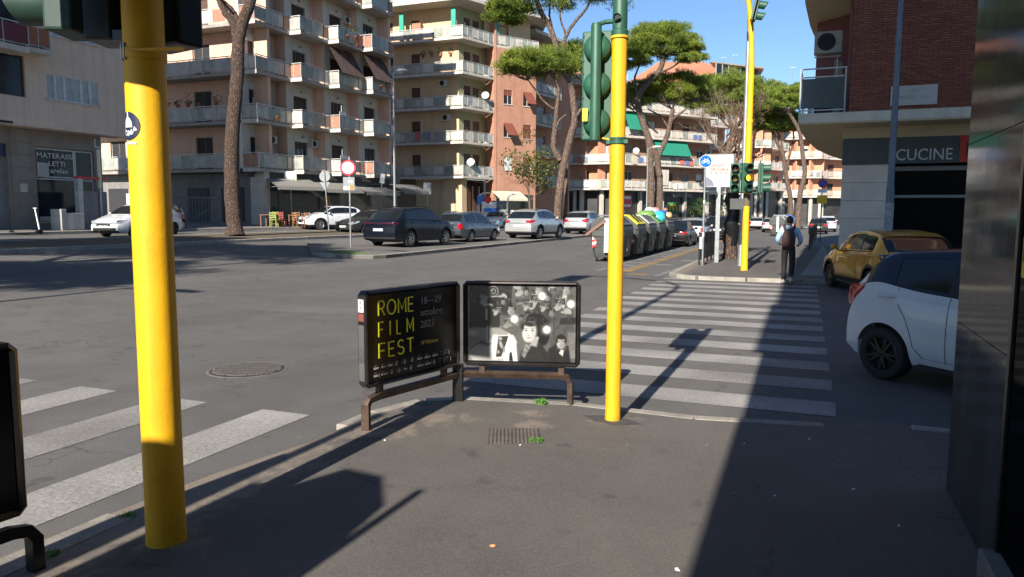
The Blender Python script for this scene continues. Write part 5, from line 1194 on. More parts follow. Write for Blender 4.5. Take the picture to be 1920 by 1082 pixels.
# ================================================================ buildings
class Fr:
    """facade frame: a runs left to right seen from outside, b runs inwards, z up (relative to the building's root)"""
    def __init__(s, root, p, q):
        s.root = root; s.o = Vector((p[0], p[1], 0))-Vector((root.location.x, root.location.y, 0)); d = Vector((q[0]-p[0], q[1]-p[1], 0)); s.L = d.length; s.d = d/s.L
        s.n = Vector((-s.d.y, s.d.x, 0)); s.ang = math.atan2(s.d.y, s.d.x); s.zr = root.location.z
    def pt(s, a, b, z): return s.o+s.d*a+s.n*b+Vector((0, 0, z-s.zr))
    def mat(s, a=0, b=0, z=0): return Matrix.Translation(s.pt(a, b, z)) @ Matrix.Rotation(s.ang, 4, 'Z')
    def box(s, m, a0, a1, b0, b1, z0, z1): return m.mbox(s.mat(), a0, a1, b0, b1, z0, z1)
    def put(s, name, me, mt, parent, a, b, z): return link(name, me, mt, parent, s.pt(a, b, z), (0, 0, s.ang))
CACHE = {}
def cached(key, fn):
    if key not in CACHE: CACHE[key] = fn()
    return CACHE[key]
def unit_box(w_, d_, h_, key=None):
    k = ('b', round(w_, 3), round(d_, 3), round(h_, 3)); return cached(k, lambda: MB().box(0, w_, 0, d_, 0, h_).mesh('piece'))
def wall(fr, parent, a0, a1, z0, z1, b, mt, holes=(), rev=.18, name='wall', thick=.25):
    xs = sorted({a0, a1}|{min(max(h[0], a0), a1) for h in holes}|{min(max(h[1], a0), a1) for h in holes}); zs = sorted({z0, z1}|{h[2] for h in holes}|{h[3] for h in holes})
    m = MB(); inh = lambda x, z: any(h[0] < x < h[1] and h[2] < z < h[3] for h in holes)
    for i in range(len(xs)-1):
        j = 0
        while j < len(zs)-1:
            if inh((xs[i]+xs[i+1])/2, (zs[j]+zs[j+1])/2): j += 1; continue
            k = j
            while k+1 < len(zs)-1 and not inh((xs[i]+xs[i+1])/2, (zs[k+1]+zs[k+2])/2): k += 1
            m.add([fr.pt(xs[i], b, zs[j]), fr.pt(xs[i+1], b, zs[j]), fr.pt(xs[i+1], b, zs[k+1]), fr.pt(xs[i], b, zs[k+1])], [(0, 1, 2, 3)]); j = k+1
    for h in holes:
        q = [(h[0], h[2]), (h[1], h[2]), (h[1], h[3]), (h[0], h[3])]
        for (x0, y0), (x1, y1) in zip(q, q[1:]+q[:1]): m.add([fr.pt(x0, b, y0), fr.pt(x0, b+rev, y0), fr.pt(x1, b+rev, y1), fr.pt(x1, b, y1)], [(0, 1, 2, 3)])
        m.add([fr.pt(q[0][0], b+rev+.12, q[0][1]), fr.pt(q[1][0], b+rev+.12, q[1][1]), fr.pt(q[2][0], b+rev+.12, q[2][1]), fr.pt(q[3][0], b+rev+.12, q[3][1])], [(0, 1, 2, 3)])
    m.add([fr.pt(a0, b, z1), fr.pt(a1, b, z1), fr.pt(a1, b+thick, z1), fr.pt(a0, b+thick, z1)], [(0, 1, 2, 3)])
    for a in (a0, a1): m.add([fr.pt(a, b, z0), fr.pt(a, b+thick, z0), fr.pt(a, b+thick, z1), fr.pt(a, b, z1)], [(0, 1, 2, 3)])
    return m.build(name, mt, parent)
FRW = M('window_frame_white', (.62, .62, .6), .5); FRB = M('window_frame_brown', (.08, .04, .025), .6); PANE = M('window_pane', (.022, .027, .032), .12, var=.4, vs=.8, spec=.25)
CURT = M('curtained_pane', (.28, .29, .28), .3, var=.3, vs=2, coat=.5)
SHBR = M('shutter_brown', (.11, .06, .045), .6, var=.15); SHDK = M('shutter_dark', (.028, .027, .03), .6, var=.2); SHWH = M('shutter_white', (.6, .6, .57), .6); SHGR = M('shutter_grey', (.22, .22, .21), .6); SHRD = M('shutter_red_brown', (.2, .06, .04), .6)
def frame_me(w_, h_, mull):
    def f():
        m = MB(); t = .055
        m.box(0, w_, 0, .06, 0, t); m.box(0, w_, 0, .06, h_-t, h_); m.box(0, t, 0, .06, t, h_-t); m.box(w_-t, w_, 0, .06, t, h_-t)
        for i in range(1, mull): m.box(w_*i/mull-t*.5, w_*i/mull+t*.5, 0, .06, t, h_-t)
        return m.mesh('window')
    return cached(('f', round(w_, 2), round(h_, 2), mull), f)
def slats_me(w_, h_, p=.06):
    def f():
        m = MB(); n = max(3, int(h_/p)); 
        for i in range(n):
            z = h_*i/n; q = h_/n; m.add([(0, .012, z), (w_, .012, z), (w_, 0, z+q*.5), (0, 0, z+q*.5), (w_, .012, z+q), (0, .012, z+q)], [(0, 1, 2, 3), (3, 2, 4, 5)])
        return m.mesh('roller_shutter')
    return cached(('s', round(w_, 2), round(h_, 2), p), f)
def window(fr, parent, a, z, w_, h_, b, style='shutter', sh=None, frm=None, mull=2, rev=.18, part=1.0):
    """window set in a reveal; `part` = how far the roller shutter is down"""
    o = fr.put('window', frame_me(w_, h_, mull), frm or FRW, parent, a, b+rev-.06, z)
    def kid(name, me, mt, x, y, zz): return link(name, me, mt, o, (x, y, zz))
    if part < 1: kid('pane', unit_box(w_-.02, .01, h_-.02), CURT if style == 'curtain' else PANE, .01, .035, .01)
    if part > 0: kid('roller_shutter', slats_me(w_-.06, h_*part-.03), sh or SHBR, .03, -.01, h_*(1-part)+.015)
    return o
def ac_unit(fr, parent, a, z, b, s=.8):
    m = MB(); m.box(0, s, -.32, 0, 0, s*.7); o = fr.put('air_conditioner', m.mesh('ac'), M('ac_white', (.5, .5, .47), .6, dirt=.25), parent, a, b, z)
    m = MB(); m.lathe([(0, -.33), (s*.27, -.33), (s*.28, -.322)], 16, (s*.38, 0, s*.35), 'y'); m.build('fan_grille', DARK, o); return o
def dish(fr, parent, a, z, b, r=.35, ang=0.0):
    m = MB(); r *= .85; m.lathe([(0, .12), (r*.5, .09), (r*.85, .035), (r, 0)], 22, (0, 0, 0), 'y'); o = link('satellite_dish', m.mesh('d', True, 80), M('dish_white', (.6, .6, .58), .5), parent, fr.pt(a, b, z), (R_(-18), 0, ang-0))
    m = MB(); m.bar((0, .09, 0), (0, .3, -.25), .03, .03); m.bar((0, 0, -r*.9), (0, -.32, -.05), .015, .015); m.build('dish_arm', GALV, o); return o
GP = M('balcony_glass_grey', (.36, .36, .32), .45, var=.3, vs=1.5, streak=.35); GPG = M('balcony_glass_green', (.27, .29, .25), .45, var=.3, vs=1.2, streak=.35); GPW = M('balcony_panel_pale', (.52, .48, .42), .6, var=.15, vs=2, streak=.3); GPO = M('balcony_panel_rust', (.35, .17, .11), .7)
RAILM = M('rail_pale_metal', (.45, .45, .43), .5, .3); SLABM = M('balcony_slab_white', (.52, .48, .42), .75, var=.08, vs=2, streak=.3); SLABG = M('balcony_slab_grey', (.32, .30, .265), .8, var=.12, vs=2, streak=.4)
def balcony(fr, parent, a0, a1, b0, b1, z, t=.2, slab=SLABM, rail='glass', pan=.85, panm=None, h=1.0, ends=(1, 1), hmat=RAILM, gap=.06, mixp=None, front=True, endp=None):
    """slab from b0 (front edge, negative = outwards) to b1 with railing on the open edges"""
    m = MB(); fr.box(m, a0, a1, b0, b1, z, z+t); o = m.build('balcony', slab, parent)
    zt = z+t; R = []
    if front: R.append((a0, b0+.05, a1, b0+.05))
    if ends[0]: R.append((a0+.04, b1, a0+.04, b0+.05))
    if ends[1]: R.append((a1-.04, b0+.05, a1-.04, b1))
    for (x0, y0, x1, y1) in R:
        A = fr.pt(x0, y0, zt); B = fr.pt(x1, y1, zt); L = (B-A).length
        if L < .2: continue
        u = (B-A)/L; ang = math.atan2(u.y, u.x); n = max(1, round(L/pan)); w_ = L/n
        m = MB(); up = Vector((0, 0, 1)); m.bar(A+up*h, B+up*h, .05, .05); m.bar(A+up*.1, B+up*.1, .03, .03)
        for i in range(n+1): m.bar(A+u*(w_*i), A+u*(w_*i)+up*h, .035, .035)
        if rail == 'bars':
            k = int(L/.13)
            for i in range(k+1): m.bar(A+u*(L*i/max(k, 1))+up*.1, A+u*(L*i/max(k, 1))+up*h, .012, .012)
        m.build('handrail', hmat, o)
        if rail == 'glass':
            me = unit_box(w_-.05, .02, h-.22)
            for i in range(n):
                pm = panm or GP
                if mixp: pm = mixp[(i*7+int(z*3)) % len(mixp)]
                if endp and (x0, y0) != (a0, b0+.05): pm = endp
                link('railing_panel', me, pm, o, A+u*(w_*i+.025)+up*.14, (0, 0, ang))
        if rail == 'solid':
            m = MB(); m.bar(A+up*.45, B+up*.45, .1, .9); m.build('parapet', slab, o)
    return o
def pot(fr, parent, a, b, z, s=.16, flower=None):
    m = MB(); m.lathe([(s*.5, 0), (s*.75, s*1.1), (s*.85, s*1.1), (s*.85, s*1.3), (0, s*1.3)], 12); o = fr.put('flower_pot', m.mesh('pot', True), M('terracotta', (.35, .13, .07), .8), parent, a, b, z)
    m = MB()
    for _ in range(60):
        p = Vector((random.gauss(0, s*.8), random.gauss(0, s*.8), s*1.3+abs(random.gauss(0, s*1.2)))); m.add([p+Vector((random.gauss(0, .05), random.gauss(0, .05), random.gauss(0, .05))) for _ in range(3)], [(0, 1, 2)])
    m.build('plant', BL, o); return o

# ---------------------------------------------------------------- grey-beige building at far left with the mattress shop
LB_C = M('render_grey_beige', (.66, .52, .41), .85, var=.07, vs=1.2, streak=.35, bump=.12, bs=60); LB_S = M('shopfront_stone', (.25, .215, .18), .7, var=.18, vs=1.5, streak=.4, dirt=.2)
lb = thing('apartment_building', 'grey-beige building at far left with the mattress shop and roller shutter', 'building', (-33.5, 29.3, gz(-34)))
f = Fr(lb, (-33.5, 2), (-33.5, 29.3)); yy = lambda y: y-2
zb_ = gz(-34)
UH = [(yy(24.9), yy(27.7), 7.1, 8.3), (yy(24.9), yy(27.7), 10.1, 11.4), (yy(24.9), yy(27.7), 13.2, 14.5), (yy(18.5), yy(23.9), 7.0, 8.85), (yy(18.5), yy(23.9), 10.2, 12), (yy(10), yy(15), 7.0, 8.85), (yy(10), yy(15), 10.2, 12)]
wall(f, lb, 0, 27.3, 5.95, 17.5, 0, LB_C, UH, rev=.2)
for (a0, a1, z0, z1) in UH:
    if a1-a0 < 3:
        w5 = (a1-a0)
        for i, (q0, q1) in enumerate(((0, .17), (.17, .34), (.34, .66), (.66, .83), (.83, 1))): window(f, lb, a0+w5*q0, z0, w5*(q1-q0)-.01, z1-z0, 0, 'curtain', mull=1, part=0, rev=.1)
        m = MB(); f.box(m, a0-.08, a1+.08, -.07, .05, z0-.07, z0); m.build('sill', SLABM, lb)
    else:
        w5 = a1-a0
        for i in range(4): window(f, lb, a0+w5*i/4, z0, w5/4-.03, z1-z0, 0, 'dark', frm=FRB, mull=1, part=0 if i % 2 else .3, sh=SHDK, rev=.16)
m = MB(); f.box(m, 0, 27.3, .02, 1.1, 5.7, 5.94); m.build('soffit', LB_C, lb)
m = MB(); m.add([f.pt(27.3, 0, 5.95), f.pt(27.3, 12, 5.95), f.pt(27.3, 12, 17.5), f.pt(27.3, 0, 17.5)], [(0, 1, 2, 3)]); m.build('side_wall', LB_C, lb)
m = MB(); f.box(m, -.2, 27.5, -.35, 12, 17.5, 17.9); m.build('roof', SLABG, lb)
for zc in (9.05, 12.2): 
    o = balcony(f, lb, yy(10), yy(23.4), -1.1, 0, zc-.25, .25, SLABM, 'glass', 1.1, M('burgundy_cloth', (.14, .035, .045), .85, var=.15), ends=(1, 0)); balcony(f, lb, yy(23.4), yy(24.6), -.9, 0, zc-.1, .2, SLABM, 'glass', .6, M('brick_red_panel', (.3, .12, .07), .8), ends=(1, 1))
GH = [(yy(24.8), yy(28.0), 1.25, 4.9), (yy(19.8), yy(23.45), .8, 4.9), (yy(12), yy(18), .8, 4.9)]
wall(f, lb, 0, 26.4, zb_-.1, 5.7, .9, LB_S, GH, rev=.25)
m = MB(); m.add([f.pt(26.4, .9, zb_-.1), f.pt(26.4, 12, zb_-.1), f.pt(26.4, 12, 5.8), f.pt(26.4, .9, 5.8)], [(0, 1, 2, 3)]); m.build('side_wall', LB_S, lb)
for k in range(1, 8): # stone courses
    m = MB(); f.box(m, yy(23.6), yy(24.7), .875, .9, zb_+k*.6, zb_+k*.6+.57); m.build('stone_course', LB_S, lb)
m = MB(); f.box(m, yy(19.8), yy(23.45), 1.0, 1.12, 4.35, 4.9); m.build('sign_fascia', M('fascia_navy', (.02, .02, .07), .4), lb)
o = f.put('roller_shutter', slats_me(3.65, 3.55, .12), SHGR, lb, yy(19.8), 1.1, .8)
window(f, lb, yy(24.82), 3.45, 2.1, 1.4, .9, frm=FRW, mull=1, part=0, rev=.2); window(f, lb, yy(26.95), 3.45, 1.0, 1.4, .9, frm=FRW, mull=1, part=0, rev=.2)
window(f, lb, yy(24.82), 1.3, 2.1, 2.1, .9, frm=FRW, mull=1, part=0, rev=.2); window(f, lb, yy(26.95), 1.3, 1.0, 2.1, .9, frm=FRW, mull=1, part=0, rev=.2)
SGN = M('shop_lettering', (.6, .6, .57), .6)
for s_, z, sz, al, x in (('MATERASSI', 4.5, .34, 'CENTER', yy(25.88)), ('LETTI', 4.12, .32, 'CENTER', yy(25.95)), ('arelan', 3.78, .34, 'CENTER', yy(26.05))):
    text(s_, sz, SGN, lb, f.mat(x, .985, z) @ Matrix.Rotation(PI/2, 4, 'X'), ext=.003, sx=1.15, bold=.004)
m = MB(); f.box(m, yy(24.9), yy(25.5), .97, .985, 3.5, 4.15); m.build('poster', M('notice_white', (.42, .42, .4), .6), lb)
m = MB(); f.box(m, yy(24.9), yy(27.9), .99, 1.0, 1.3, 1.55); m.build('window_band', SLABM, lb)
m = MB(); f.box(m, yy(23.95), yy(24.3), .86, .875, 2.7, 3.1); m.build('meter_plate', SLABM, lb)
m = MB(); f.box(m, yy(22.3), yy(23.2), .0, .02, 5.75, 5.85); m.build('vent', DARK, lb)

# ---------------------------------------------------------------- pink building with stepped grey balconies
PK = M('render_pink', (.66, .44, .32), .85, var=.06, vs=1.2, streak=.2, bump=.1, bs=60); PKG = M('render_warm_grey', (.58, .53, .44), .85, var=.06, vs=1.4, streak=.25)
pk = thing('apartment_building', 'pink and grey apartment block with stepped glass-fronted balconies above the cafe', 'building', (-32.9, 38.7, gz(-34)))
PZ = [4.45, 7.55, 10.65, 13.75, 16.85, 19.95]
P = [(-32.9, 38.7), (-32.0, 42.1), (-31.15, 45.25), (-30.3, 48.3), (-29.45, 51.3)]
fl_ = Fr(pk, (-50, 38.7), (-32.9, 38.7)); WB = -1.3
# left face, long balconies
LH = []
for k, z in enumerate(PZ[:-1]):
    for a in (2.5, 6.6, 10.6): LH.append((a, a+1.5, z+.25, z+2.45))
wall(fl_, pk, 0, 16.9, PZ[0], 20.5, 1.3, PK, LH)
for (a0, a1, z0, z1) in LH: window(fl_, pk, a0, z0, a1-a0, z1-z0, 1.3, sh=SHDK if random.random() < .7 else SHBR, part=random.choice((1, 1, .5, .15)))
for k, z in enumerate(PZ[:-1]):
    balcony(fl_, pk, 0, 15.75, 0, 1.3, z, .2, SLABG, 'glass', 1.05, GP, ends=(0, 0), mixp=[GP, GP, GP, GPG] if k != 3 else [GPO, GPW])
    if k == 1:
        for a in (9.3, 10.3, 11.2, 12.2, 13.6): pot(fl_, pk, a, .12, z+1.22, .2)
for i, (px_, py_) in enumerate(P[:-1]):
    nx, ny = P[i+1]; fb = Fr(pk, (px_, py_), (px_, ny)); L = ny-py_
    H_ = []
    for k, z in enumerate(PZ[:-1]):
        H_.append((.75, 2.25, z+.22, z+2.3))
    w0 = 1.3 if i == 0 else .0
    wall(fb, pk, .0, L-.002, PZ[0], 20.5, 1.3, PKG, H_)
    for k, (a0, a1, z0, z1) in enumerate(H_):
        cur = (k+i) % 5
        window(fb, pk, a0, z0, a1-a0, z1-z0, 1.3, sh=SHDK, frm=FRW if cur in (1, 3) else FRB, mull=3, part={0: 1, 1: .25, 2: 1, 3: .4, 4: 1}[cur])
        m = MB(); fb.box(m, a0-.15, a1+.15, 1.26, 1.3, z1+.0, z1+.42); m.build('shutter_box', PKG if k % 2 else M('pale_panel', (.5, .5, .47), .8), pk)
        m = MB(); m.lathe([(.08, 0), (.0, .12)], 8, fb.pt((a0+a1)/2, 1.2, z1+.28), 'z'); m.build('lamp', DARK, pk)
    # pink step wall between this bay and the next, facing the camera
    fs = Fr(pk, (px_-1.3, ny), (nx-1.3, ny)); m = MB(); fs.box(m, -.22, fs.L-.006, -.012, .3, PZ[0]+.001, 20.49); m.build('wall', PK, pk)
    m = MB(); fb.box(m, L-.32, L-.003, 1.27, 1.299, PZ[0]+.002, 20.48); m.build('pilaster', PK, pk)
    for k, z in enumerate(PZ[:-1]):
        balcony(fb, pk, .0, L-.55, 0, 1.3, z, .2, SLABG, 'glass', .62, None, ends=(1, 0), mixp=[GP, GPG, GP, GPG, GP], endp=[GPO, GP, GPW][(i+k) % 3])
        m = MB(); fb.box(m, -.03, -.002, -.02, 1.3, z-.02, z+.24); m.build('slab_edge', SLABM, pk)
        balcony(fb, pk, L-.55, L-.0, 0, 1.3, z, .2, SLABG, 'glass', .6, None, ends=(0, 0), mixp=[GPO, GPW, GPO])
        if i in (2, 3) and k == 2:   # brown drop awnings
            m = MB(); m.add([fb.pt(.0, .9, z+3.0), fb.pt(L-.1, .9, z+3.0), fb.pt(L-.1, -.25, z+1.05), fb.pt(.0, -.25, z+1.05), fb.pt(0, .9, z+2.97), fb.pt(L-.1, .9, z+2.97), fb.pt(L-.1, -.28, z+1.05), fb.pt(.0, -.28, z+1.05)], [(0, 1, 2, 3), (4, 7, 6, 5), (3, 2, 6, 7)]); m.build('awning', M('awning_brown', (.10, .062, .05), .9, var=.1), pk)
            for q in (.33, .66): m = MB(); m.bar(fb.pt(L*q, .88, z+3.0), fb.pt(L*q, -.27, z+1.07), .03, .03); m.build('awning_seam', DARK, pk)
        if (i, k) in ((0, 1),): pot(fb, pk, 1.9, .15, z+.2, .3)
        if (i, k) in ((2, 3), (3, 2)): pot(fb, pk, 1.2, .3, z+.2, .45); pot(fb, pk, 2.1, .3, z+.2, .5)
        if (i, k) in ((0, 0), (1, 0), (2, 3)): ac_unit(fb, pk, 2.3, z+2.0, 1.3, .75)
        if i == 2 and k in (0, 1): m = MB(); m.tube(fb.pt(.3, .1, z+1.2), fb.pt(.3, .1, z+1.9), .02); m.bar(fb.pt(.1, .1, z+1.2), fb.pt(.9, .1, z+1.25), .03, .5); m.build('drying_rack', FRW, pk)
    if i == 3:
        m = MB(); m.add([fb.pt(L, -.02, PZ[0]), fb.pt(L, 6, PZ[0]), fb.pt(L, 6, 20.5), fb.pt(L, -.02, 20.5)], [(0, 1, 2, 3)])
m = MB(); m.prism([(-17.5+0, 0), (-.2, .0), (.7, 3.2), (1.6, 6.4), (2.5, 9.4), (3.2, 12.8), (-17.5, 12.8)], 20.3-gz(-34), 20.7-gz(-34)); m.build('roof', SLABM, pk)
m = MB(); fe2 = Fr(pk, (-44, 52.0), (-31.2, 52.0)); fe2.box(m, 0, 12.6, -.1, .1, .8, 20.4); m.build('back_wall', PK, pk)
# penthouse storey in cream
m = MB(); m.prism([(-17, 2.5), (-1.6, 2.5), (1.0, 12), (-17, 12)], 20.7-gz(-34), 24-gz(-34)); m.build('penthouse', M('render_cream', (.66, .56, .4), .85, var=.06, streak=.2), pk)
# ground floor: travertine piers, dark shop recess
TRV = M('travertine', (.48, .44, .38), .6, var=.12, vs=1.5, streak=.25)
g0 = gz(-34)
for k in range(6):
    m = MB(); m.mbox(Matrix.Translation((-1.2, .5, .12+k*.56)), 0, 1.15, 0, .2, 0, .545); m.build('stone_panel', TRV, pk)
m = MB(); m.box(-1.1, -.2, .6, 1.2, 0, 3.6); m.build('pier', TRV, pk)
for i, (a, b_) in enumerate(((0, .8), (.7, 4.2), (1.5, 7.4), (2.3, 10.4))):
    m = MB(); m.box(a-1.4, a-1.0, b_+.4, b_+.9, 0, 3.7); m.build('pier', TRV, pk)
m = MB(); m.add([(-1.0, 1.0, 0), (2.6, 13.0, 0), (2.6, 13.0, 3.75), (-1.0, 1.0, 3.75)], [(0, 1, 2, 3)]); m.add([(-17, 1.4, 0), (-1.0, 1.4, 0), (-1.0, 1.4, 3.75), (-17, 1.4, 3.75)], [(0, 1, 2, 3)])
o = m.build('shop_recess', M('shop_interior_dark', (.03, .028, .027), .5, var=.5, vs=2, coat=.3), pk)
m = MB(); m.box(-17, -1.2, .9, 1.3, 0, 3.55); m.build('base_wall', M('base_grey', (.2, .19, .18), .8, var=.2, streak=.4), pk)
for a in (-14.5, -11, -7, -4): m = MB(); m.box(a, a+1.9, .85, .9, .3, 2.6); m.build('garage_door', SHDK, pk)
m = MB(); m.add([(-1.0, -.05, 3.25), (2.9, 12.9, 3.25), (2.9, 12.9, 3.75), (-1.0, -.05, 3.75)], [(0, 1, 2, 3)]); m.build('fascia', M('fascia_dark', (.05, .05, .055), .6), pk)
# cafe awnings, each a thing of its own
AW = M('awning_grey', (.20, .19, .17), .85, var=.08, vs=2)
def awning(label, x, y, w_, dpt, z, drop, ang, mt=AW, val=True):
    t = thing('awning', label, 'awning', (x, y, z), R_(ang)); m = MB()
    n = 8
    for i in range(n):
        a0, a1 = w_*i/n, w_*(i+1)/n; m.add([(a0, 0, 0), (a1, 0, 0), (a1, -dpt, -drop), (a0, -dpt, -drop), (a0, 0, -.03), (a1, 0, -.03), (a1, -dpt, -drop-.03), (a0, -dpt, -drop-.03)], [(0, 3, 2, 1), (4, 5, 6, 7)])
    m.build('canopy', mt, t)
    if val:
        m = MB(); n = 16
        for i in range(n):
            a0, a1 = w_*i/n, w_*(i+1)/n; m.add([(a0, -dpt, -drop), (a1, -dpt, -drop), (a1, -dpt-.02, -drop-.2), ((a0+a1)/2, -dpt-.03, -drop-.26), (a0, -dpt-.02, -drop-.2)], [(0, 1, 2, 3, 4)])
        m.build('valance', mt, t)
    m = MB()
    for a in (.05, w_-.05): m.bar((a, 0, -.6), (a, -dpt, -drop-.03), .04, .04)
    m.build('arm', GALV, t); return t
awning('sagging grey cafe awning left of the map sign', -33.3, 39.6, 3.4, 1.7, 4.05, .55, 68)
awning('grey cafe awning between the map sign and the road sign backs', -32.0, 42.9, 3.3, 1.6, 3.9, .5, 70)
awning('grey awning over the dark shop behind the no-entry sign', -30.9, 46.2, 3.2, 1.6, 3.7, .4, 71)
awning('grey awning at the right end of the pink building ground floor', -29.7, 49.4, 2.6, 1.7, 4.0, .55, 72)
# cafe tables and chairs
WOODC = M('chair_wood', (.20, .10, .05), .6, var=.25, vs=9); GRC = M('chair_lime', (.24, .31, .06), .6); ORC = M('chair_orange', (.27, .13, .055), .6); RDC = M('chair_red', (.3, .06, .05), .6)
def cafe_chair(mt, label, x, y, rz, group='wooden cafe chairs on the pavement'):
    t = thing('cafe_chair', label, 'chair', (x, y, gz(x)+.12), R_(rz), group)
    m = MB(); m.box(-.21, .21, -.2, .2, .44, .48); m.build('seat', mt, t)
    for sx_ in (-1, 1):
        for sy, h_ in ((-1, .44), (1, .95)): m = MB(); m.bar((sx_*.19, sy*.18, 0), (sx_*.19, sy*(.18 if h_ < .5 else .22), h_), .04, .04); m.build('leg', mt, t)
    for z in (.6, .74, .88): m = MB(); m.box(-.19, .19, .19, .215, z-.035, z+.035); m.build('back_slat', mt, t)
    for z in (.2,): m = MB(); m.bar((-.19, -.18, z), (.19, -.18, z), .03, .03); m.build('stretcher', mt, t)
def cafe_table(label, x, y):
    t = thing('cafe_table', label, 'table', (x, y, gz(x)+.12), R_(10), 'wooden cafe tables'); m = MB(); m.box(-.42, .42, -.38, .38, .72, .76); m.build('tabletop', WOODC, t)
    for a in (-1, 1):
        for b_ in (-1, 1): m = MB(); m.box(a*.36-.03, a*.36+.03, b_*.32-.03, b_*.32+.03, 0, .72); m.build('leg', WOODC, t)
tabs = [(-31.6, 37.9), (-31.0, 39.9), (-30.9, 41.9), (-32.0, 39.2)]
for (x, y), l in zip(tabs, ('cafe table nearest the big pine trunk', 'cafe table right of the lime chairs', 'cafe table close to the white SUV', 'cafe table against the travertine pier')): cafe_table(l, x, y)
cafe_chair(GRC, 'lime green cafe chair in front of the first table', -30.95, 37.6, 200); cafe_chair(GRC, 'lime green cafe chair behind the first table', -31.9, 38.8, 20)
cc = [(WOODC, -31.2, 38.7, 90, 'brown cafe chair right of the lime chair'), (ORC, -30.5, 39.3, 170, 'orange-brown cafe chair at the second table'), (WOODC, -31.5, 40.4, 0, 'brown cafe chair behind the second table'), (ORC, -30.5, 40.5, 190, 'orange-brown cafe chair between the second and third table'),
      (WOODC, -30.2, 41.3, 200, 'brown cafe chair in front of the third table'), (RDC, -31.1, 38.3, 30, 'dark red cafe chair near the pine'), (WOODC, -30.3, 42.4, 120, 'brown cafe chair beside the third table'), (ORC, -31.4, 42.3, 10, 'orange-brown cafe chair behind the third table'),
      (WOODC, -29.7, 39.6, 150, 'brown cafe chair standing alone in front nearest the road'), (WOODC, -29.5, 38.9, 60, 'second brown cafe chair standing alone near the road'), (RDC, -32.3, 39.9, 45, 'dark red cafe chair by the pier')]
for mt, x, y, rz, l in cc: cafe_chair(mt, l, x, y, rz)
sn = thing('menu_totem', 'narrow orange menu totem behind the white SUV', 'sign', (-31.9, 44.6, gz(-32)+.12)); m = MB(); m.box(-.15, .15, -.06, .06, 0, 2.1); m.build('totem_body', M('totem_orange', (.7, .25, .03), .5), sn, bevel=.02); m = MB(); m.box(-.2, .2, -.15, .15, 0, .08); m.build('foot', DARK, sn)

# ---------------------------------------------------------------- yellow and orange corner block
YW = M('render_yellow', (.60, .44, .27), .85, var=.07, vs=1.2, streak=.25, bump=.1, bs=60); OW = M('orange_brick_tile', (.44, .225, .15), .85, var=.10, vs=2, streak=.4, bump=.15, bs=80); GYW = M('render_olive', (.36, .36, .22), .85, var=.08)
yb = thing('apartment_building', 'yellow corner block with long balconies and an orange side wall', 'building', (-28.9, 60.9, gz(-29)))
YZ = [4.95, 8.05, 11.15, 14.2, 17.25]; C1 = (-28.9, 60.9); C2 = (-27.6, 64.9); C3 = (-24.9, 69.1)
f1 = Fr(yb, (-44, 60.9), C1); f2_ = Fr(yb, C1, C2); f3 = Fr(yb, C2, C3)
YH = []
for z in YZ:
    for a, w_ in ((4.9, .95), (6.3, .95), (.8, 1.2), (9.2, .9)): YH.append((a, a+w_, z+(.95 if w_ < .94 or a < 7 else .3), z+2.3))
wall(f1, yb, 0, 14.1, YZ[0], 20.4, 1.25, YW, YH, rev=.15)
for (a0, a1, z0, z1) in YH: window(f1, yb, a0, z0, a1-a0, z1-z0, 1.25, sh=SHBR if random.random() < .6 else SHDK, frm=FRB, part=random.choice((1, 1, 1, .6)), rev=.15)
f1b = Fr(yb, (-29.9, 62.15), (-28.9, 66.0)); H2 = [(.7, 1.7, z+.2, z+2.4) for z in YZ]+[(2.0, 3.1, z+.2, z+2.4) for z in YZ]
wall(f1b, yb, 0, f1b.L+.3, YZ[0], 20.4, 0, GYW, H2)
for (a0, a1, z0, z1) in H2: window(f1b, yb, a0, z0, a1-a0, z1-z0, 0, sh=SHBR, frm=FRW if random.random() < .5 else FRB, mull=2, part=random.choice((1, .3, .0)))
m = MB(); fgx = Fr(yb, (-28.95, 66.1), (-27.55, 64.95)); fgx.box(m, 0, fgx.L, 0, .2, .6, 20.3); m.build('return_wall', OW, yb)
for k, z in enumerate(YZ):
    balcony(f1, yb, 0, f1.L, 0, 1.25, z, .22, SLABM, 'glass', 1.0, None, ends=(0, 0), mixp=[GPG, GP, GPW, GPG, GP, GPW], h=.95)
    balcony(f2_, yb, 0, f2_.L, 0, 1.5, z+.004, .212, SLABM, 'glass', .7, None, ends=(0, 1), mixp=[GP, GPW, GPG, GP, CURT, GPW], h=.95)
    if k in (1, 2): ac_unit(f1, yb, 12.2 if k == 2 else 12.5, z+2.2, 1.25, .85)
    if k in (0, 2): dish(f2_, yb, 2.9 if k == 2 else .9, z+1.5, -.1, .42, R_(15))
    if k == 3:
        for a in (10.5, 11.4, 12.3, 13.3): pot(f1, yb, a, 1.1, z+1.9, .18)
        for a in (8, 9, 9.6): pot(f1, yb, a, .3, z+.3, .22)
for k, z in enumerate(YZ[:2]): m = MB(); f2_.box(m, .0, .0, 0, 0, 0, 0)
OH = []
for k, z in enumerate(YZ):
    OH.append((1.15, 2.15, z+.95, z+2.3))
    OH.append((3.45, 4.45, z+.95, z+2.3))
wall(f3, yb, 0, f3.L, .6, YZ[-1]-.0, 0, OW, [h for h in OH if h[3] < YZ[-1]], rev=.15)
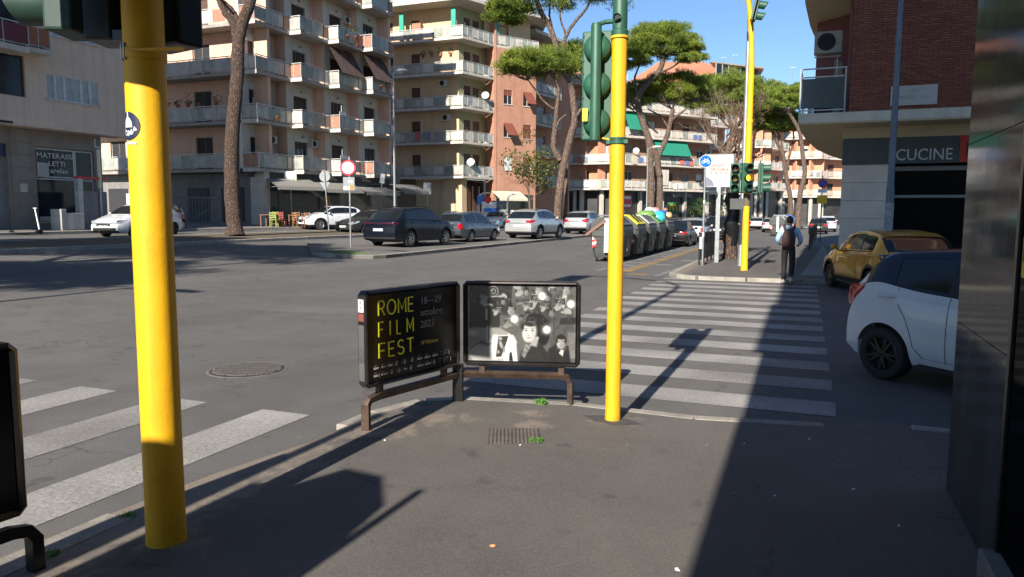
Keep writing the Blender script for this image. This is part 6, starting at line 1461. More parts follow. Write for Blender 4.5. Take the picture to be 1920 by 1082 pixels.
for k, (a0, a1, z0, z1) in enumerate([h for h in OH if h[3] < YZ[-1]]):
    st = k % 8
    window(f3, yb, a0, z0, a1-a0, z1-z0, 0, sh=SHRD if st != 0 else SHWH, frm=SLABM if st else FRW, part={0: .98, 1: .6, 2: .05, 3: 1, 4: .4, 5: .05, 6: 1, 7: 1}[st], rev=.12)
    m = MB(); f3.box(m, a0-.1, a1+.1, -.06, .0, z0-.06, z0); m.build('sill', SLABM, yb)
    if st in (2, 5):
        m = MB(); m.add([f3.pt(a0, .0, z1), f3.pt(a1, 0, z1), f3.pt(a1+.05, -.75, z0+.15), f3.pt(a0-.0, -.75, z0+.15), f3.pt(a0, -.03, z1+.02), f3.pt(a1, -.03, z1+.02), f3.pt(a1+.05, -.78, z0+.17), f3.pt(a0, -.78, z0+.17)], [(0, 1, 2, 3), (4, 7, 6, 5), (3, 2, 6, 7), (0, 3, 7, 4), (1, 5, 6, 2)]); m.build('hinged_shutter', SHRD, yb)
# top storey, terrace with green posts, wide cornice
wall(f3, yb, -.3, f3.L, YZ[-1]+.0, 20.4, 1.0, YW, [(1.2, 2.4, YZ[-1]+.3, 19.6)])
balcony(f3, yb, 0, f3.L+.3, 0, 1.1, YZ[-1]+.008, .204, SLABM, 'glass', .7, None, ends=(0, 0), mixp=[GP, GPW, GPG], h=.95)
TEAL = M('teal_screen', (.02, .30, .22), .6)
for fr2, a in ((f1, 13.9), (f1, 8.6), (f3, .2)): m = MB(); fr2.box(m, a, a+.45, .1, .3, YZ[-1]+.3, 20.0); m.build('teal_post', TEAL, yb)
m = MB(); f1.box(m, 9.6, 10.5, .7, 1.1, YZ[-1]+.22, YZ[-1]+1.9); m.build('terrace_cabinet', M('cabinet_brown', (.3, .16, .1), .7), yb)
rr_ = yb.location; rel = lambda x, y: (x-rr_.x, y-rr_.y)
top = [rel(-44, 60.0), rel(-28.4, 60.1), rel(-26.7, 64.3), rel(-23.7, 69.4), rel(-27, 76), rel(-44, 76)]
m = MB(); m.prism(top, 20.4-rr_.z, 20.65-rr_.z); m.build('cornice', SLABM, yb)
m = MB(); m.prism([rel(-44, 60.8), rel(-29, 60.9), rel(-27.6, 64.5), rel(-25, 69), rel(-28, 76), rel(-44, 76)], 20.65-rr_.z, 21.7-rr_.z); m.build('parapet', SLABM, yb)
m = MB(); m.prism([rel(-44, 63), rel(-31, 63), rel(-29.5, 66), rel(-31, 74), rel(-44, 74)], 21.7-rr_.z, 24.6-rr_.z); m.build('penthouse', M('render_cream_yellow', (.68, .55, .3), .85, streak=.2), yb)
m = MB(); m.prism([rel(-44, 61.8), rel(-30, 61.8), rel(-28.4, 66), rel(-30, 75), rel(-44, 75)], 24.6-rr_.z, 24.85-rr_.z); m.build('roof', SLABM, yb)
# body behind and ground floor
m = MB(); m.prism([rel(-44, 62.5), rel(-29.9, 62.5), rel(-28.6, 66.2), rel(-26.6, 66.6), rel(-24.9, 69.2), rel(-28, 76), rel(-44, 76)], -.2, .0+.1); m.build('plinth', OW, yb)
m = MB(); f1.box(m, 0, 9.5, 1.2, 1.4, .6, YZ[0]); m.build('ground_wall', M('ground_olive_brown', (.2, .15, .09), .8, var=.15), yb)
m = MB(); f1.box(m, 12.6, 14.4, 1.0, 1.5, .6, YZ[0]); f1b.box(m, -.2, .5, -.5, .3, .6, YZ[0]); m.build('ground_pier', YW, yb)
m = MB(); f1.box(m, 9.5, 12.6, 1.3, 1.5, .6, YZ[0]); m.build('ground_wall', YW, yb)
m = MB(); f1b.box(m, .5, f1b.L+.6, .3, .5, .6, YZ[0]); m.build('shopfront', M('shop_dark_glass', (.02, .02, .022), .15, coat=.8, var=.6, vs=1), yb)
for a in (1.2, 2.2, 3.2): m = MB(); f1b.box(m, a, a+.12, .2, .3, .6, YZ[0]-.6); m.build('shop_mullion', RAILM, yb)
m = MB(); f3.box(m, -.3, f3.L+.1, -.0, .1, .5, .9); m.build('base_strip', SLABG, yb)
m = MB(); f3.box(m, .3, 4.7, -.02, .05, 1.0, 3.6); m.build('shopfront', MATS['shop_dark_glass'], yb)
awning('cream awning over the shop at the orange wall', -27.6, 64.4, 3.2, 1.4, 3.9, .7, 55, M('awning_cream', (.55, .5, .38), .85))
# dark gap wing with dishes right of the orange wall
gw_ = thing('apartment_building', 'recessed orange wing with small balconies and satellite dishes right of the orange wall', 'building', (-24.9, 70.0, gz(-25)))
Q0 = surv(1003, 228, 75); Q1 = surv(1056, 232, 80); fg = Fr(gw_, (Q0.x, Q0.y), (Q1.x, Q1.y)); GZ_ = [4.6, 7.7, 10.8, 13.9, 17.0]
GHh = [(a, a+1.0, z+.25, z+2.35) for z in GZ_ for a in (.7, 3.3)]
wall(fg, gw_, -.6, fg.L+4, .4, 19.8, 1.3, OW, GHh); 
for (a0, a1, z0, z1) in GHh: window(fg, gw_, a0, z0, a1-a0, z1-z0, 1.3, sh=SHGR, part=random.choice((1, .4, .1)))
for k, z in enumerate(GZ_):
    balcony(fg, gw_, 0, fg.L*.9, -.1, 1.3, z, .22, SLABM, 'glass', .8, None, ends=(1, 1), mixp=[GPG, GPW, GP])
    if k in (1, 2): dish(fg, gw_, .6, z+1.5, -.25, .45, R_(10)); dish(fg, gw_, 2.9, z+1.1, -.2, .38, R_(10))
    pot(fg, gw_, 1.9, .3, z+.2, .35)
m = MB(); fg.box(m, -.8, fg.L+6, -.5, 6, 19.8, 20.1); m.build('roof', SLABM, gw_)

# ---------------------------------------------------------------- brick blocks across the end of the view
BO = M('brick_orange', (.48, .235, .145), .85, var=.10, vs=1.5, streak=.15, bump=.2, bs=50); BOR = M('brick_orange_bright', (.58, .28, .17), .85, var=.1, vs=1.5, streak=.1, bump=.2, bs=50)
def long_block(label, pts, zs, wallm, wall_b=1.6, ztop=None, panm=(GPW, GPW, GPG, GPW), pan=1.0, winw=1.2, gap=2.6, railing_='glass', ground=None, awn=None, slabm=SLABM, base=(0, 0), topslab=True, dish_=(), door_white=.3, h=.95, side=True):
    t = thing('apartment_building', label, 'building', (pts[0][0], pts[0][1], 0)); ztop = ztop or zs[-1]+3.0
    for si in range(len(pts)-1):
        fr = Fr(t, pts[si], pts[si+1]); wb = wall_b; H_ = []; n = max(1, int(fr.L/gap))
        if fr.L > 1.6:
            for z in zs:
                for i in range(n):
                    a = fr.L*(i+.5)/n-winw/2; dr = (i+int(z)) % 3 != 0; H_.append((a, a+winw, z+(.25 if dr else 1.0), z+2.35))
        wall(fr, t, -.3 if si == 0 else -.4, fr.L+.4, zs[0], ztop, wb, wallm, H_)
        for (a0, a1, z0, z1) in H_: window(fr, t, a0, z0, a1-a0, z1-z0, wb, sh=random.choice((SHGR, SHBR, SHWH, SHBR)), frm=FRW if random.random() < door_white else FRB, part=random.choice((1, 1, .6, .3, .0)))
        for z in zs:
            balcony(fr, t, -.02, fr.L+.02, 0, wb, z+.004*(si % 3), .26-.008*(si % 3), slabm, railing_, pan, None, ends=(side and si == 0, side and si == len(pts)-2), mixp=panm, h=h)
        for i in range(n):
            if random.random() < .35 and fr.L > 3: ac_unit(fr, t, fr.L*(i+.5)/n+.9, random.choice(zs)+1.9, wb, .8)
        for (a, z) in dish_:
            if si == 0: dish(fr, t, a, z, -.1, .45, R_(10))
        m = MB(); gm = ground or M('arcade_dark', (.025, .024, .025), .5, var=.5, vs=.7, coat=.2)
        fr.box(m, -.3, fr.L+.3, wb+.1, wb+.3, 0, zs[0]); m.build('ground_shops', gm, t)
        k = max(1, int(fr.L/3.4))
        for i in range(k+1):
            m = MB(); fr.box(m, fr.L*i/k-.18, fr.L*i/k+.18, wb-.35, wb+.1, 0, zs[0]); m.build('pier', TRV, t)
        m = MB(); fr.box(m, -.5, fr.L+.5, -.5 if topslab else 0, wb+8, ztop+.004*(si % 3), ztop+.3-.004*(si % 3)); m.build('cornice', slabm, t)
    return t
def P2D(px, d_): q = surv(px, 402, d_); return (q.x, q.y)
BZ = [4.6, 7.6, 10.8, 13.9, 17.0]
b3 = long_block('orange brick block with long white balconies facing the filling station', [P2D(1046, 91), P2D(1072, 88.5), P2D(1140, 87), P2D(1171, 88)], BZ, BO, dish_=((.6, 5.6),), gap=2.2)
b3b = long_block('long brick block with green awnings behind the middle pines', [P2D(1171, 88), P2D(1255, 91.5), P2D(1340, 95.5)], BZ[:4], M('brick_brown', (.33, .19, .13), .85, var=.12, vs=1.5), gap=2.4, door_white=.6)
fr = Fr(b3b, P2D(1171, 88), P2D(1255, 91.5))
GA = M('awning_green', (.012, .20, .13), .85, var=.08)
def drop_awning(fr, parent, a0, a1, z0, z1, b0=-.55, n=4):
    for i in range(n):
        x0, x1 = a0+(a1-a0)*i/n+.02, a0+(a1-a0)*(i+1)/n-.02; m = MB(); m.add([fr.pt(x0, .5, z1), fr.pt(x1, .5, z1), fr.pt(x1, b0, z0), fr.pt(x0, b0, z0), fr.pt(x0, .48, z1+.03), fr.pt(x1, .48, z1+.03), fr.pt(x1, b0-.03, z0+.02), fr.pt(x0, b0-.03, z0+.02)], [(0, 1, 2, 3), (4, 7, 6, 5), (3, 2, 6, 7), (0, 3, 7, 4), (1, 5, 6, 2)]); m.build('awning', GA, parent)
drop_awning(fr, b3b, .0, 3.0, 11.7, 13.85); fr2 = Fr(b3b, P2D(1225, 90.2), P2D(1310, 94)); drop_awning(fr2, b3b, .2, 5.6, 8.9, 10.75, n=4)
dish(fr, b3b, 1.4, 9.3, -.2, .45, R_(10)); 
m = MB(); fr2.box(m, .8, 2.3, -.05, .1, 5.3, 7.2); m.build('pale_screen', GPW, b3b)
m = MB(); q = P2D(1262, 89.5); 
MC = thing('restaurant_sign', 'small square green sign with a yellow letter M under the brick block', 'sign', (q[0], q[1], .1), R_(20)); m.box(-.04, .04, -.04, .04, 0, 1.7); m.build('post', BLACKM, MC)
m = MB(); m.box(-.68, .68, -.08, .08, 1.7, 3.1); ms_ = m.build('sign_box', M('sign_deep_green', (.02, .13, .05), .5), MC, bevel=.03)
m = MB()
for sg in (-1, 1): m.path([(sg*.42, -.09, 1.98), (sg*.38, -.09, 2.5), (sg*.29, -.09, 2.82), (sg*.2, -.09, 2.88), (sg*.1, -.09, 2.7), (sg*.02, -.09, 2.1)], .055, 6)
m.build('letter_m', M('sign_arch_yellow', (.85, .55, .02), .5), ms_)
text('Caffè City', .62, M('fascia_lettering', (.3, .3, .3), .6), b3b, Matrix.Translation(Vector((P2D(1279, 90.5)[0], P2D(1279, 90.5)[1], 4.1))-Vector((b3b.location.x, b3b.location.y, 0))) @ Matrix.Rotation(R_(20), 4, 'Z') @ Matrix.Rotation(PI/2, 4, 'X'), sx=.95)
long_block('brown brick block partly hidden behind the bare tree', [P2D(1310, 102), P2D(1368, 106), P2D(1396, 105)], [4.6, 7.7, 10.8, 13.9], BO, gap=2.6, door_white=.8)
b4 = long_block('orange brick block with white-framed windows right of the mast', [P2D(1392, 111), P2D(1412, 110), P2D(1441, 110), P2D(1443, 112), P2D(1474, 115)], [5.4, 8.5, 11.6, 14.7], BOR, wall_b=1.2, gap=2.0, door_white=.9, railing_='glass')
b5 = long_block('orange brick block with curved white balconies at far right', [P2D(1456, 121), P2D(1468, 119), P2D(1536, 117), P2D(1552, 119), P2D(1640, 122)], [4.5, 7.55, 10.6, 13.7], BOR, gap=3.0, panm=(GPW, M('balcony_panel_peach', (.5, .3, .22), .8), GPW))
def cloths(fr, parent, a, b, z, n=3):
    for i in range(n):
        w_, h_ = random.uniform(.4, .8), random.uniform(.5, .9); m = MB(); cols = [((.55, .55, .57), 'white'), ((.10, .16, .32), 'blue'), ((.5, .12, .1), 'red'), ((.45, .4, .3), 'cream'), ((.2, .22, .22), 'grey')]; c = random.choice(cols)
        k = 5
        for j in range(k): m.add([(w_*j/k, .02*math.sin(j*2), 0), (w_*(j+1)/k, .02*math.sin(j*2+2), 0), (w_*(j+1)/k, .02*math.sin(j*2+3)-.02, -h_), (w_*j/k, .02*math.sin(j*2+1)-.02, -h_)], [(0, 1, 2, 3)])
        fr.put('laundry', m.mesh('laundry'), M('cloth_'+c[1], c[0], .9), parent, a+i*.85, b, z)
for fr_x, par, spots in ((Fr(b3b, P2D(1171, 88), P2D(1255, 91.5)), b3b, ((1.0, 8.55), (3.2, 5.5))), (Fr(b3b, P2D(1255, 91.5), P2D(1340, 95.5)), b3b, ((1.5, 8.6), (3.6, 11.7), (.5, 5.6))), (Fr(b5, P2D(1468, 119), P2D(1536, 117)), b5, ((1.2, 5.5), (3.0, 8.5))), (f1, yb, ((10.2, 9.2), (6.5, 12.3))), (Fr(b3, P2D(1072, 88.5), P2D(1140, 87)), b3, ((.6, 8.5), (2.2, 5.6)))):
    for a, z in spots: cloths(fr_x, par, a, -.08, z, random.choice((2, 3)))
for fr_x, par, spots in ((Fr(b3b, P2D(1171, 88), P2D(1255, 91.5)), b3b, ((.6, 4.9), (1.5, 4.9), (2.5, 4.9), (3.4, 4.9), (4.2, 7.9), (.9, 11.1))), (Fr(b3b, P2D(1255, 91.5), P2D(1340, 95.5)), b3b, ((.8, 4.9), (1.8, 4.9), (3.0, 4.9), (4.1, 8.0), (2.0, 11.1))), (f1, yb, ((7.2, 8.3), (8.8, 8.3), (11, 5.2), (12.1, 17.5), (9, 11.4), (10, 11.4))), (f2_, yb, ((1.0, 17.5), (2.5, 11.4), (3.0, 8.3))), (Fr(b3, P2D(1072, 88.5), P2D(1140, 87)), b3, ((1.0, 4.9), (2.4, 4.9), (3.4, 8.0)))):
    for a, z in spots: pot(fr_x, par, a, .35, z, random.uniform(.22, .38))
# hip roof and glazed attic above the pines
hr_ = thing('roof_house', 'terracotta hip-roofed attic with a glazed loft rising above the pines', 'building', (*P2D(1290, 108), 19))
o = Vector(hr_.location); q = lambda px, py, d_: surv(px, py, d_)-o
ROOFT = M('terracotta_tiles', (.50, .20, .11), .8, var=.18, vs=.8, bump=.5, bs=3)
m = MB(); A_, B_, C_, D_ = q(1170, 158, 104), q(1345, 142, 108), q(1318, 116, 116), q(1235, 116, 118); m.add([A_, q(1262, 160, 102), C_, D_], [(0, 1, 2, 3)]); m.add([q(1262, 160, 102), q(1440, 165, 112), q(1405, 147, 120), C_], [(0, 1, 2, 3)]); m.build('roof', ROOFT, hr_)
m = MB(); m.add([q(1262, 160, 102), q(1440, 165, 112), q(1440, 215, 112), q(1262, 215, 102)], [(0, 3, 2, 1)]); m.add([q(1170, 158, 104), q(1262, 160, 102), q(1262, 215, 102), q(1170, 215, 104)], [(0, 3, 2, 1)]); m.build('wall', BO, hr_)
m = MB(); m.add([q(1440, 160, 112), q(1500, 178, 122), q(1500, 185, 122), q(1440, 172, 112)], [(0, 1, 2, 3)]); m.add([q(1400, 146, 112), q(1440, 160, 112), q(1500, 178, 122), q(1460, 165, 126)], [(0, 1, 2, 3)]); m.build('roof', ROOFT, hr_)
p0, p1 = q(1342, 146, 108), q(1421, 152, 114)
m = MB(); m.add([p0, p1, p1+Vector((0, 0, 1.6)), p0+Vector((0, 0, 2.1))], [(0, 1, 2, 3)]); m.build('loft_wall', PANE, hr_)
for i in range(8): r = p0.lerp(p1, i/7); m = MB(); m.bar(r, r+Vector((0, 0, 2.1-.5*i/7)), .14, .14); m.build('mullion', SLABG, hr_)
m = MB(); m.add([p0+Vector((-.9, -.9, 2.15)), p1+Vector((.9, -.9, 1.65)), p1+Vector((0, 6, 1.9)), p0+Vector((-1, 6, 2.6)), p0+Vector((-.9, -.9, 2.35)), p1+Vector((.9, -.9, 1.85)), p1+Vector((0, 6, 2.1)), p0+Vector((-1, 6, 2.8))], [(0, 1, 2, 3), (4, 5, 6, 7), (0, 1, 5, 4), (1, 2, 6, 5), (3, 0, 4, 7)]); m.build('loft_roof', SLABG, hr_)
for px, py, h_ in ((1292, 110, 4), (1377, 118, 1.8), (1356, 120, 1.6), (1483, 180, 5)):
    p = q(px, py+22, 116); m = MB(); m.tube(p, p+Vector((0, 0, h_+1.5)), .05, n=5); m.bar(p+Vector((-.4, 0, h_+1.2)), p+Vector((.4, 0, h_+1.2)), .03, .03); m.build('antenna', GALV, hr_)
# filling station kit in front of the orange wall
def pump(label, px, d_, h_, w_, mt, red=False):
    p = surv(px, 402, d_); t = thing('fuel_pump', label, 'fuel pump', (p.x, p.y, gz(p.x)+.1), R_(22)); m = MB(); m.box(-w_/2, w_/2, -.25, .25, 0, h_*.62); m.build('cabinet', mt, t, bevel=.02)
    m = MB(); m.box(-w_/2+.05, w_/2-.05, -.27, -.25, h_*.35, h_*.55); m.build('display', DARK, t); m = MB(); m.box(-w_/2, w_/2, -.2, .2, h_*.72, h_); m.build('head', mt, t, bevel=.02)
    m = MB(); m.bar((-w_*.4, 0, h_*.6), (-w_*.4, 0, h_*.75), .06, .06); m.bar((w_*.4, 0, h_*.6), (w_*.4, 0, h_*.75), .06, .06); m.build('stanchion', GALV, t)
PWH = M('pump_white', (.6, .6, .58), .5); PBL = M('pump_blue', (.02, .15, .5), .4)
for l, px, d_, h_, w_ in (('white fuel pump left of the autumn tree', 944, 60, 1.5, .7), ('white fuel pump below the autumn tree', 966, 60, 1.5, .8), ('white fuel pump right of the autumn tree', 1006, 60, 1.4, .6), ('wide white fuel pump near the big pine trunk', 1022, 60, 1.4, 1.0)): pump(l, px, d_, h_, w_, PWH)
p = surv(917, 402, 60); t = thing('price_totem', 'blue and white filling station totem with a red top', 'sign', (p.x, p.y, gz(p.x)+.1), R_(22)); m = MB(); m.box(-.6, .6, -.15, .15, 0, 2.1); tb = m.build('totem_body', PWH, t, bevel=.03)
m = MB(); m.add([(-.6, -.16, .2), (.6, -.16, .2), (.6, -.16, 1.2), (-.6, -.16, .7)], [(0, 1, 2, 3)]); m.box(-.45, .6, -.165, -.155, 1.3, 1.6); m.build('blue_panel', PBL, tb); m = MB(); m.ell((-.1, -.1, 2.25), (.3, .12, .3), 16, 10); m.build('red_ball', RED, tb, smooth=True); m = MB(); m.box(-.95, -.5, -.1, .1, 1.9, 2.6); m.build('blue_panel', PBL, tb)
p = surv(932, 402, 61); t = thing('vending_machine', 'grey-blue cabinet beside the blue and white totem', 'cabinet', (p.x, p.y, gz(p.x)+.1), R_(22)); m = MB(); m.box(-.6, .6, -.4, .4, 0, 2.2); m.build('cabinet_body', M('cabinet_slate', (.08, .11, .15), .5), t, bevel=.03); m = MB(); m.box(-.5, .5, -.42, -.4, .4, 1.9); m.build('cabinet_front', GPG, t)
for px, d_, lab in ((897, 60, 'white curved-top lamp left of the blue totem'), (951, 60, 'white swan-neck lamp above the fuel pumps')):
    p = surv(px, 402, d_); t = thing('forecourt_lamp', lab, 'lamp', (p.x, p.y, gz(p.x)+.1), R_(22)); m = MB(); m.path([(0, 0, 0), (0, 0, 2.1), (.08, 0, 2.5), (.3, 0, 2.72), (.75, 0, 2.78)], [.08, .07, .07, .07, .06], 8); m.build('pole', PWH, t, smooth=True); m = MB(); m.box(.4, .95, -.12, .12, 2.75, 2.83); m.build('lamp_head', PWH, t)
p = surv(1171, 402, 75); t = thing('shop_sign', 'red and white sign on a thin post just right of the central yellow pole', 'sign', (p.x, p.y, gz(p.x)+.1), R_(22)); m = MB(); m.tube((0, 0, 0), (0, 0, 2.4), .05, n=8); m.build('post', GALV, t); m = MB(); m.box(-.7, .7, -.06, .06, 1.9, 3.3); o2 = m.build('sign_box', M('sign_pink_red', (.55, .08, .1), .5), t); m = MB(); m.box(-.6, .6, -.075, -.06, 2.9, 3.15); m.box(-.6, .6, -.075, -.06, 2.1, 2.35); m.build('sign_strip', WHITE, o2)

# ---------------------------------------------------------------- red-brown brick corner building with the CUCINE shop
cb = thing('apartment_building', 'dark red brick corner building in shade above the CUCINE kitchen shop', 'building', (1.14, 24.1, 0)); CBX = -.17
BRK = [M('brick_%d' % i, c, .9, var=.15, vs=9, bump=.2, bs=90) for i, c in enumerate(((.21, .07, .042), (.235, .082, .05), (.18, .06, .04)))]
MORT = M('mortar_dark', (.12, .05, .036), .95); CON = M('concrete_warm', (.56, .51, .41), .8, var=.08, vs=1.5, streak=.35); PLUM = M('render_plum', (.17, .065, .06), .85, var=.1)
fr = Fr(cb, (1.18, 22.9), (14, 22.9)); ft = Fr(cb, (1.14, 24.1), (14, 24.1))
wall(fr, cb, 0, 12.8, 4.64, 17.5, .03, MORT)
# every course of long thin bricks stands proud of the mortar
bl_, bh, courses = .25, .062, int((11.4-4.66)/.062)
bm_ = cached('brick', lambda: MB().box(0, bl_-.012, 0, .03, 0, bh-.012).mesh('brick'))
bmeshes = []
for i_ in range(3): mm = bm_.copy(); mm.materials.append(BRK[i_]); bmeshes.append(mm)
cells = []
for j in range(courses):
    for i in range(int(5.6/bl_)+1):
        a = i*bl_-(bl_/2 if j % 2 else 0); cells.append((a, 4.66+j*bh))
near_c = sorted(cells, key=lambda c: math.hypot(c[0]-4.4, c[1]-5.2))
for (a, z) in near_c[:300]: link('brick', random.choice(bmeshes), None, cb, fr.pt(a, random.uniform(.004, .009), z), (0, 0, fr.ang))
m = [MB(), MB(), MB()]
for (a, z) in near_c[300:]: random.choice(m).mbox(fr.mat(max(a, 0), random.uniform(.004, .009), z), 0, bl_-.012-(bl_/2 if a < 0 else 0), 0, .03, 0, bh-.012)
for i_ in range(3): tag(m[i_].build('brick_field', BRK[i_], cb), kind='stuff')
m = MB(); fr.box(m, 0, .001, .03, 5, 4.78, 17.5)
m = MB(); fr.box(m, -.0, .12, .03, 2.1, 4.78, 17.5); m.build('corner_wall', PLUM, cb)
# slab band and curved projecting soffit
slabp = [(-.12, 22.78), (14, 22.78), (14, 30), (3.0, 42), (2.2, 39.5), (1.7, 38), (1.07, 35.2), (.47, 31.7), (.07, 27.4), (-.08, 24.6)]
def at_cb(P_): return [(x-1.14, y-24.1) for x, y in P_]
SOF = M('soffit_ochre_grey', (.48, .41, .27), .85, var=.08, vs=1.5, streak=.1)
m = MB(); m.prism(at_cb(slabp), 4.38, 4.64); m.build('floor_slab', CON, cb)
m = MB(); m.prism(at_cb([(x+.02, y+.02) for x, y in slabp]), 4.34, 4.38); m.build('soffit', SOF, cb)
m = MB(); m.prism(at_cb([(x, y) for x, y in slabp]), 8.1, 8.38); m.build('floor_slab', SOF, cb); m = MB(); m.prism(at_cb(slabp), 11.6, 11.9); m.build('floor_slab', SOF, cb)
m = MB(); m.prism(at_cb([(.0, 22.8), (14, 22.8), (14, 44), (3.5, 44), (1.8, 38.2), (.5, 31.7), (.1, 27)]), 17.5, 17.9); m.build('roof', CON, cb)
fw = Fr(cb, (.35, 25.9), (1.3, 25.3)); 
m = MB(); m.prism(at_cb([(.30, 27.0), (1.3, 26.2), (1.3, 26.5), (3, 44), (2.2, 40), (.75, 31.7)]), 4.78, 17.5); m.build('balcony_wall', PLUM, cb)
m = MB(); m.mbox(Matrix.Translation((-.30, 2.3, 4.85)), 0, .55, 0, .05, 0, 1.9); o = m.build('balcony_door', SLABG, cb)
m = MB(); m.mbox(Matrix.Translation((-.22, 2.27, 4.95)), 0, .4, 0, .03, 0, 1.7); m.build('pane', CURT, o)
# AC unit on the balcony wall
m = MB(); m.box(-.92, -.14, .6, .95, 6.65, 7.3); o = m.build('air_conditioner', M('ac_cream', (.34, .34, .31), .6, dirt=.2), cb, bevel=.02)
m = MB(); m.lathe([(0, .585), (.24, .585), (.26, .6)], 20, (-.58, 0, 6.98), 'y'); m.build('fan_grille', DARK, o)
m = MB(); m.bar((-.9, .9, 6.6), (-.15, .9, 6.6), .04, .04); m.path([(-.25, .9, 6.6), (-.25, .9, 4.9)], .015, 5); m.build('ac_bracket', GALV, o)
fbk = Fr(cb, (-.1, 22.95), (1.14, 22.95))
m = MB(); z0 = 4.64
for z in (z0+.1, z0+1.02, z0+1.25): m.bar(fbk.pt(0, 0, z), fbk.pt(1.2, 0, z), .035, .035)
for a in (0, 1.17): m.bar(fbk.pt(a, 0, z0), fbk.pt(a, 0, z0+1.25), .035, .035)
pr_ = [Vector((x-1.14, y-24.1, 0)) for x, y in ((-.1, 22.95), (-.06, 24.6), (.1, 27.4), (.5, 31.7))]
for a, b_ in zip(pr_[:-1], pr_[1:]):
    for z in (z0+.1, z0+1.02, z0+1.25): m.bar(a+Vector((0, 0, z)), b_+Vector((0, 0, z)), .035, .035)
m.build('handrail', RAILM, cb)
DG = M('balcony_glass_dark', (.06, .075, .075), .2, coat=.8, var=.2, vs=1)
m = MB(); fbk.box(m, .03, 1.14, -.01, .01, z0+.16, z0+.98); m.build('railing_panel', DG, cb)
for a, b_ in zip(pr_[:-1], pr_[1:]): m = MB(); m.bar(a+Vector((0, 0, z0+.57)), b_+Vector((0, 0, z0+.57)), .02, .82); m.build('railing_panel', DG, cb)
# ground floor
TR2 = M('travertine_shade', (.56, .50, .43), .6, var=.10, vs=1.2, streak=.15)
m = MB(); m.prism(at_cb([(1.16, 24.15), (2.42, 24.15), (2.42, 24.6), (3.5, 44), (2.1, 41)]), .1, 4.34); m.build('pillar_core', TR2, cb)
for j in range(6):
    z = .12+j*.525
    m = MB(); ft.box(m, .0, 1.3, -.0, .05, z, z+.515); m.build('stone_panel', TR2, cb, bevel=.004)
m = MB(); ft.box(m, -.02, 12, -.06, .05, 3.27, 4.02); sgb = m.build('shop_fascia', M('fascia_teal_grey', (.05, .065, .066), .45, var=.1), cb)
m = MB(); ft.box(m, -.02, 12, -.02, .3, 4.02, 4.34); m.build('lintel', SOF, cb)
m = MB(); m.mbox(ft.mat(2.98, -.075, 3.28), 0, .8, 0, .015, 0, .73); m.build('red_panel', M('sign_red_orange', (.42, .035, .02), .45), sgb)
text('CUCINE', .46, M('sign_letter_white', (.5, .52, .52), .5), sgb, ft.mat(2.10, -.065, 3.50) @ Matrix.Rotation(PI/2, 4, 'X'), ext=.012, sx=.86)
text('L', .55, M('sign_letter_dark', (.05, .01, .01), .5), sgb, ft.mat(3.25, -.08, 3.62) @ Matrix.Rotation(PI/2, 4, 'X'), ext=.006, bold=.012)
m = MB(); ft.box(m, .5, 12, .75, .9, .1, 4.5); m.build('back_wall', DARK, cb)
m = MB(); ft.box(m, 1.42, 12, .5, .6, .1, 3.27); m.build('shop_glass', M('shop_window_black', (.006, .006, .007), .05, coat=1), cb)
for (a0, a1, z0, z1) in ((1.3, 1.42, .1, 3.2), (1.42, 12, 3.08, 3.2), (1.42, 12, 2.3, 2.38), (4.4, 4.5, .1, 3.08), (7.4, 7.5, .1, 3.08)): m = MB(); ft.box(m, a0, a1, .3, .42, z0, z1); m.build('shop_frame', M('frame_grey', (.22, .22, .22), .5), cb)
for x, y, z in ((3.2, 25.6, 1.8), (4.0, 26, 1.1)): pass
pq = thing('street_plaque', 'pale marble street-name plaque on the dark brick wall', 'plaque', (2.60, 22.9, 5.02), R_(0)); m = MB(); m.box(-.56, .56, -.035, -.008, -.26, .26); pb_ = m.build('slab', M('marble_plaque', (.42, .41, .37), .5, var=.06), pq)
text('VIA', .12, M('plaque_grey', (.28, .27, .25), .6), pb_, upright(.0, -.037, .12)); text('PIAZZA      BO', .12, MATS['plaque_grey'], pb_, upright(0, -.037, -.05)); 
gpz = thing('street_lamp', 'tall grey lamp post in front of the CUCINE shop fascia', 'street lamp', (2.05, 21.7, .1))
m = MB(); m.path([(0, 0, 0), (0, 0, 2.4), (0, 0, 2.45), (.0, 0, 9.5)], [.10, .10, .085, .06], 14); m.build('pole', M('lamp_post_blue_grey', (.13, .16, .19), .5, .3, var=.15, dirt=.2), gpz, smooth=True)
m = MB(); m.lathe([(.105, 1.0), (.107, 1.01), (.107, 2.0), (.102, 2.01)], 14); m.build('sticker_band', M('old_stickers', (.3, .32, .33), .7, var=.4, vs=9, dirt=.6), gpz)
m = MB(); m.path([(0, 0, 9.4), (.6, 0, 9.8), (1.4, 0, 9.9)], .05, 8); m.box(1.2, 2.0, -.15, .15, 9.85, 10); m.build('lamp_head', GALV, gpz)

cb.location.x += CBX

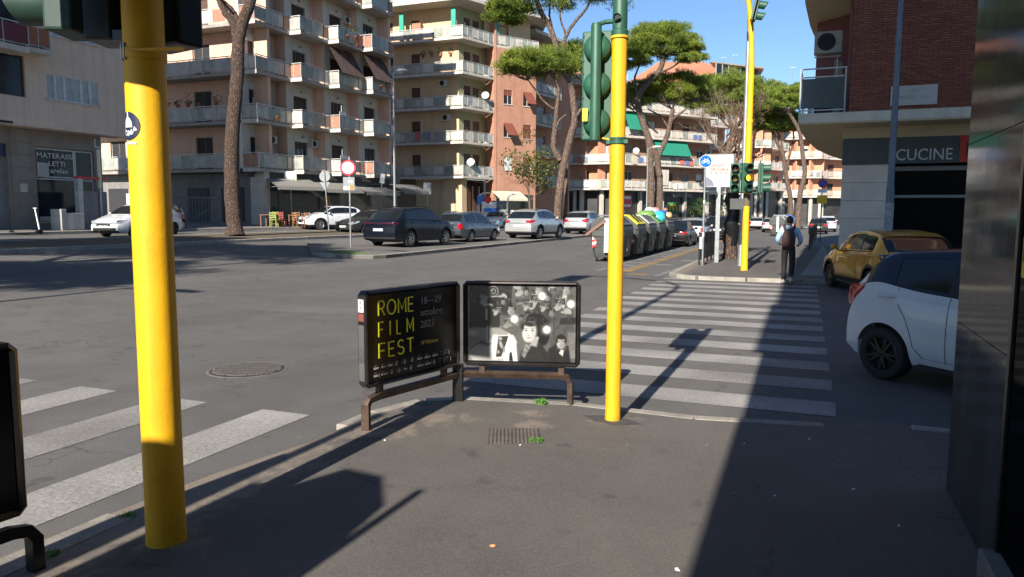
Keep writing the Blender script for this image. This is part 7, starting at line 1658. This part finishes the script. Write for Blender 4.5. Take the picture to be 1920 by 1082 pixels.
# ---------------------------------------------------------------- granite-clad building on our side
gb = thing('office_building', 'dark polished granite building edge along the right picture border', 'building', (.885, 5.14, .1))
def mat_polished(name, col, refl, rough):
    m, n, b = nodes_of(name); p = pos_of(n); c = np.array(col)
    k = ramp(n, noise(n, p, 240, 3, .8), [(.35, tuple(c*.5)), (.6, tuple(c*1.3)), (.75, tuple(c*2.6))]); k = mix(n, mathn(n, 'MULTIPLY', ramp(n, noise(n, sc_vec(n, p, (3, 3, .4)), 1, 5, .7), [(.45, 0.0), (.8, 1.0)]), .5), k, tuple(c*1.8+.01))
    n.links.new(k, b.inputs['Base Color']); b.inputs['Specular IOR Level'].default_value = 0; b.inputs['Roughness'].default_value = .5
    gl = N(n, 'ShaderNodeBsdfGlossy'); gl.inputs['Color'].default_value = (.8, .82, .85, 1)
    rr_ = N(n, 'ShaderNodeMapRange'); n.links.new(noise(n, p, 5, 6, .75), rr_.inputs[0]); rr_.inputs[3].default_value = rough*.5; rr_.inputs[4].default_value = rough*1.9; n.links.new(rr_.outputs[0], gl.inputs['Roughness'])
    bu = N(n, 'ShaderNodeBump'); bu.inputs['Strength'].default_value = .08; bu.inputs['Distance'].default_value = .02; n.links.new(noise(n, p, 1.3, 2, .5), bu.inputs['Height']); n.links.new(bu.outputs[0], gl.inputs['Normal'])
    ms = N(n, 'ShaderNodeMixShader'); ms.inputs[0].default_value = refl; o = [x for x in n.nodes if x.type == 'OUTPUT_MATERIAL'][0]
    n.links.new(b.outputs[0], ms.inputs[1]); n.links.new(gl.outputs[0], ms.inputs[2]); n.links.new(ms.outputs[0], o.inputs[0]); MATS[name] = m; return m
GRN = mat_polished('granite_dark', (.05, .05, .048), .17, .07); BGL = mat_polished('black_window', (.003, .003, .004), .04, .04)
fgb = Fr(gb, (.86, -14), (.86, 5.14))   # wall facing -x: from outside the left end is the far corner, b must run to +x
def gbx(name, x0, x1, y0, y1, z0, z1, mt, bv=0): m = MB(); m.box(x0-.86, x1-.86, y0-5.14, y1-5.14, z0-.1, z1-.1); return m.build(name, mt, gb, bevel=bv)
gbx('core', .90, 14, -14, 5.11, .1, 4.2, GRN)
zc = [.1, 1.16, 2.22, 3.28, 4.2]
for j in range(4):
    for (y0, y1) in ((4.62, 5.14), (3.93, 4.615)):
        gbx('granite_slab', .865, .90, y0+.0, y1, zc[j]+(.0 if j else 0), zc[j+1]-.005, GRN)
    for i in range(6): gbx('granite_slab', .9+i*.9, 1.795+i*.9, 5.11, 5.14, zc[j], zc[j+1]-.005, GRN)
gbx('step', .80, .90, -14, 3.92, .1, .24, M('step_stone', (.16, .155, .15), .8, var=.15, vs=6), .01)
gbx('shop_window', .872, .90, .6, 3.88, .26, 4.15, BGL)
gbx('window_frame', .862, .90, 3.88, 3.925, .24, 4.2, BLACKM)
for z, c, nm in ((2.05, (.3, .1, .08), 'red_white_sticker'), (1.62, (.5, .45, .02), 'yellow_sticker_window')):
    gbx('window_sticker', .868, .872, 3.62, 3.82, z-.09, z+.09, M(nm, c, .5))
gbx('window_sticker', .866, .868, 3.66, 3.80, 1.6, 1.66, DARK)
text('328.3', .05, WHITE, gb, Matrix.Translation((.004, 3.72-5.14, 1.52)) @ Matrix.Rotation(-PI/2, 4, 'Z') @ Matrix.Rotation(PI/2, 4, 'X'), ext=.0005)
# jettied upper storeys: their edge draws the long shadow over the crossing
gbx('upper_storeys', -.58, 14, -16, 4.2, 4.6, 19.5, M('upper_render', (.35, .3, .25), .85, var=.08))
gbx('soffit', -.58, 14, -16, 4.2, 4.2, 4.6, CON)
for z in (7.6, 10.7, 13.8, 16.9): gbx('balcony', -.78, 1.2, -3, 2.2, z, z+.2, CON)
tag(link('cable', MB().path([Vector((-9, 23, 7.2)), Vector((-3, 24, 6.9)), Vector((3, 24.8, 6.8))], .0, 4).mesh('c'), BLACKM)) if 0 else None
# ================================================================ trees
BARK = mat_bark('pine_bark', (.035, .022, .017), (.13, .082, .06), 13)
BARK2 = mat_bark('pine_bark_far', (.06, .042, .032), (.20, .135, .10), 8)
PINE = mat_leaf('pine_needles', (.08, .13, .018), (.21, .28, .035), (.36, .41, .055), .9)
RV = Vector((.9299, .3679, 0)); FV = Vector((-.3679, .9299, 0))
def needles(clumps, tufts=150, sub=22, length=.3, width=.05, blades=4, flat_bottom=.55):
    T = []; clumps = [(c, rx*1.18, rz*1.5) for c, rx, rz in clumps]; sub = int(sub*2.1); tufts = int(tufts*1.6); length *= .72; width *= .68
    for (c, rx, rz) in clumps:
        for _ in range(sub):
            th = random.uniform(0, 2*PI); q = math.sqrt(random.random()); up = random.uniform(-flat_bottom, 1)
            prof = math.sqrt(max(0, 1-max(up, 0)**2))
            cc = np.array([c[0]+rx*.85*q*prof*math.cos(th), c[1]+rx*.85*q*prof*math.sin(th), c[2]+rz*.8*up*random.uniform(.75, 1)])
            sr_ = rx*random.uniform(.18, .34); k = tufts
            u = np.random.normal(size=(k, 3)); u /= np.linalg.norm(u, axis=1)[:, None]; u[:, 2] = np.where(u[:, 2] < -.3, -u[:, 2], u[:, 2])
            rad = sr_*(.30+.85*np.random.random((k, 1))**.8); P = cc+u*rad*np.array([1, 1, .72])
            T.append((P, u))
    P = np.concatenate([a for a, b in T]); U = np.concatenate([b for a, b in T]); k = len(P)
    V = []; 
    for b in range(blades):
        d_ = U+np.random.normal(scale=.65, size=(k, 3)); d_[:, 2] += .35; d_ /= np.linalg.norm(d_, axis=1)[:, None]
        s = np.cross(d_, np.random.normal(size=(k, 3))); s /= np.linalg.norm(s, axis=1)[:, None]
        l = length*(.6+.6*np.random.random((k, 1)))
        V.append(np.stack([P-s*width/2, P+s*width/2, P+d_*l], axis=1))
    V = np.concatenate(V).reshape(-1, 3); n = len(V)//3
    me = bpy.data.meshes.new('needles'); me.vertices.add(len(V)); me.vertices.foreach_set('co', V.astype(np.float32).ravel())
    me.loops.add(n*3); me.loops.foreach_set('vertex_index', np.arange(n*3, dtype=np.int32)); me.polygons.add(n)
    me.polygons.foreach_set('loop_start', np.arange(0, n*3, 3, dtype=np.int32)); me.update(calc_edges=True); return me
def limb_path(pts, r0, r1, n=14, steps=5, wob=.05):
    """smooth, slightly irregular limb through the given points"""
    P = [Vector(p) for p in pts]; out = []
    for i in range(len(P)-1):
        a = P[max(i-1, 0)]; b = P[i]; c = P[i+1]; d_ = P[min(i+2, len(P)-1)]
        for k in range(steps):
            t = k/steps; out.append(.5*((2*b)+(-a+c)*t+(2*a-5*b+4*c-d_)*t*t+(-a+3*b-3*c+d_)*t**3))
    out.append(P[-1]); m = len(out)
    rr = [r0+(r1-r0)*(i/(m-1)) for i in range(m)]
    for i in range(1, m-1): out[i] = out[i]+Vector((random.gauss(0, 1), random.gauss(0, 1), 0))*rr[i]*wob*1.3
    return out, rr
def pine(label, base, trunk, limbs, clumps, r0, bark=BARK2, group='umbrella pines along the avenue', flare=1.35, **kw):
    """trunk/limb points and clumps are world points; base on the ground"""
    t = thing('pine_tree', label, 'tree', base, 0, group); B = Vector(base)
    P, rr = limb_path([p-B for p in trunk], r0, r0*.62, wob=.025)
    rr[0] *= flare; rr[1] *= 1+(flare-1)*.5
    m = MB(); m.path(P, rr, 18, wob=.035); m.build('trunk', bark, t, smooth=True, ang=70)
    for pts, a, b in limbs:
        Q, r_ = limb_path([p-B for p in pts], a, b, wob=.12); m = MB(); m.path(Q, r_, 10, wob=.05); m.build('branch', bark, t, smooth=True, ang=70)
    # twigs reaching into each clump
    m = MB()
    for (c, rx, rz) in clumps:
        c = Vector(c)-B; src = min(([P[-1]]+[Vector(p)-B for pts, a, b in limbs for p in pts[-1:]]), key=lambda q: (q-c).length)
        for k in range(7):
            th = 2*PI*k/7+random.random(); e = c+Vector((math.cos(th)*rx*.7, math.sin(th)*rx*.7, rz*random.uniform(-.1, .5)))
            Q, r_ = limb_path([src, (src+e)/2+Vector((0, 0, -.15*rx)), e], r0*.22, .02, steps=4); m.path(Q, r_, 6)
    tag(m.build('twigs', bark, t, smooth=True), kind='stuff')
    me = needles([(tuple(Vector(c)-B), rx, rz) for c, rx, rz in clumps], **kw); link('crown', me, PINE, t)
    return t
# big near pine at left
D = 34.9; b = Vector((-25.1, 27.7, gz(-25.1)+.1)); s = lambda x, y, d=None: surv(x, y, d or D)
pine('large pine at left with a stout bare reddish trunk forking near the top', b, [b, s(436, 380), s(434, 300), s(438, 220), s(445, 150), s(446, 110), s(448, 75), s(456, 40), s(470, 0), s(480, -70, 35.5), s(470, -150)],
     [([s(447, 85), s(437, 45), s(415, 10), s(392, -40), s(360, -110, 34)], .2, .08), ([s(449, 65), s(440, 25), s(425, 8), s(405, -8), s(390, -20, 36)], .12, .06), ([s(452, 55), s(430, 20), s(410, -5), s(380, -40, 33)], .09, .04), ([s(470, 5), s(500, -60), s(540, -130)], .15, .07)],
     [(tuple(s(430, -170)), 4.5, 1.5), (tuple(s(350, -150, 33)), 3.2, 1.2), (tuple(s(540, -170, 37)), 3.4, 1.2)], .36, BARK, flare=1.35, tufts=110, sub=18, width=.06)
# central tall pine and its slender neighbour
D = 55; x0 = surv(1047, 410, D); b = Vector((x0.x, x0.y, gz(x0.x)+.1))
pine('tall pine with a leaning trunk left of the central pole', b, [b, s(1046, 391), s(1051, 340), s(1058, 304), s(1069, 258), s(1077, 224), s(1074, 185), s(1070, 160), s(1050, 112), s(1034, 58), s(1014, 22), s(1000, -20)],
     [([s(1051, 303), s(1038, 277), s(1040, 246), s(1044, 202), s(1046, 160), s(1030, 135)], .24, .1), ([s(1040, 246), s(1050, 225), s(1062, 215)], .1, .06), ([s(1039, 205), s(1020, 190), s(1005, 170), s(990, 150)], .09, .04),
      ([s(1052, 112), s(1060, 72), s(1077, 42), s(1100, 15), s(1120, -30)], .17, .07), ([s(1078, 222), s(1090, 205), s(1105, 180), s(1115, 140)], .14, .06), ([s(1036, 60), s(1030, 20), s(1040, -20)], .1, .05), ([s(1063, 68), s(1050, 30), s(1060, -10)], .09, .04)],
     [(tuple(s(1018, 128)), 2.7, 1.2), (tuple(s(975, 125, 54)), 1.5, .9), (tuple(s(1065, 115, 57)), 1.9, 1.1), (tuple(s(1000, 5)), 2.8, 1.1), (tuple(s(950, 25, 54)), 1.6, 1.0), (tuple(s(1110, -8)), 2.6, .9), (tuple(s(1050, -40)), 4.2, 1.3), (tuple(s(1140, -20, 56)), 1.8, .8)], .29, tufts=120, sub=20)
x0 = surv(1058, 408, 57); b = Vector((x0.x, x0.y, gz(x0.x)+.1)); D = 57
pine('slender second pine trunk standing right behind the tall leaning pine', b, [b, s(1061, 380, 57), s(1061, 325, 57), s(1068, 280, 57), s(1078, 240, 57), s(1090, 200, 57), s(1092, 150, 57)], [], [(tuple(s(1098, 130, 58)), 2.0, 1.2)], .17, tufts=100, sub=14)
# pines right of the central pole
D = 65; x0 = surv(1222, 404, D); b = Vector((x0.x, x0.y, gz(x0.x)+.1))
pine('umbrella pine with a double trunk right of the central pole', b, [b, s(1221, 360, D), s(1219, 304, D), s(1216, 262, D), s(1204, 226, D), s(1195, 185, D), s(1213, 158, D), s(1238, 129, D), s(1245, 100, D)],
     [([s(1237, 426, D), s(1236, 340, D), s(1232, 300, D), s(1216, 255, D)], .30, .23), ([s(1199, 215, D), s(1182, 190, D), s(1172, 165, D)], .12, .06), ([s(1196, 180, D), s(1190, 150, D), s(1200, 120, D)], .14, .06), ([s(1228, 140, D), s(1262, 125, D), s(1285, 105, D)], .12, .05)],
     [(tuple(s(1215, 88, D)), 2.4, 1.4), (tuple(s(1262, 88, D)), 2.4, 1.5), (tuple(s(1295, 105, 64)), 1.3, 1.0), (tuple(s(1185, 110, D)), 1.6, 1.2), (tuple(s(1240, 75, 67)), 2.4, 1.0)], .34, tufts=130, sub=20)
D = 68
x0 = surv(1236, 404, D); b = Vector((x0.x, x0.y, gz(x0.x)+.1))
pine('lower umbrella pine reaching right beneath the double-trunk pine crown', b, [b, s(1234, 360, D), s(1233, 300, D), s(1244, 272, D), s(1252, 250, D), s(1257, 228, D), s(1262, 205, D)],
     [([s(1254, 240, D), s(1238, 218, D), s(1215, 205, D)], .12, .05), ([s(1258, 226, D), s(1285, 205, D), s(1300, 190, D)], .12, .05), ([s(1234, 250, D), s(1205, 225, D), s(1185, 205, D)], .1, .05)],
     [(tuple(s(1195, 185, D)), 1.8, 1.3), (tuple(s(1240, 172, D)), 2.0, 1.3), (tuple(s(1285, 170, D)), 2.1, 1.3), (tuple(s(1310, 178, 70)), 1.5, 1.2)], .3, tufts=110, sub=18)
D = 80; x0 = surv(1365, 402, D); b = Vector((x0.x, x0.y, .1))
pine('umbrella pine whose crown shows behind the bare tree and the mast', b, [b, s(1366, 340, D), s(1362, 290, D), s(1372, 250, D), s(1365, 215, D)], [([s(1370, 250, D), s(1392, 225, D), s(1400, 205, D)], .14, .06), ([s(1368, 240, D), s(1345, 215, D), s(1335, 195, D)], .12, .05)],
     [(tuple(s(1335, 178, D)), 2.3, 1.7), (tuple(s(1375, 175, D)), 2.5, 1.8), (tuple(s(1410, 185, D)), 2.1, 1.6), (tuple(s(1350, 200, D)), 2.0, 1.5), (tuple(s(1310, 190, D)), 1.8, 1.4)], .3, tufts=100, sub=18, length=.36, width=.07)
D = 88; x0 = surv(1484, 400, D); b = Vector((x0.x, x0.y, .1))
pine('far pine with a forked trunk at the right near the overhang', b, [b, s(1482, 375, D), s(1478, 350, D), s(1472, 318, D), s(1468, 290, D), s(1455, 262, D), s(1448, 246, D)],
     [([s(1474, 325, D), s(1480, 292, D), s(1488, 262, D), s(1486, 240, D)], .16, .08), ([s(1470, 300, D), s(1462, 255, D), s(1440, 225, D)], .14, .06)],
     [(tuple(s(1425, 238, D)), 1.6, 1.2), (tuple(s(1452, 232, D)), 1.8, 1.3), (tuple(s(1485, 236, D)), 1.5, 1.2), (tuple(s(1420, 190, 90)), 2.1, 1.5), (tuple(s(1450, 182, 90)), 2.2, 1.5)], .3, tufts=100, sub=18, length=.36, width=.07)
D = 84; x0 = surv(1496, 400, D); b = Vector((x0.x, x0.y, .1))
pine('far pine with a tall curved trunk farthest to the right', b, [b, s(1499, 375, D), s(1503, 350, D), s(1509, 324, D), s(1505, 290, D), s(1500, 250, D), s(1488, 226, D), s(1478, 208, D)],
     [([s(1500, 250, D), s(1506, 225, D), s(1500, 205, D)], .12, .05)], [(tuple(s(1470, 195, D)), 2.2, 1.4), (tuple(s(1497, 190, D)), 1.8, 1.5), (tuple(s(1440, 205, 86)), 1.6, 1.2)], .3, tufts=110, sub=18, length=.36, width=.07)
D = 110; x0 = surv(1295, 402, D); b = Vector((x0.x, x0.y, .1))
pine('distant pine with only its crown showing between the roofs', b, [b, s(1296, 330, D), s(1292, 260, D), s(1290, 220, D)], [], [(tuple(s(1300, 185, D)), 2.8, 1.8), (tuple(s(1270, 200, D)), 2.4, 1.6)], .3, tufts=80, sub=16, length=.42, width=.09)
# pines standing behind the camera's left, throwing the dappled shade on the avenue
def shade_pine(x, y, h, label, r=4.6):
    b = Vector((x, y, gz(x)+.1)); V_ = Vector
    pine(label, b, [b, b+V_((.2, .1, h*.35)), b+V_((.0, .4, h*.6)), b+V_((.3, .2, h*.8)), b+V_((.1, .5, h))], [([b+V_((.1, .3, h*.6)), b+V_((1.6, .6, h*.78)), b+V_((3, .4, h*.98))], .16, .06), ([b+V_((.2, .2, h*.68)), b+V_((-1.4, -.6, h*.85)), b+V_((-2.8, -.2, h))], .15, .06), ([b+V_((.2, .2, h*.74)), b+V_((-.4, 1.6, h*.88)), b+V_((.2, 3.0, h))], .12, .05)],
         [((x, y, h+1.0), r*.7, 1.2), ((x+r*.6, y+.5, h+.7), r*.5, 1.0), ((x-r*.6, y-.3, h+.8), r*.5, 1.0), ((x+.3, y+r*.6, h+.7), r*.5, 1.0)], .33, tufts=70, sub=16, width=.08)
shade_pine(-19.8, 1.2, 10.5, 'pine standing in the avenue verge left of the camera')
shade_pine(-25.0, 3.5, 10.0, 'pine beyond the left picture edge beside the shops', 4.2)
shade_pine(-25.0, -3.0, 11.5, 'pine behind the camera whose shade reaches the left carriageway', 4.5)
shade_pine(-18.0, -5.5, 9.6, 'pine left of and behind the camera nearest the carriageway', 3.6)

# bare wrapped tree by the billboard
b = Vector((-2.62, 29.3, .1)); bt = thing('bare_tree', 'leafless tree with trunk wrapped in black behind the billboard', 'tree', b)
m = MB(); P, rr = limb_path([Vector((0, 0, 0)), Vector((.0, .05, 1)), Vector((.06, 0, 1.9)), Vector((-.05, .0, 2.7)), Vector((-.15, .05, 3.6))], .27, .19, wob=.12); rr[0] *= 1.35; m.path(P, rr, 16, wob=.09); m.build('trunk', BARK, bt, smooth=True, ang=70)
m = MB(); P2_ = [p+Vector((.02, -.05, 0)) for p in P if 1.15 < p.z < 2.45]; m.path([P[3]*1.0+Vector((.07, -.09, -.6))]+P2_, [.1]+[.28]*len(P2_), 14, wob=.05); m.build('black_wrap', BLACKM, bt, smooth=True, ang=70)
def branchy(m, p, d_, l, r, depth, spread=.55):
    e = p+d_*l; mid = (p+e)/2+Vector((random.gauss(0, 1), random.gauss(0, 1), random.gauss(0, .5)))*l*.08
    m.path([p, mid, e], [r, r*.8, r*.6], 5 if r > .02 else 3, cap=False)
    if depth == 0: return
    for _ in range(random.choice((2, 3, 3))):
        q = (d_+Vector((random.gauss(0, spread), random.gauss(0, spread), random.gauss(.1, spread*.6)))).normalized(); branchy(m, p.lerp(e, random.uniform(.5, 1)), q, l*random.uniform(.6, .85), r*.58, depth-1, spread)
TW = M('twig_brown', (.16, .11, .08), .9, var=.35, vs=12)
for k in range(5):
    m = MB(); a = k*1.3; branchy(m, Vector((-.15, .05, 2.9+.15*k)), Vector((math.cos(a)*.45, math.sin(a)*.35, 1)).normalized(), 1.1, .07, 6, .42); m.build('branch', TW, bt)
# small autumn tree at the filling station, young trees, shrubs
def broadleaf(label, base, h, cr, cols, name='young_tree', n=1500, leaf=.12, trunk_r=.09, cz=.68, rz=.32, cat='tree'):
    t = thing(name, label, cat, base); m = MB(); m.path([(0, 0, 0), (.05, 0, h*.25), (-.05, 0, h*.5), (0, 0, h*.85)], [trunk_r, trunk_r*.85, trunk_r*.6, trunk_r*.2], 8); m.build('trunk', TW, t, smooth=True)
    m = MB()
    for k in range(6): branchy(m, Vector((0, 0, h*.35+k*h*.07)), Vector((math.cos(k*2.1), math.sin(k*2.1), .7)).normalized(), cr*.6, trunk_r*.4, 3)
    m.build('branch', TW, t)
    cl = [(random.gauss(0, cr*.45), random.gauss(0, cr*.45), h*cz+random.gauss(0, h*rz*.45), cr*random.uniform(.25, .5)) for _ in range(16)]
    m = MB()
    for _ in range(n):
        c = random.choice(cl); d_ = Vector((random.gauss(0, 1), random.gauss(0, 1), random.gauss(0, 1))).normalized()*c[3]*random.uniform(.5, 1.05); p = Vector(c[:3])+d_
        a = Vector((random.gauss(0, 1), random.gauss(0, 1), random.gauss(0, 1))).normalized(); q = a.cross(Vector((random.gauss(0, 1), random.gauss(0, 1), random.gauss(0, 1)))).normalized(); l = leaf*random.uniform(.6, 1.2)
        m.add([p-a*l, p+q*l*.5, p+a*l, p-q*l*.5], [(0, 1, 2, 3)])
    m.build('crown', cols, t); return t
p = surv(992, 404, 60); broadleaf('small thinning autumn tree in front of the orange wall at the filling station', (p.x, p.y, gz(p.x)), 6.8, 2.3, AUT, n=1500, leaf=.14, cz=.72, rz=.3)
for px, d_, lab in ((1300, 84, 'young green tree in front of the dark arcade'), (1318, 80, 'young tree just left of the billboard post'), (1352, 84, 'young green tree beside the far yellow mast')):
    p = surv(px, 402, d_); broadleaf(lab, (p.x, p.y, gz(p.x)+.1), 3.6, .8, BL, n=500, leaf=.1, trunk_r=.05)
for px, d_, w_, lab in ((1090, 76, 3.2, 'clipped green hedge behind the silver minivan'), (1432, 100, 3.5, 'low green bushes under the far pines')):
    p = surv(px, 402, d_); m = MB()
    for _ in range(1800):
        q = Vector((random.uniform(-w_/2, w_/2), random.uniform(-.4, .4), random.uniform(0, 1.2+.25*math.sin(_)))); a = Vector((random.gauss(0, 1), random.gauss(0, 1), random.gauss(0, 1))).normalized(); e = a.cross(Vector((0, 0, 1))).normalized()
        m.add([q-a*.1, q+e*.05, q+a*.1, q-e*.05], [(0, 1, 2, 3)])
    tag(m.build('hedge', BL, loc=(p.x, p.y, gz(p.x)+.1), rot=R_(20)), lab, 'hedge')

# ================================================================ the walking man
MX, MY = -.36, 20.42
man = thing('person', 'person walking away in pale blue hooded shirt and black trousers', 'person', (MX, MY, 0), R_(-2))
def skinned(name, verts, edges, radii, mat, parent, root=0, sub=2):
    me = bpy.data.meshes.new(name); me.from_pydata(verts, edges, []); o = bpy.data.objects.new(name, me); COL.objects.link(o); me.materials.append(mat); o.parent = parent
    md = o.modifiers.new('skin', 'SKIN'); md.use_smooth_shade = True
    if not me.skin_vertices: bpy.context.view_layer.update()
    for i, sv in enumerate(me.skin_vertices[0].data):
        r = radii[i]; sv.radius = r if hasattr(r, '__len__') else (r, r); sv.use_root = (i == root)
    s_ = o.modifiers.new('sub', 'SUBSURF'); s_.levels = sub; s_.render_levels = sub; return o
SKIN = M('skin', (.20, .11, .075), .55); SHIRT = M('shirt_pale_blue', (.32, .46, .62), .8, var=.12, vs=14, bump=.3, bs=30); TROU = M('trousers_black', (.012, .012, .014), .8); HAIR = M('hair_black', (.012, .01, .009), .7, var=.4, vs=60, bump=.5, bs=90)
# left foot planted ahead, right heel lifting behind
J = dict(pel=(0, 0, .95), lh=(-.09, 0, .90), rh=(.09, 0, .90), lk=(-.095, .10, .50), rk=(.10, -.03, .49), la=(-.10, .03, .10), ra=(.10, -.30, .20), lt=(-.115, .17, .035), rt=(.115, -.20, .045),
         wa=(0, .01, 1.08), ch=(0, .0, 1.30), nk=(0, .02, 1.47), hd=(0, .045, 1.58), ht=(0, .04, 1.69), ls=(-.19, 0, 1.40), rs=(.19, 0, 1.40), le=(-.29, .02, 1.14), re=(.29, .0, 1.14), lw=(-.24, .20, 1.03), rw=(.25, .17, 1.02), lf=(-.20, .27, 1.02), rf=(.21, .24, 1.0))
def chain(name, keys, edges, rad, mat, root=0, sub=2):
    ix = {k: i for i, k in enumerate(keys)}; return skinned(name, [J[k] for k in keys], [(ix[a], ix[b]) for a, b in edges], [rad[k] for k in keys], mat, man, root, sub)
BE = [('pel', 'lh'), ('pel', 'rh'), ('lh', 'lk'), ('rh', 'rk'), ('lk', 'la'), ('rk', 'ra'), ('la', 'lt'), ('ra', 'rt'), ('pel', 'wa'), ('wa', 'ch'), ('ch', 'nk'), ('nk', 'hd'), ('hd', 'ht'), ('ch', 'ls'), ('ch', 'rs'), ('ls', 'le'), ('rs', 're'), ('le', 'lw'), ('re', 'rw'), ('lw', 'lf'), ('rw', 'rf')]
chain('body', list(J), BE, dict(pel=(.13, .09), lh=.07, rh=.07, lk=.05, rk=.05, la=.035, ra=.035, lt=.03, rt=.03, wa=(.12, .09), ch=(.14, .1), nk=.055, hd=(.075, .09), ht=(.06, .075), ls=.055, rs=.055, le=.042, re=.042, lw=.028, rw=.028, lf=.03, rf=.03), SKIN)
chain('trousers', ['pel', 'lh', 'rh', 'lk', 'rk', 'la', 'ra', 'wa'], [('pel', 'lh'), ('pel', 'rh'), ('lh', 'lk'), ('rh', 'rk'), ('lk', 'la'), ('rk', 'ra'), ('pel', 'wa')], dict(pel=(.16, .115), lh=.10, rh=.10, lk=.078, rk=.078, la=.062, ra=.062, wa=(.14, .10)), TROU)
J['hem'] = (0, 0, .94)
chain('shirt', ['hem', 'wa', 'ch', 'ls', 'rs', 'le', 're', 'lw', 'rw', 'nk'], [('hem', 'wa'), ('wa', 'ch'), ('ch', 'ls'), ('ch', 'rs'), ('ls', 'le'), ('rs', 're'), ('le', 'lw'), ('re', 'rw'), ('ch', 'nk')], dict(hem=(.17, .12), wa=(.165, .12), ch=(.165, .12), ls=.085, rs=.085, le=.068, re=.068, lw=.042, rw=.042, nk=(.085, .07)), SHIRT)
m = MB(); m.ell((0, -.04, 1.47), (.10, .075, .06), 14, 8); m.build('hood', SHIRT, man, smooth=True, ang=80)
m = MB(); m.ell((0, .035, 1.66), (.088, .108, .105), 16, 10, .02); m.build('hair', HAIR, man, smooth=True, ang=80)
m = MB(); m.ell((-.083, .05, 1.61), (.014, .022, .032), 8, 6); m.ell((.083, .05, 1.61), (.014, .022, .032), 8, 6); m.build('ear', SKIN, man, smooth=True)
SH = M('shoe_white', (.55, .54, .5), .6)
for sg, a, b, tl in ((-1, (-.10, .0, .06), (-.112, .20, .045), 0), (1, (.10, -.34, .14), (.112, -.16, .05), 1)):
    m = MB(); m.path([Vector(a)+Vector((0, -.03, .0)), a, ((a[0]+b[0])/2, (a[1]+b[1])/2, (a[2]+b[2])/2+.0), b, (b[0], b[1]+.05, b[2]-.01)], [.025, .05, .05, .045, .02], 12); m.build('shoe', SH, man, smooth=True, ang=80)
for k, w_ in (('lf', -1), ('rf', 1)):
    c = Vector(J[k]); hnd = MB()
    for i in range(4): hnd.path([c+Vector((w_*(.02-.013*i), 0, 0)), c+Vector((w_*(.02-.013*i), .045, -.01)), c+Vector((w_*(.015-.013*i), .075, -.035))], [.011, .009, .007], 6)
    hnd.path([c+Vector((-w_*.03, -.02, 0)), c+Vector((-w_*.045, .02, .01))], [.011, .009], 6); hnd.build('fingers', SKIN, man, smooth=True)
bp_ = thing('backpack', 'dark maroon backpack worn by the walking person', 'backpack', (MX, MY, 0), R_(-2))
MAR = M('backpack_maroon', (.045, .018, .016), .7, var=.2, vs=20)
m = MB(); vs = []; 
for z, w_, d_ in ((.96, .10, .10), (.99, .15, .17), (1.08, .165, .20), (1.22, .16, .18), (1.33, .135, .14), (1.40, .09, .09), (1.42, .05, .05)):
    n_ = 16
    for k in range(n_):
        a = 2*PI*k/n_; cx = math.copysign(abs(math.cos(a))**.6, math.cos(a)); sy = math.copysign(abs(math.sin(a))**.6, math.sin(a)); vs.append((cx*w_, -.12-d_*.5+sy*d_*.5, z))
m.add(vs, [(j*16+k, j*16+(k+1) % 16, (j+1)*16+(k+1) % 16, (j+1)*16+k) for j in range(6) for k in range(16)]+[tuple(range(15, -1, -1)), tuple(96+k for k in range(16))]); m.build('pack', MAR, bp_, smooth=True, ang=80)
m = MB(); m.ell((0, -.315, 1.12), (.11, .03, .10), 12, 8); m.build('front_pocket', MAR, bp_, smooth=True)
for sg in (-1, 1): m = MB(); m.path([(sg*.08, -.12, 1.38), (sg*.115, -.10, 1.47), (sg*.125, -.02, 1.51), (sg*.13, .10, 1.42), (sg*.14, .13, 1.2)], [.028, .03, .032, .03, .028], 6); m.build('strap', MAR, bp_, smooth=True)
